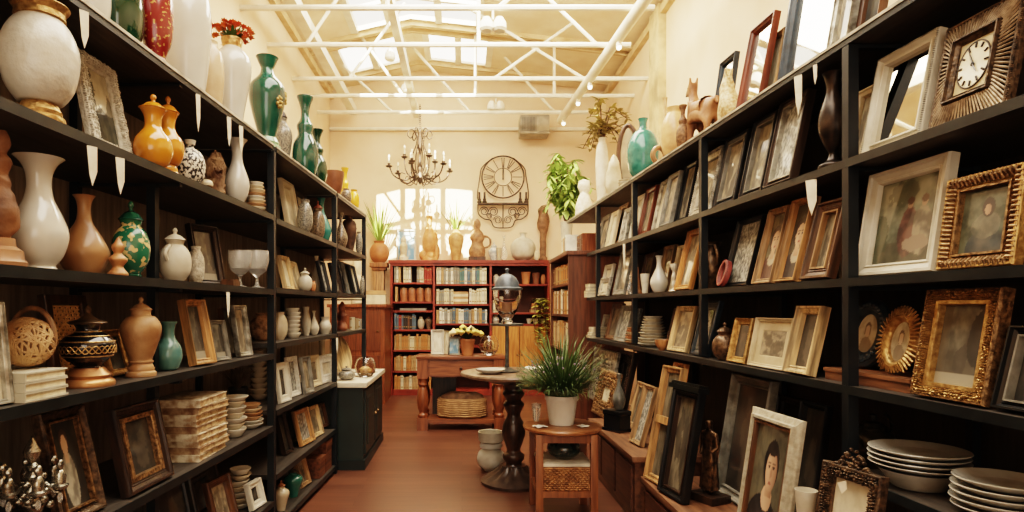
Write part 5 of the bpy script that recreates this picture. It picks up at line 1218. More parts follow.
bz = M('dark_statuette_bronze',(120,88,58),.35,.7,(56,40,28),40,.3,40)
skin_body('body', bz, t, J, E, (0,0,0), 0)
bm = nb(); lathe(bm,[(.075*q,o+.58*q),(.1*q,o+.45*q),(.115*q,o+.25*q),(.13*q,o+.06*q),(.12*q,o+.06*q),(.09*q,o+.3*q)],24,1,.8,wob=lambda a,z:1+.08*math.cos(7*a)); obj('drapery', bm, bz, t)
# carved bronze frame, white cup on the near plinth
A_, B_ = (1.10,1.86), (1.145,1.66)
t, w, h = floorframe(.40,A_,B_,470,'bronze','card','carved bronze frame with a crest and blank picture in front of the plates',9,.2,.03,prof='scoop',orn='carved')
bm = nb(); rnd = random.Random(4)
for i in range(70):
    xx = rnd.uniform(-.75,.75); zz = rnd.random()*math.cos(xx*1.9)**2*.06; ball(bm,(xx*w*.42,-.02,h+zz-.004),.006*rnd.uniform(.7,1.3),.008,.006,6,5)
obj('crest', bm, bronze, t)
p = (1.107,1.93); vase(None,806,24,.40,490,'cup',wmat,'small white flared cup beside the carved bronze frame',spoti=p,maxh=False,cat_='cup',name='cup')
bm = nb(); w_=.012; A=[bm.verts.new(q) for q in ((-w_,0,0),(w_,0,.012),(w_*1.2,0,-.012),(.0,0,-.03))]; bm.faces.new(A)
tag(obj('price_tag', bm, M('paper_tag',(226,216,194)), None, (1.098,1.735,.665), (0,0,sang('R')+.5), smooth=False),'white leaf shaped tag stuck on the carved bronze frame','price tag','paper price tags')
for px, z, hp, wp, lab in ((798,A1,40,8,'white pointed tag hanging from the top edge near the big mirror'),(815,A1,20,4,'small white tag hanging from the top edge, nearest the post'),(811,A2,36,11,'white arrow shaped tag below the upper picture shelf'),(624,A2,26,3,'slim white tag below the far end of the upper picture shelf')):
    tag_at('R',px,z-.03,hp,wp,lab)
# ================================================================ BACK OF THE SHOP: BOOKS
random.seed(21)
BC = {'cream':(226,212,176),'tan':(196,152,100),'brown':(134,88,56),'red':(170,52,38),'blue':(96,120,136),'teal':(92,132,128),'grey':(150,146,132),'orange':(206,132,64),'dark':(62,52,46),'white':(234,226,206)}
def bmat(c): return M('cloth_'+c, BC[c], .6, 0, tuple(x*.86 for x in BC[c]), 12)
def bookrow(x0, x1, z, h, pal, where, grp, d=.17, thr=(.022,.04), dep=.02, gaps=()):
    """upright books from x0 to x1 on a shelf of the red bookcase"""
    x = x0; lst = []
    while True:
        th = random.uniform(*thr)
        if x+th > x1: break
        if not any(a < x+th/2 < b for a, b in gaps): lst.append((x+th/2, th, random.choice(pal), h*random.uniform(.82,1)))
        x += th+.0015
    for i, (xc, th, c, hh) in enumerate(lst):
        rowbook(xc, BF+dep+random.uniform(0,.012)+.012, z+.001, th, d, hh, bmat(c), f'{c} book, {ordn(i)} from the left on {where}', grp)
L0, L1 = BX[0]+.05, BX[1]-.03
bookrow(L0, L1, zr(282.4), .245, ['cream','white','cream','grey','tan'], 'the top shelf of the red bookcase, left bay', 'books, red bookcase left bay top', gaps=[(L0+.09,L0+.13),(L0+.24,L0+.29),(L0+.4,L1)])
for i, (x, hh) in enumerate(((L0+.425,.22),(L0+.462,.2),(L0+.497,.215))):
    rowbook(x, BF+.035, zr(282.4)+.001, .034, .17, hh, bmat('red'), f'red book, {ordn(i)} of three red ones on the top shelf of the red bookcase', 'three red books')
jarm = M('terracotta_canister',(176,108,70),.45,0,(142,82,50),14)
for i in range(4):
    x = L0+.125+i*.112; t = thing('canister', f'terracotta canister, {ordn(i)} from the left on the second shelf of the red bookcase', 'canister', (x,BF+.1,zr(301.5)+.001), 0, 'terracotta canisters')
    bm = nb(); lathe(bm,[(0,0),(.05,0),(.053,.01),(.053,.15),(.046,.165),(0,.165)],24); obj('body', bm, jarm, t)
    bm = nb(); lathe(bm,[(0,.165),(.05,.165),(.05,.178),(.03,.186),(.008,.19),(.008,.2),(0,.2)],20); obj('lid', bm, tan, t)
rowbook(L0+.03, BF+.035, zr(301.5)+.001, .035, .17, .2, bmat('tan'), 'tan book beside the terracotta canisters on the second shelf', 'books, red bookcase left bay second')
bm = nb(); box(bm,-.18,.18,-.1,.1,0,.03); tag(obj('portfolio', bm, bmat('grey'), None, ((L0+L1)/2,BF+.15,zr(310.5)+.001), smooth=False),'flat grey portfolio lying on the narrow shelf of the red bookcase','portfolio')
bookrow(L0, L0+.3, zr(329.5), .22, ['brown','red','tan','dark','blue'], 'the shelf below the grey portfolio', 'books below the portfolio')
for k, (x, nm, mt, sh) in enumerate(((L0+.36,'pale round jar right of the red and brown books',wg2,'round'),(L0+.45,'brown round jar at the right end of the shelf of red and brown books',brownsp,'shoulder'))):
    bm = nb(); lathe(bm, prof(sh,.1,.17), 24); tag(obj('jar', bm, mt, None, (x,BF+.12,zr(329.5)+.001)), nm, 'jar')
bookrow(L0, L1, zr(350), .215, ['tan','orange','cream','tan','orange'], 'the fifth shelf of the red bookcase, left bay', 'books, red bookcase left bay fifth')
bookrow(L0, L1, zr(371), .215, ['tan','orange','orange','cream'], 'the sixth shelf of the red bookcase, left bay', 'books, red bookcase left bay sixth')
bookrow(L0, L1, zr(390), .2, ['tan','cream','orange'], 'the lowest shelf of the red bookcase, left bay', 'books, red bookcase left bay lowest', thr=(.03,.05))
M0, M1 = BX[1]+.03, BX[2]-.03
bookrow(M0, M1, zr(284), .25, ['cream','grey','white','teal','blue','tan','cream'], 'the top shelf of the red bookcase, middle bay', 'books, red bookcase middle bay top', thr=(.026,.042))
bookrow(M0, M1, zr(304), .22, ['cream','white','grey','tan','cream'], 'the second shelf of the red bookcase, middle bay', 'books, red bookcase middle bay second', thr=(.026,.042), gaps=[(M0+.22,M0+.45)])
for i in range(5):
    t = thing('book', f'flat {"cream" if i%2 else "tan"} book, {"lowest" if i == 0 else ORD[4-i]} of the lying pile in the red bookcase', 'book', (M0+.335,BF+.12,zr(304)+.001+i*.034), PI/2, 'lying books in the red bookcase'); book_geo(t,.16,.2,.033,bmat('cream' if i%2 else 'tan'),M('book_pages',(222,208,176),.8))
bookrow(M0, M1, zr(323.5), .215, ['cream','tan','grey','blue','white'], 'the third shelf of the red bookcase, middle bay', 'books, red bookcase middle bay third', thr=(.026,.042))
bookrow(M0, M0+.2, zr(346), .2, ['cream','tan','grey'], 'the middle bay shelf just above the wooden table', 'books above the table', thr=(.03,.042))
R0, R1b = BX[2]+.03, BX[3]-.05
for i, (x, w, h, sh, mt, lab) in enumerate(((R0+.05,.08,.14,'tall',wmat,'white jar on the top shelf of the right bay of the red bookcase'),(R0+.17,.13,.11,'bowl',speck,'speckled bowl behind the lantern cap in the red bookcase'),(R0+.46,.13,.17,'pot',terra,'terracotta pot on the top shelf of the red bookcase, right bay'),(R0+.6,.11,.16,'pot',M('dark_terracotta',(130,76,50),.5),'darker terracotta pot on the top shelf of the red bookcase, right bay'),(R0+.71,.07,.14,'round',terra,'small round terracotta pot at the right end of the red bookcase top shelf'))):
    bm = nb(); lathe(bm, prof(sh,w,h), 24); tag(obj('pot', bm, mt, None, (x,BF+.14,zr(284)+.001)), lab, 'pot')
bookrow(R0, R0+.12, zr(312.5), .2, ['grey','cream'], 'the right bay shelf beside the lantern', 'books, right bay second', thr=(.028,.04))
for i, (x, w, h, sh, mt, lab) in enumerate(((R0+.03,.1,.13,'jug',wmat,'white jug on the counter shelf of the red bookcase'),(R0+.5,.08,.07,'cup',wmat,'white cup on the counter shelf of the red bookcase, nearer the lantern'),(R0+.585,.08,.07,'cup',wmat,'white cup on the counter shelf, middle of three'),(R0+.68,.08,.07,'cup',wmat,'white cup at the right end of the counter shelf'))):
    bm = nb(); lathe(bm, prof(sh,w,h), 24); tag(obj('cup' if i else 'jug', bm, mt, None, (x,BF+.1,zr(324)+.001)), lab, 'cup' if i else 'jug')
for i in range(3):
    bm = nb(); box(bm,-.08+.01*i,.08-.01*i,-.07,.07,0,.04); tag(obj('wooden_box', bm, bmat(('tan','brown','orange')[i]), None, (R0+.6,BF+.15,zr(312.5)+.001+.041*i), smooth=False), f'small {("tan","brown","orange")[i]} box, {("lowest","middle","topmost")[i]} of the pile in the red bookcase right bay', 'box', 'little boxes in the red bookcase')
# books in the brown bookcase (spines towards the aisle)
for z, hh, pal, nm in ((1.42,.2,['orange','tan','brown'],'top'),(1.12,.26,['orange','brown','tan','white'],'second'),(.78,.28,['brown','tan','cream','orange'],'third'),(.42,.28,['brown','dark','tan'],'fourth')):
    y = Y1-.06; i = 0
    while y > Y0+.07:
        th = random.uniform(.035,.06); y -= th
        if y < Y0+.05: break
        c = random.choice(pal); rowbook(X0+.03, y+th/2, z+.001, th, .2, hh*random.uniform(.8,.98), bmat(c), f'{c} book, {ordn(i)} from the back on the {nm} shelf of the brown bookcase', f'books, brown bookcase {nm} shelf', -PI/2); y -= .002; i += 1
# things on top of the brown bookcase
t = thing('wooden_box','red-brown wooden drawer box on top of the brown bookcase','box',(1.22,5.75,ZT+.001),-PI/2)
bm = nb(); box(bm,-.13,.13,-.09,.12,0,.17); obj('body', bm, redw, t, smooth=False)
for i in range(3): bm = nb(); box(bm,-.115,.115,-.098,-.09,.01+.054*i,.058+.054*i); dr = obj('drawer', bm, bw_, t, smooth=False); bm = nb(); ball(bm,(0,-.104,.034+.054*i),.008); obj('knob', bm, oldg, dr)
for i, c in enumerate(('white','grey','orange','cream','white')):
    rowbook(1.04, 6.0+.05*i, ZT+.001, .04, .16, .2-.012*(i%3), bmat(c), f'{c} book, {ordn(i)} from the front in the row on top of the brown bookcase', 'books on top of the brown bookcase', -PI/2)
for i, c in enumerate(('white','grey')):
    rowbook(1.3, 5.58+.045*i-.0, ZT+.001, .04, .15, .2, bmat(c), f'{c} book standing behind the drawer box on the brown bookcase', 'books behind the drawer box', -PI/2) if False else None
# ================================================================ ON TOP OF THE RED BOOKCASE
yb = 8.26; TZ = BT+.001
def top(px): return ((px-CX)*yb/F, yb)
def topdims(wpx, ytop): return wpx*yb/F, hz(ytop,yb)-TZ
def tv(px, wpx, ytop, sh, mt, lab, catn, name='vase', y=None, **k):
    vase(None,px,wpx,TZ,ytop,sh,mt,lab,spoti=((px-CX)*(y or yb)/F,y or yb),maxh=False,cat_=catn,name=name,**k)
w, h = topdims(20,228); x, y = top(405.5)
t = thing('picture_frame','pale blue framed panel on top of the red bookcase behind a white figurine','picture frame',(x,8.36,TZ)); t.rotation_euler = (math.radians(-6),0,0)
frame_geo(t,w,h,'white','blue',3,.1,.02,prof='flat',nx=16)
w, h = topdims(9,237); bm = nb(); lathe(bm,[(0,0)]+[(p[0]*w/2,p[1]*h) for p in cat([(1,0),(1,.12),(.7,.2),(.8,.45),(.9,.6),(.5,.72),(.55,.85),(.3,.97),(.1,1)],3)]+[(0,h)],18); rough(bm,.008,25,2)
tag(obj('figurine', bm, stone, None, (top(404)[0],8.2,TZ)),'small white stone figurine in front of the pale blue panel','figurine')
w, h = topdims(19,216); x, y = top(429.5)
t = thing('bottle_sculpture','orange tan bottle-shaped sculpture on top of the red bookcase','sculpture',(x,y,TZ)); om = M('orange_clay',(216,152,92),.5,0,(184,118,66),10,.3,20)
bm = nb(); lathe(bm,[(0,0)]+[(p[0]*w/2,p[1]*h) for p in cat([(.85,0),(.8,.06),(.55,.15),(.72,.3),(.75,.5),(.5,.66),(.28,.78),(.26,.9),(.36,.98),(.3,1)],3)]+[(0,h)],24); obj('body', bm, om, t)
bm = nb(); ball(bm,(-w*.3,-.02,h*.12),w*.24,w*.2,h*.12,12,8); ball(bm,(w*.35,0,h*.2),w*.2,w*.2,h*.2,12,8); ball(bm,(.02,-.06,h*.1),w*.22,w*.18,h*.1,12,8); ball(bm,(w*.34,-.01,h*.45),w*.12,w*.12,h*.2,10,8); rough(bm,.006,30,5); obj('carved_folds', bm, om, t)
def palm(lab, loc, rpot, hpot, shape, potm, leafL, n, spread, mat, w=.018, droop=.5):
    t = thing('potted_palm', lab, 'potted plant', loc); bm = nb(); lathe(bm, prof(shape, rpot*2, hpot), 28); obj('pot', bm, potm, t)
    bm = nb()
    for i in range(n):
        a = i*2.399; e = random.uniform(.15,spread); blade(bm,(.01*math.cos(a),.01*math.sin(a),hpot*.9),(math.cos(a)*e,math.sin(a)*e,1),leafL*random.uniform(.7,1.05),w,droop,6)
    for v in bm.verts: v.co.y = min(v.co.y, 8.47-loc[1])
    obj('foliage', bm, mat, t); return t
palmg = M('palm_green',(150,176,78),.5,0,(104,140,50),9)
palm('palm with long green leaves in a round terracotta pot on the slim column stand', (-1.135,8.25,1.802), .135, .3, 'round', terra, .62, 46, .75, palmg)
palm('tan urn holding a thin palm on top of the red bookcase', (top(456)[0],yb,TZ), .108, .43, 'shoulder', M('tan_urn',(206,158,100),.5,0,(176,126,76),14), .52, 18, .9, palmg, .02, .7)
w, h = topdims(19,219); x, y = top(477)
t = thing('carved_figurine','brown carved seated figurine with a ring shape on top of the red bookcase','figurine',(x,y,TZ))
bm = nb(); box(bm,-w*.45,w*.45,-.05,.05,0,h*.1); obj('base', bm, fmat('brown'), t, smooth=False)
bm = nb(); lathe(bm,[(0,h*.1)]+[(p[0]*w/2,p[1]*h) for p in cat([(.8,.1),(.9,.25),(.6,.42),(.75,.55),(.6,.68),(.3,.76),(.42,.86),(.3,.96),(.05,1)],3)],20,1,.7); tube(bm,[(w*.42+w*.3*math.cos(2*PI*i/16),-.01,h*.45+w*.3*math.sin(2*PI*i/16)) for i in range(16)],w*.06,6,True); rough(bm,.01,22,6); obj('carved_figure', bm, M('tan_carved_wood',(176,128,86),.6,0,(130,88,56),18,.4,30), t)
tv(491,11,242,'ginger',M('white_blue_porcelain',(226,222,208),.25,0,(150,164,170),22,0,0,.4),'small white porcelain jar right of the seated figurine','jar','porcelain_jar',lid=.25)
tv(504,7,236,'bottle',glassm,'clear glass bottle between the porcelain jar and the white globe vase','bottle','glass_bottle')
tv(499,6,248,'cup',wg2,'tiny cream cup in front of the glass bottle','cup','cup',y=8.16)
tv(523,25,233,'globe',wmat,'white matt globe vase near the right end of the red bookcase top','vase')
# carved wooden post figure and small pots at the corner
w, h = topdims(10,205); x, y = top(544); bm = nb(); lathe(bm,[(0,0)]+[(p[0]*w/2,p[1]*h) for p in cat([(.9,0),(.9,.06),(.6,.1),(.65,.3),(.7,.5),(1.1,.6),(1.2,.75),(.9,.85),(1,.93),(.5,1)],3)]+[(0,h)],20); rough(bm,.015,14,8)
tag(obj('carved_post', bm, M('carved_post_wood',(150,106,72),.7,0,(104,70,44),16,.6,20), None, (x,8.34,TZ)),'tall carved wooden post sculpture in the corner on the red bookcase','sculpture')
tv(537,6,250,'round',stone,'small pale pot beside the carved post on the red bookcase','pot','pot',y=8.16)
# ---------------- hanging and trailing plants
leafg = M('ficus_green',(186,214,118),.5,0,(138,176,78),20)
def bushy(name, lab, loc, pot, stems, mat, leaf=(.07,.03), per=26, stemm=None, droop=.9, catn='potted plant', zr2=(-.4,.5)):
    t = thing(name, lab, catn, loc)
    if pot: bm = nb(); lathe(bm, prof(*pot), 24); obj('pot', bm, wmat, t)
    bs = nb(); bl = nb()
    for p in stems:
        pts = cat([Vector(q) for q in p], 4); tube(bs, pts, .006, 5, r2=.003)
        for i in range(per):
            q = pts[min(len(pts)-1, int(len(pts)*(.25+.75*i/per)))]; a = random.uniform(0,2*PI)
            blade(bl, q, (math.cos(a),math.sin(a),random.uniform(*zr2)), random.uniform(.7,1.2)*leaf[0], leaf[1], droop, 4)
    [setattr(v.co,'z',max(v.co.z,.012)) for v in bl.verts if pot and pot[0]=='pot']; obj('stem', bs, stemm or fmat('brown'), t); obj('foliage', bl, mat, t); return t
yp = 6.45; px_, pz_ = at(561,236,yp).x, ZT+.002
ph = hz(222,yp)-pz_
st_ = []
for i in range(24):
    a = i*2.4; r = random.uniform(.04,.24); top_ = hz(152,yp)-pz_; zt = random.uniform(.4,1)*(top_-ph)+ph
    st_.append([(0,0,ph*.8),(r*.4*math.cos(a),r*.4*math.sin(a),ph+(zt-ph)*.5),(r*math.cos(a)*.9,r*math.sin(a)*.9,zt),(r*1.25*math.cos(a),r*1.25*math.sin(a),zt-.12)])
bushy('potted_ficus','bushy green drooping ficus in a white pot on top of the brown bookcase',(px_+.06,yp,pz_),('pot',.13,ph),st_,leafg,(.14,.04),32,zr2=(-1.4,.2),droop=1.3)
# dry branches in the horn vase
hx, hy, hz0 = hv.location; t_ = hz(138,hy)-A1
st_ = []
for i in range(16):
    a = i*2.1; zt = random.uniform(-.08,.25); r = random.uniform(.07,.26); st_.append([(0,0,-.03),(r*.4*math.cos(a),r*.4*math.sin(a),max(zt,.04)+.05),(r*math.cos(a),r*math.sin(a),zt)])
bushy('dry_branches','dry yellow-green leafy branches rising from the white horn vase',(hx,hy,hz0+t_),None,st_,M('dry_olive_leaf',(190,168,96),.7,0,(146,130,66),12),(.075,.026),20,catn='branches')
# trailing plant at the right end of the red bookcase
st_ = []
for i in range(9):
    a = -PI/2+random.uniform(-.9,.9); r = random.uniform(.06,.14); st_.append([(0,0,.02),(r*.8*math.cos(a),r*.8*math.sin(a),.05),(r*math.cos(a),r*math.sin(a)-.05,-.15),(r*1.05*math.cos(a),r*math.sin(a)-.07,-random.uniform(.3,.55))])
t = bushy('trailing_plant','yellow-green trailing plant hanging at the right end of the red bookcase',(1.05,8.0,1.24),('bowl',.12,.07),st_,M('trailing_leaf',(196,190,84),.6,0,(150,154,60),10),(.085,.034),34)
bm = nb(); box(bm,-.05,.05,-.02,.09,-.02,0); obj('bracket', bm, fmat('brown'), t, smooth=False)
# ================================================================ CHANDELIER AND WALL CLOCK
iron = M('dark_wrought_iron',(92,70,50),.5,.4,(62,48,36),20)
cx_, cy_ = -.546, 7.8
t = thing('chandelier','dark wrought iron chandelier with scrolled arms and candle bulbs on a chain','chandelier',(cx_,cy_,0))
bm = nb()
for i in range(13):
    zz = 3.815-i*.026; tube(bm,[(.012*math.cos(a)*(1 if i%2 else 0),.012*math.cos(a)*(0 if i%2 else 1),zz+.018*math.sin(a)) for a in [2*PI*k/10 for k in range(10)]],.004,5,True)
obj('chain', bm, iron, t)
bm = nb(); lathe(bm,[(0,2.78),(.012,2.8),(.03,2.83),(.06,2.87),(.05,2.92),(.025,2.95),(.035,3.0),(.022,3.05),(.018,3.2),(.03,3.35),(.02,3.42),(.03,3.47),(.012,3.5),(0,3.5)],16); obj('stem', bm, iron, t)
bm = nb()
for i in range(6):
    a = i*PI/3+.2; ca, sa = math.cos(a), math.sin(a)
    def W(pts): return [(ca*r,sa*r,z) for r,z in pts]
    tube(bm, W([tuple(p) for p in cat([(.02,2.9),(.09,3.0),(.1,3.15),(.05,3.3),(.04,3.4),(.09,3.49),(.145,3.48),(.16,3.42),(.12,3.385),(.09,3.42)],4)]),.007,6)
obj('upper_scroll', bm, iron, t)
ivory = M('candle_ivory',(236,222,190),.5); bulbm = emis('candle_bulb',(.9,.8,.62),.25)
def arm(a, R_, zc, zl):
    ca, sa = math.cos(a), math.sin(a); bm = nb()
    def W(pts): return [(ca*r,sa*r,z) for r,z in pts]
    tube(bm, W([tuple(p) for p in cat([(.03,2.9),(.1*R_/.4,zl-.01),(.22*R_/.4,zl-.05),(.34*R_/.4,zl),(R_*.98,zl+.1),(R_,zc)],5)]),.009,6)
    tube(bm, W([tuple(p) for p in cat([(.06,2.87),(.16*R_/.4,2.8),(.26*R_/.4,2.84),(.25*R_/.4,2.92),(.19*R_/.4,2.91)],4)]),.006,6)
    ar = obj('arm', bm, iron, t)
    bm = nb(); lathe(bm,[(0,zc-.005),(.03,zc),(.045,zc+.015),(.04,zc+.018),(.018,zc+.02),(.02,zc+.05),(0,zc+.05)],14,o=(ca*R_,sa*R_,0)); obj('drip_cup', bm, iron, ar)
    bm = nb(); cyl(bm,ca*R_,sa*R_,zc+.05,zc+.11,.012); obj('candle', bm, ivory, ar)
    bm = nb(); lathe(bm,[(0,zc+.11),(.01,zc+.12),(.013,zc+.135),(.006,zc+.16),(0,zc+.17)],10,o=(ca*R_,sa*R_,0)); obj('bulb', bm, bulbm, ar)
for i in range(6): arm(i*PI/3+.35, .41, 2.98, 2.88)
for i in range(4): arm(i*PI/2+.6, .23, 3.1, 2.92)
# wall clock with scrolled shelf
yc = 8.44; kx = yc/F; X_ = lambda px: (px-CX)*kx
t = thing('wall_clock','round open iron wall clock above a scrolled iron candle shelf','clock',(X_(503),yc,0))
zc, R_ = hz(177,yc), 21*kx
def ring(bm, r, z, rad, n=40, y=0): tube(bm,[(r*math.cos(2*PI*i/n),y,z+r*math.sin(2*PI*i/n)) for i in range(n)],rad,6,True)
bm = nb(); ring(bm,R_,zc,.011); ring(bm,R_*.42,zc,.005); obj('ring', bm, iron, t)
bm = nb()
for i in range(12):
    a = 2*PI*i/12; n = (1,2,3,2,1,2,3,3,2,1,2,3)[i]
    for j in range(n):
        b = a+(j-(n-1)/2)*.13; tube(bm,[(R_*.46*math.cos(a+(b-a)*.6),0,zc+R_*.46*math.sin(a+(b-a)*.6)),(R_*.92*math.cos(b),0,zc+R_*.92*math.sin(b))],.0055,5)
obj('numeral', bm, iron, t)
for nm, a, l in (('hour_hand',1.62,.5),('minute_hand',1.5,.8)): bm = nb(); tube(bm,[(-.04*math.cos(a),-.012,zc-.04*math.sin(a)),(R_*l*math.cos(a),-.012,zc+R_*l*math.sin(a))],.009,6,r2=.003); obj(nm, bm, M('black_iron',(40,32,26),.5), t)
zs = hz(204,yc); hw = 25*kx
for s in (-1,1):
    bm = nb(); tube(bm,[tuple((p[0],0,p[1])) for p in cat([(s*R_*.5,zc+R_*.9),(s*R_*1.0,zc+R_*.45),(s*R_*1.1,zc),(s*R_*1.22,zc-R_*.9),(s*hw*.93,zs)],5)],.0075,6); obj('side_rod', bm, iron, t)
bm = nb(); box(bm,-hw,hw,-.07,.03,zs-.012,zs+.008); obj('shelf', bm, iron, t, smooth=False)
bm = nb(); D = hz(228,yc)-zs
tube(bm,[tuple((p[0],0,p[1])) for p in cat([(-hw,zs),(-hw*.98,zs+D*.4),(-hw*.75,zs+D*.62),(-hw*.5,zs+D*.68),(-hw*.35,zs+D*.95),(0,zs+D),(hw*.35,zs+D*.95),(hw*.5,zs+D*.68),(hw*.75,zs+D*.62),(hw*.98,zs+D*.4),(hw,zs)],5)],.009,6)
for s in (-1,1):
    for cx2, cz2, r2 in ((.75,.3,.19),(.38,.32,.2),(.2,.66,.17),(.55,.5,.12)):
        tube(bm,[(s*(cx2*hw+r2*hw*(1-k/40)*math.cos(k*.42)),0,zs+D*cz2+r2*hw*(1-k/40)*math.sin(k*.42)) for k in range(26)],.006,5)
tube(bm,[(0,0,zs),(0,0,zs+D)],.008,5)
obj('scrollwork', bm, iron, t)
for s in (-1,-.78,.72,.97):
    bm = nb(); lathe(bm,[(0,0),(.03,0),(.035,.02),(.02,.03),(.022,.06),(0,.06)],12,o=(s*hw*.95,-.03,zs+.008)); cyl(bm,s*hw*.95,-.03,zs+.068,zs+.16,.014); obj('candle_holder', bm, iron, t)
cgl = glassy('thin_clear_glass',(1,1,1),.01,1.)
# ================================================================ CENTRE TABLES
pine = wood('orange_table_wood',(150,80,42),(112,56,28),.36,0,.2)
legw = wood('orange_leg_wood',(150,80,42),(112,56,28),.36,2,.2)
t = thing('console_table','orange-brown wooden table with a drawer, thick turned legs and low shelf','table',(-.01,5.95,0))
hw, hd, H = .43, .2, .715
bm = nb(); box(bm,-hw,hw,-hd,hd,H-.028,H); obj('tabletop', bm, pine, t, bev=.006)
bm = nb(); box(bm,-hw+.04,hw-.04,-hd+.03,hd-.03,H-.2,H-.029); obj('apron', bm, pine, t, smooth=False)
bm = nb(); box(bm,-hw+.13,hw-.13,-hd+.022,-hd+.034,H-.185,H-.045); dr = obj('drawer', bm, wood('drawer_front_wood',(164,90,46),(126,64,32),.36,0,.2), t, smooth=False)
bm = nb(); ball(bm,(0,-hd+.012,H-.115),.016); obj('knob', bm, fmat('brown'), dr)
for sx in (-1,1):
    for sy in (-1,1):
        bm = nb(); lathe(bm,[(0,.12)]+[tuple(p) for p in cat([(.045,.12),(.05,.15),(.035,.17),(.05,.22),(.058,.3),(.05,.38),(.036,.42),(.05,.44),(.045,.46),(.05,.5)],3)]+[(0,.5)],20)
        box(bm,-.052,.052,-.052,.052,.0,.121); box(bm,-.052,.052,-.052,.052,.5,H-.029); bmesh.ops.translate(bm, verts=bm.verts, vec=(sx*(hw-.06),sy*(hd-.06),0)); obj('leg', bm, legw, t)
bm = nb(); box(bm,-hw+.03,hw-.03,-hd+.035,hd-.035,.065,.105); obj('low_shelf', bm, pine, t, smooth=False)
tx, ty = -.01, 5.95
t = thing('wicker_basket','wide oval wicker basket with brown cloth on the low shelf of the table','basket',(tx+.01,ty-.02,.106))
bm = nb(); lathe(bm,[(0,0),(.2,0),(.225,.02),(.245,.12),(.235,.19),(.225,.19),(.23,.12),(.2,.03),(0,.03)],40,1,.58); obj('body', bm, M('wicker_weave',(196,146,92),.7,0,(140,96,56),4,.9,16,0,None if False else (1,1,14)), t)
bm = nb()
for k in range(8): tube(bm,[(.243*math.cos(2*PI*i/40),.243*.58*math.sin(2*PI*i/40),.025+k*.021+.003*math.sin(i*PI/2)) for i in range(40)],.006,5,True)
obj('woven_band', bm, M('wicker_band',(206,158,102),.7,0,(160,114,68),20), t)
bm = nb(); lathe(bm,[(.222,.17),(.2,.215),(.13,.24),(.05,.225),(0,.23)],24,1,.55); rough(bm,.014,14,4); obj('cloth', bm, M('brown_cloth',(122,84,54),.9,0,(88,58,36),16), t)
t = thing('storage_box','dark brown box behind the wicker basket under the table','box',(tx-.17,ty+.1,.106+.0)); bm = nb(); box(bm,-.12,.12,-.0,.06,0,.36); obj('body', bm, fmat('dark'), t, smooth=False); bm = nb(); box(bm,-.124,.124,-.004,.064,.361,.39); obj('lid', bm, fmat('brown'), t, smooth=False)
TT = H+.001
def tf(px0,px1,ytop,y,mat,pic,lab,rz=0,lean=8,**k):
    a, b = at(px0,0,y).x, at(px1,0,y).x; h = (hz(ytop,y)-TT)/math.cos(math.radians(lean)); t = thing('picture_frame',lab,'picture frame',((a+b)/2,y,TT)); t.rotation_euler = (Matrix.Rotation(rz,3,'Z')@Matrix.Rotation(math.radians(-lean),3,'X')).to_euler()
    frame_geo(t,b-a,h,mat,pic,11,k.pop('bw',.14),.025,nx=14,**k)
tf(431,444,330,5.98,'white','card','white photo frame standing at the left end of the wooden table',.1,mount=.1)
tf(443.5,450,331,6.08,'cream','card','narrow cream frame just behind the white photo frame on the table',-.5)
tf(448,460,337,5.92,'silver','blue','small frame with a blue picture on the wooden table',-.15)
x = at(467.5,0,5.9).x; t = thing('flower_pot','terracotta pot of pale yellow flowers on the wooden table','potted plant',(x,5.9,TT))
bm = nb(); lathe(bm,prof('pot',.15,.16),28); obj('pot', bm, terra, t)
bm = nb()
for i in range(70): a = random.uniform(0,2*PI); blade(bm,(0,0,.14),(math.cos(a)*random.uniform(.3,1.2),math.sin(a)*random.uniform(.3,1.2),1),random.uniform(.1,.2),.028,.8,4)
[setattr(v.co,'z',max(v.co.z,.012)) for v in bm.verts]
obj('foliage', bm, M('rose_leaf',(74,96,52),.6,0,(46,66,34),12), t)
yel = M('pale_yellow_petals',(238,214,110),.5,0,(226,190,80),30)
for i in range(13):
    a = i*2.4; r = .17*math.sqrt((i+.5)/13); bm = nb(); q = (r*math.cos(a),r*math.sin(a)*.8,.29-r*.5+random.uniform(-.015,.02))
    for k in range(3): ball(bm,q,.036-.008*k,.036-.008*k,.022+.006*k,10,6)
    rough(bm,.008,45,i); obj('blossom', bm, yel if i%3 else M('cream_petals',(240,226,180),.5,0,(232,206,140),30), t)
x = at(489,0,5.92).x; t = thing('glass_cloche','round glass bowl with wire ornaments at the right end of the wooden table','glass bowl',(x,5.92,TT))
bm = nb(); R = .1; lathe(bm,[(0,0),(.05,0),(.055,.006),(.08,.03),(R,.09),(.09,.15),(.06,.19),(.056,.19),(.086,.15),(R-.004,.09),(.076,.034),(0,.012)],28); obj('bowl', bm, cgl, t)
bm = nb()
for i in range(9):
    q = Matrix.Rotation(random.uniform(0,PI),3,'X')@Matrix.Rotation(random.uniform(0,PI),3,'Y'); tube(bm,[Vector((0,0,.085))+q@Vector((.06*math.cos(2*PI*k/18),.06*math.sin(2*PI*k/18),0)) for k in range(18)],.004,5,True)
obj('wire_ornament', bm, M('gold_wire',(196,158,96),.4,.6), t)
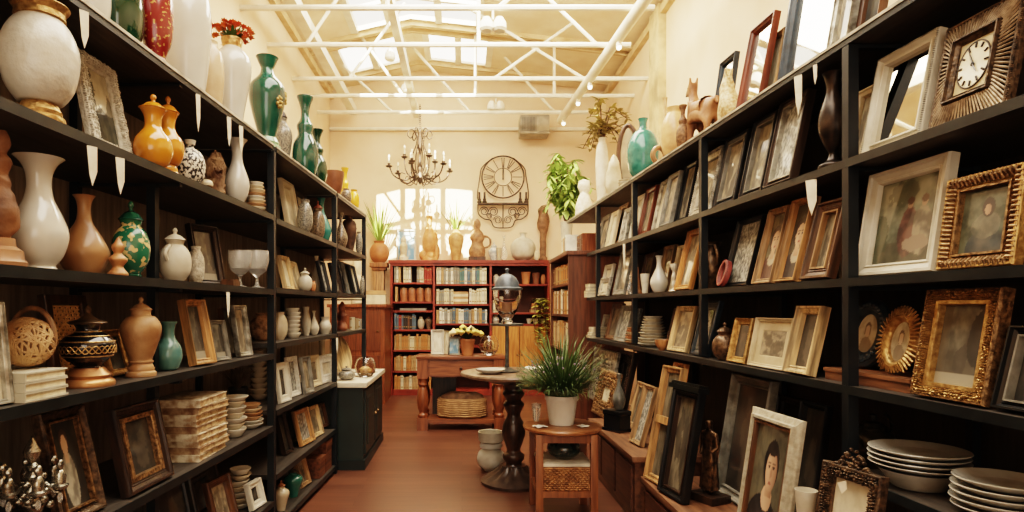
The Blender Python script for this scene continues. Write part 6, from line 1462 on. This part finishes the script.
# round pedestal table
darkw = wood('dark_pedestal_wood',(84,56,38),(52,34,24),.3,2,.3)
px0, py0 = .348, 4.05
t = thing('pedestal_table','round wooden pedestal table with dark turned column and fluted round base','table',(px0,py0,0))
Ht = hz(372.5,py0-.05)
bm = nb(); lathe(bm,[(0,Ht-.035),(.32,Ht-.035),(.352,Ht-.026),(.36,Ht-.014),(.355,Ht-.003),(.345,Ht),(0,Ht)],56); obj('tabletop', bm, wood('worn_round_top',(148,118,92),(110,82,60),.35,0,.2), t)
bm = nb(); lathe(bm,[(0,Ht-.07),(.16,Ht-.07),(.2,Ht-.036),(0,Ht-.036)],32); obj('under_block', bm, darkw, t)
bm = nb(); lathe(bm,[tuple(p) for p in cat([(.08,.1),(.05,.13),(.07,.16),(.072,.19),(.045,.215),(.058,.26),(.078,.33),(.07,.4),(.045,.455),(.06,.5),(.072,.53),(.05,.56),(.075,.6),(.06,.63),(.08,Ht-.07)],4)],24); obj('column', bm, darkw, t)
bm = nb(); lathe(bm,[(0,0),(.22,0),(.225,.02),(.21,.03),(.16,.055),(.105,.09),(.085,.12),(0,.12)],60,wob=lambda a,z: 1+.09*math.cos(14*a) if .03<z<.11 else 1); obj('base', bm, M('grey_brown_base',(84,66,54),.28,.1,(66,50,42),20), t)
TZ2 = Ht+.001
# lantern on a stand
lx, ly = at(507,0,4.06).x, 4.06
t = thing('lantern','glass candle lantern with grey cap on a tall metal stand on the round table','lantern',(lx,ly,TZ2)); Z_ = lambda py: hz(py,ly)-TZ2
gmet = M('grey_metal',(104,104,98),.4,.5,(74,74,70),20)
bm = nb(); lathe(bm,[(0,0),(.085,0),(.088,.006),(.05,.014),(.016,.03),(.014,.05),(0,.05)],28); obj('foot', bm, gmet, t)
bm = nb(); cyl(bm,0,0,.04,Z_(326),.013); obj('pole', bm, gmet, t)
bm = nb(); lathe(bm,[(0,Z_(326)),(.1,Z_(326)),(.112,Z_(325)),(.112,Z_(323.5)),(.1,Z_(324.5)),(0,Z_(324.5))],32); obj('tray', bm, gmet, t)
bm = nb(); g0 = Z_(324); g1 = Z_(290); lathe(bm,[(.0,g0),(.035,g0),(.04,g0+.02),(.03,g0+.03),(.075,g0+.1),(.096,g0+.19),(.095,g1),(.091,g1),(.092,g0+.19),(.07,g0+.1),(0,g0+.04)],32); obj('glass', bm, cgl, t)
bm = nb(); cyl(bm,0,0,g0+.05,g0+.14,.035); obj('candle', bm, M('amber_candle',(196,140,100),.5), t)
bm = nb(); lathe(bm,[(0,g1),(.105,g1),(.108,g1+.012),(.085,g1+.02),(.08,g1+.05),(.06,g1+.085),(.03,g1+.105),(.01,g1+.112),(.01,g1+.13),(.016,g1+.14),(0,g1+.15)],32); obj('cap', bm, M('blue_grey_cap',(112,122,128),.4,.3,(84,92,98),14), t)
x, y = at(495,0,3.93).x, 3.93
bm = nb(); lathe(bm,[(0,0),(.05,0),(.06,.006),(.095,.022),(.1,.03),(.094,.028),(.05,.01),(0,.01)],32); tag(obj('dish', bm, wg, None, (x-.03,y,TZ2)),'white shallow dish at the front of the round table','dish')
t = thing('open_book','open white book lying on the round table beside the lantern','book',(px0+.14,py0+.0,TZ2),.4)
bm = nb()
for s in (-1,1):
    vs = []
    for i in range(7):
        q = i/6; vs.append([bm.verts.new((s*.1*q,yy,.012+.022*math.sin(PI*min(1,q*1.25)*.8))) for yy in (-.075,.075)])
    for a_, b_ in zip(vs,vs[1:]): bm.faces.new((a_[0],b_[0],b_[1],a_[1]))
obj('pages', bm, M('white_pages',(236,228,210),.7,0,(222,212,190),20), t)
bm = nb(); box(bm,-.105,.105,-.08,.08,0,.008); obj('cover', bm, bmat('cream'), t, smooth=False)
# plant stand
stw = wood('plant_stand_wood',(154,90,48),(118,64,34),.36,2,.2); sx0, sy0 = .575, 3.45; Hs = hz(424,sy0)
t = thing('plant_table','small orange wooden side table with rounded top, shelf and wicker drawer','table',(sx0,sy0,0))
bm = nb(); lathe(bm,[(0,Hs-.03),(.205,Hs-.03),(.222,Hs-.022),(.225,Hs-.01),(.22,Hs-.002),(.21,Hs),(0,Hs)],48); obj('tabletop', bm, wood('plant_table_top',(172,108,62),(136,80,44),.34,0,.2), t)
lw = .15
for a in (-1,1):
    for b in (-1,1): bm = nb(); box(bm,a*lw-.02,a*lw+.02,b*lw-.02,b*lw+.02,0,Hs-.03); obj('leg', bm, stw, t, bev=.003)
for a in (-1,1):
    bm = nb(); box(bm,-lw+.02,lw-.02,a*lw-.012,a*lw+.012,Hs-.075,Hs-.031); obj('apron', bm, stw, t, smooth=False)
    bm = nb(); box(bm,a*lw-.012,a*lw+.012,-lw+.02,lw-.02,Hs-.075,Hs-.031); obj('apron', bm, stw, t, smooth=False)
z_s = hz(462,sy0-.1)
bm = nb(); box(bm,-lw+.005,lw-.005,-lw+.005,lw-.005,z_s-.015,z_s); obj('shelf', bm, M('pale_stand_shelf',(226,212,186),.5), t, smooth=False)
z_d = hz(488,sy0-.1)
bm = nb(); box(bm,-lw+.022,lw-.022,-lw+.0,lw-.01,z_d,z_s-.018); dr = obj('wicker_drawer', bm, M('drawer_wicker',(166,108,60),.7,0,(110,68,36),30,.6,50), t, smooth=False)
bm = nb(); k = 0
zz = z_d+.006
while zz < z_s-.02:
    tube(bm,[(-lw+.022+i*.0128,-lw-.002+.004*(1 if (i+k)%2 else -1),zz) for i in range(int((2*lw-.044)/.0128)+1)],.0055,5); zz += .0115; k += 1
obj('weave', bm, M('drawer_weave',(176,118,66),.6,0,(130,82,44),30), dr)
for b in (-1,1):
    bm = nb(); box(bm,-lw+.02,lw-.02,b*lw-.013,b*lw+.013,z_d-.035,z_d-.001); obj('stretcher', bm, stw, t, smooth=False)
    bm = nb(); box(bm,b*lw-.013,b*lw+.013,-lw+.02,lw-.02,z_d-.035,z_d-.001); obj('stretcher', bm, stw, t, smooth=False)
bm = nb(); R = .075; t2 = thing('dark_jar','dark green-black lidded jar on the shelf of the small side table','jar',(sx0+.01,sy0,z_s+.001))
lathe(bm, prof('round',.19,.12,hollow=False),28); obj('body', bm, M('green_black_glaze',(44,58,52),.2,0,(26,34,32),20,0,0,.5), t2); bm = lid_bm(.05,.035,.12); obj('lid', bm, MATS['green_black_glaze'], t2)
# the potted grass-like plant
PZ = Hs+.001
t = thing('potted_plant','bushy green spider plant with tiny lilac flowers in a white pot','potted plant',(sx0-.003,sy0,PZ))
bm = nb(); hp = hz(395,sy0)-PZ; lathe(bm,prof('pot',.19,hp),36); obj('pot', bm, M('white_pot_glaze',(232,226,212),.35,0,(222,214,198),10,0,0,.2), t)
bm = nb(); lathe(bm,[(0,hp*.88),(.085,hp*.88)],24); obj('soil', bm, M('soil',(70,50,36),.9), t)
bm = nb()
for i in range(820):
    a = random.uniform(0,2*PI); e = random.uniform(.15,1.9); blade(bm,(.06*random.random()*math.cos(a),.06*random.random()*math.sin(a),hp*.88),(math.cos(a)*e,math.sin(a)*e,1),random.uniform(.2,.44),.0075,random.uniform(.7,1.9),6)
for v in bm.verts:
    r = math.hypot(v.co.x, v.co.y); v.co.z = max(v.co.z, .035)
    if r > .262: k = (.262+(r-.262)*.05)/r; v.co.x *= k; v.co.y *= k
nf_ = len(bm.faces)
for i in range(60):
    a = random.uniform(0,2*PI); r = .2*math.sqrt(random.random()); ball(bm,(r*math.cos(a),r*math.sin(a),hp+.17+.08*random.random()-r*.35),.006,u=6,v=4)
fo = obj('foliage', bm, [M('grass_green',(100,124,68),.45,0,(60,86,44),10), M('lilac_flowers',(172,150,166),.7,0,(136,116,140),30)], t)
for p in fo.data.polygons: p.material_index = int(p.index >= nf_)
for i, (px, dy, lab) in enumerate(((540,-.1,'crumpled white tissue beside the white pot, nearer the round table'),(583,-.09,'crumpled white tissue beside the white pot, nearer the picture shelving'))):
    x, y = at(px,0,sy0+dy).x, sy0+dy; bm = nb(); n = 7; vs = [[bm.verts.new(((i2-3)*.011,(j-3)*.011,.004+.012*abs(noise.noise(Vector((i2*.5+i*9,j*.5,.3)))))) for j in range(n)] for i2 in range(n)]
    for a_ in range(n-1):
        for b_ in range(n-1): bm.faces.new((vs[a_][b_],vs[a_+1][b_],vs[a_+1][b_+1],vs[a_][b_+1]))
    tag(obj('tissue', bm, M('tissue_paper',(240,234,222),.8,0,(228,220,204),30), None, (x,y,PZ), (0,0,.5)), lab, 'tissue')
x = at(537,0,3.5).x; vase(None,537,10,PZ,404,'cup',glassm,'small clear drinking glass behind the white pot on the side table',spoti=(x,3.53),maxh=False,cat_='glass',name='drinking_glass')
# white jars on the floor
for i, (px, wpx, yt, yy, lab, z0) in enumerate(((491,28,434,4.36,'white stoneware crock on the floor beside the pedestal table',0),)):
    x = at(px,0,yy).x; h = hz(441,yy); t = thing('crock', lab, 'crock', (x,yy,0.001)); bm = nb(); w = wpx*yy/F
    lathe(bm, prof('round',w,h-.03),36); obj('body', bm, wmat, t); bm = nb(); lathe(bm,[(w*.29,h-.04),(w*.40,h-.045),(w*.42,h-.03),(w*.40,h-.02),(w*.36,h-.01),(w*.28,h-.02)],36); obj('rim', bm, wg, t)
    bm = nb(); hb_ = hz(432,yy)-h; lathe(bm,[(0,0),(w*.36,0),(w*.44,.012),(w*.46,hb_+.01),(w*.43,hb_+.008),(w*.41,.015),(0,.012)],36); tag(obj('bowl', bm, wmat, None, (x,yy,h+.001-.008)),'white stoneware bowl set on top of the crock on the floor','bowl')
# papers and things on the green and red-brown cabinets
CZ4 = .636
vase(None,341,17,CZ4,366,'round',speck,'grey patterned lidded jar on the pale counter of the green cabinet',spoti=(at(344,0,4.52).x+.02,4.52),maxh=False,cat_='jar',name='lidded_jar',lid=.25)
x = -.86; t = thing('wooden_platter','tall leaning pale wooden platter on the green cabinet counter','platter',(-.95,4.85,CZ4)); t.rotation_euler = (Matrix.Rotation(.9,3,'Z')@Matrix.Rotation(math.radians(-20),3,'X')).to_euler()
bm = nb(); lathe(bm,[(0,0),(.17,.006),(.18,.02),(.17,.022),(.1,.012),(0,.012)],32,.62,1); bmesh.ops.rotate(bm,cent=(0,0,0),matrix=Matrix.Rotation(PI/2,3,'X'),verts=bm.verts); bmesh.ops.translate(bm,verts=bm.verts,vec=(0,0,.181)); obj('platter', bm, fmat('pine'), t)
x, y = at(368,0,4.75).x, 4.75; t = thing('glass_jar','round glass jar with amber contents on the pale counter','jar',(x-.02,y,CZ4)); 
bm = nb(); lathe(bm,[(0,0),(.045,0),(.075,.03),(.085,.08),(.07,.13),(.05,.15),(.046,.15),(.066,.13),(.081,.08),(.071,.033),(0,.008)],28); obj('glass', bm, cgl, t)
bm = nb(); ball(bm,(0,0,.045),.055,.055,.035); rough(bm,.01,40,1); obj('contents', bm, M('amber_contents',(206,150,80),.5,0,(160,104,50),60), t)
bm = nb(); box(bm,-.12,.12,-.08,.08,0,.012); tag(obj('paper_pad', bm, M('white_pages',(236,228,210)), None, (-.84,5.08,CZ4), (0,0,.3), smooth=False),'flat pad of white paper on the pale counter of the green cabinet','paper')
t = thing('paper_box','pale cardboard box standing on the tall red-brown cabinet','box',(-1.1,7.62,1.231),.1); bm = nb(); box(bm,-.13,.13,-.1,.1,0,.12); obj('body', bm, bmat('cream'), t, smooth=False); bm = nb(); box(bm,-.135,.135,-.105,.105,.121,.17); obj('lid', bm, bmat('tan'), t, smooth=False)
rock('white_stone_bust','tall white stone bust on the red-brown cabinet before the column stand',0,0,0,0,0,stone,4) if False else None
bm = nb(); lathe(bm,[(0,0)]+[tuple(p) for p in cat([(.08,0),(.08,.05),(.05,.09),(.07,.2),(.085,.3),(.045,.38),(.06,.45),(.04,.53),(.01,.56)],3)]+[(0,.56)],20); rough(bm,.012,14,3)
tag(obj('stone_bust', bm, stone, None, (-1.33,7.62,1.232)),'slender white stone bust on the red-brown cabinet near the column stand','sculpture')

# hand-shaped things whose rough underside dips below their support are lifted onto it
bpy.context.view_layer.update()
for o in list(COL.objects):
    if o.parent is None and o.get('category') in ('sculpture','figurine','pot','stone','panel','basket','ornament') and not o.name.startswith('picture'):
        zs = [(m.matrix_world@v.co).z for m in [o]+list(o.children) if m.type == 'MESH' for v in m.data.vertices]
        if zs and 0 < o.location.z-min(zs) < .06: o.location.z += o.location.z-min(zs)
# final settling of things that would touch their neighbours: label -> (dx, dy, scale)
SETTLE = {
 'small pale book, lowest of the pile at the far end of the middle picture shelf': (-0.025, -0.0011, 1.0),
 'small pale book, third of the pile at the far end of the middle picture shelf': (-0.025, -0.0011, 1.0),
 'small pale book, second of the pile at the far end of the middle picture shelf': (-0.012, -0.0005, 0.97),
 'small pale book, topmost of the pile at the far end of the middle picture shelf': (-0.012, -0.0005, 1.0),
 'pale paperback, lowest of the pile at the far end of the lower picture shelf': (-0.025, -0.0011, 1.0),
 'pale paperback, third of the pile at the far end of the lower picture shelf': (-0.012, -0.0005, 1.0),
 'grey book, first from the left on the top shelf of the red bookcase, left bay': (0.0, 0.0, 0.97),
 'white book, second from the left on the top shelf of the red bookcase, left bay': (0.0, 0.0, 0.9),
 'white book, sixth from the left on the top shelf of the red bookcase, left bay': (0.0, 0.0, 0.94),
 'grey book, seventh from the left on the top shelf of the red bookcase, left bay': (0.0, 0.0, 0.97),
 'cream book, eighth from the left on the top shelf of the red bookcase, left bay': (0.0, 0.0, 0.97),
 'orange book, second from the left on the lowest shelf of the red bookcase, left bay': (0.0, 0.01, 1.0),
 'tan book, fifth from the left on the lowest shelf of the red bookcase, left bay': (0.0, 0.01, 1.0),
 'cream book, sixth from the left on the lowest shelf of the red bookcase, left bay': (0.0, 0.01, 1.0),
 'cream book, tenth from the left on the lowest shelf of the red bookcase, left bay': (0.0, 0.01, 1.0),
 'cream book, eleventh from the left on the lowest shelf of the red bookcase, left bay': (0.0, 0.01, 1.0),
 'cream book, eighteenth from the left on the top shelf of the red bookcase, middle bay': (0.0, 0.0, 0.97),
 'small cream upturned bowl, second of the little pile by the bark sculpture': (-0.04, -0.0019, 1.0),
 'dark patterned cup behind the large gilt frame': (0.025, 0.0011, 1.0),
 'small white dish, fourth of the stack on the bottom shelf between brown and white frames': (-0.012, -0.0006, 1.0),
 'small white dish, third of the stack on the bottom shelf between brown and white frames': (-0.012, -0.0006, 1.0),
 'slender bronze figurine of a draped standing person on a dark plinth': (-0.012, -0.0005, 1.0),
 'narrow blue-black framed mirror behind the crackled ornament': (0.025, 0.0011, 1.0),
 'spotted grey jar in front of the narrow dark frame': (0.012, 0.0006, 1.0),
 'mottled brown jar with red flower stopper beside the green bottle vase': (0.024, -0.0188, 0.97),
 'brown round jar at the right end of the shelf of red and brown books': (0.012, 0.0, 1.0),
 'white jug on the counter shelf of the red bookcase': (0.012, 0.0, 1.0),
 'grey speckled lidded jar behind the tall green vase on the top shelf': (-0.0599, -0.0028, 1.0),
 'amber lidded jar nearer the carved white frame': (0.0259, 0.0212, 1.0),
 'open white book lying on the round table beside the lantern': (0.04, 0.0, 1.0),
 'brown frame with dark portrait of a figure in white, beside the candelabrum': (-0.012, -0.0006, 1.0),
 'grey patterned frame, third of the white row past the first post': (0.025, 0.0012, 1.0),
 'small brown frame at the far end of the low shelf': (-0.0023, -0.0499, 1.0),
 'large black frame in the shadow at the back of the bottom shelf': (0.0, 0.0, 0.9),
 'black frame at the near end of the bottom shelf': (0.012, 0.0006, 1.0),
 'brown frame cut off by the upper picture edge beside the silver frame': (0.012, 0.0005, 1.0),
 'first of two thin cream frames past the farthest grey frame, upper shelf': (0.012, 0.0005, 1.0),
 'second of two thin cream frames, upper shelf': (-0.012, -0.0005, 1.0),
 'red-brown carved frame on the upper picture shelf': (0.012, 0.0005, 1.0),
 'cream frame next to the red-brown carved frame': (0.0599, 0.0027, 1.0),
 'narrow black frame beside the tall silver frame': (0.025, 0.0011, 0.97),
 'grey frame with brown picture, upper picture shelf': (-0.025, -0.0011, 1.0),
 'worn silver frame with a sepia picture at the third post, upper shelf': (0.012, 0.0005, 1.0),
 'white frame beside the far pile of pale books, middle shelf': (0.012, 0.0005, 1.0),
 'little silver frame in front of the bronze carved one': (-0.025, -0.0011, 1.0),
 'dark frame behind the white vase, farther of two': (0.025, 0.0011, 1.0),
 'large white frame with a faded pastoral scene of figures': (0.025, 0.0011, 1.0),
 'dark carved panel frame leaning behind the black casket': (0.012, 0.0005, 1.0),
 'small white porcelain jar right of the seated figurine': (0.04, 0.0, 1.0),
 'tiny dark pot at the far end of the third shelf': (0.012, 0.0006, 1.0),
 'small round terracotta pot at the right end of the red bookcase top shelf': (-0.012, 0.0, 1.0),
 'dark brown box behind the wicker basket under the table': (0.0, 0.035, 1.0),
 'little white teapot on the third shelf past the first post': (0.012, 0.0006, 1.0),
 'red vase with gold sprigs and pink foot on the top shelf': (0.0129, 0.0205, 1.0),
 'tall green glazed vase with gold flowers and pale foot by the first post': (-0.025, -0.0012, 1.0),
 'olive white vase cut off by the picture edge on the second shelf': (-0.04, -0.0019, 1.0),
 'green bottle vase with sandy side past the mottled jars': (-0.025, -0.0012, 1.0),
 'white textured ball vase behind the handled white jar': (-0.0005, -0.01, 1.0),
 'beige bottle vase on the third shelf past the first post': (-0.012, -0.0006, 1.0),
 'small teal vase between the tan jar and the pine frame': (0.0005, 0.01, 1.0),
 'white bottle vase on the middle picture shelf': (-0.012, -0.0005, 1.0),
 'white carved bust like stone at the far end of the top shelf': (0.012, 0.0005, 1.0),
 'small brown wooden block at the foot of the dark frame': (0.012, 0.0006, 1.0),
 'carved brown wooden gourd standing just past the llama': (-0.0254, 0.0089, 1.0),
 'tall leaning pale wooden platter on the green cabinet counter': (0.0, 0.0, 0.94),
}
for o in list(COL.objects):
    q = SETTLE.get(o.get('label')) if o.parent is None else None
    if q: o.location.x += q[0]; o.location.y += q[1]; o.scale = (o.scale.x*q[2], o.scale.y*q[2], o.scale.z*q[2])
# ================================================================ LIGHT AND CAMERA
def area(name, loc, rot, sx, sy, e, c):
    l = bpy.data.lights.new(name, 'AREA'); l.shape = 'RECTANGLE'; l.size = sx; l.size_y = sy; l.energy = e; l.color = c
    o = bpy.data.objects.new(name, l); COL.objects.link(o); o.location = loc; o.rotation_euler = rot; return o
area('overhead_fill_near', (.1,1.6,4.1), (0,0,0), 2.0, 4.0, 132, (1,.92,.79))  # added area lamp under the closed ceiling, in place of nearer skylights
area('overhead_fill_far', (.2,5.0,4.12), (math.radians(18),0,0), 2.4, 1.6, 135, (1,.88,.7))  # added lamp above the view, tilted to brighten the back wall
area('rear_fill', (.1,-3.6,2.0), (math.radians(90),0,0), 3.4, 3.0, 60, (1,.93,.8))  # added fill lamp behind the camera; no window is modelled there
s = bpy.data.lights.new('sun', 'SUN'); s.energy = 42; s.angle = .01; s.color = (1,.9,.7)
so = bpy.data.objects.new('sun', s); COL.objects.link(so); so.rotation_euler = (math.radians(43),0,0); so.location = (0,2,8)
w = bpy.data.worlds.new('sky'); sc.world = w; w.use_nodes = True
w.node_tree.nodes['Background'].inputs['Color'].default_value = (1,.9,.74,1); w.node_tree.nodes['Background'].inputs['Strength'].default_value = 2.2
cam = bpy.data.cameras.new('camera'); cam.sensor_width = 36; cam.lens = 36*F/1024; cam.shift_x = (512-CX)/1024; cam.shift_y = (CY-256)/1024; cam.clip_start = .05
co = bpy.data.objects.new('camera', cam); COL.objects.link(co); co.location = (0,0,CZ); co.rotation_euler = (PI/2,0,0); sc.camera = co
sc.view_settings.view_transform = 'Filmic'; sc.view_settings.look = 'High Contrast'; sc.view_settings.exposure = 0.45
sc.cycles.max_bounces = 8; sc.cycles.use_denoising = True; sc.cycles.sample_clamp_indirect = 6
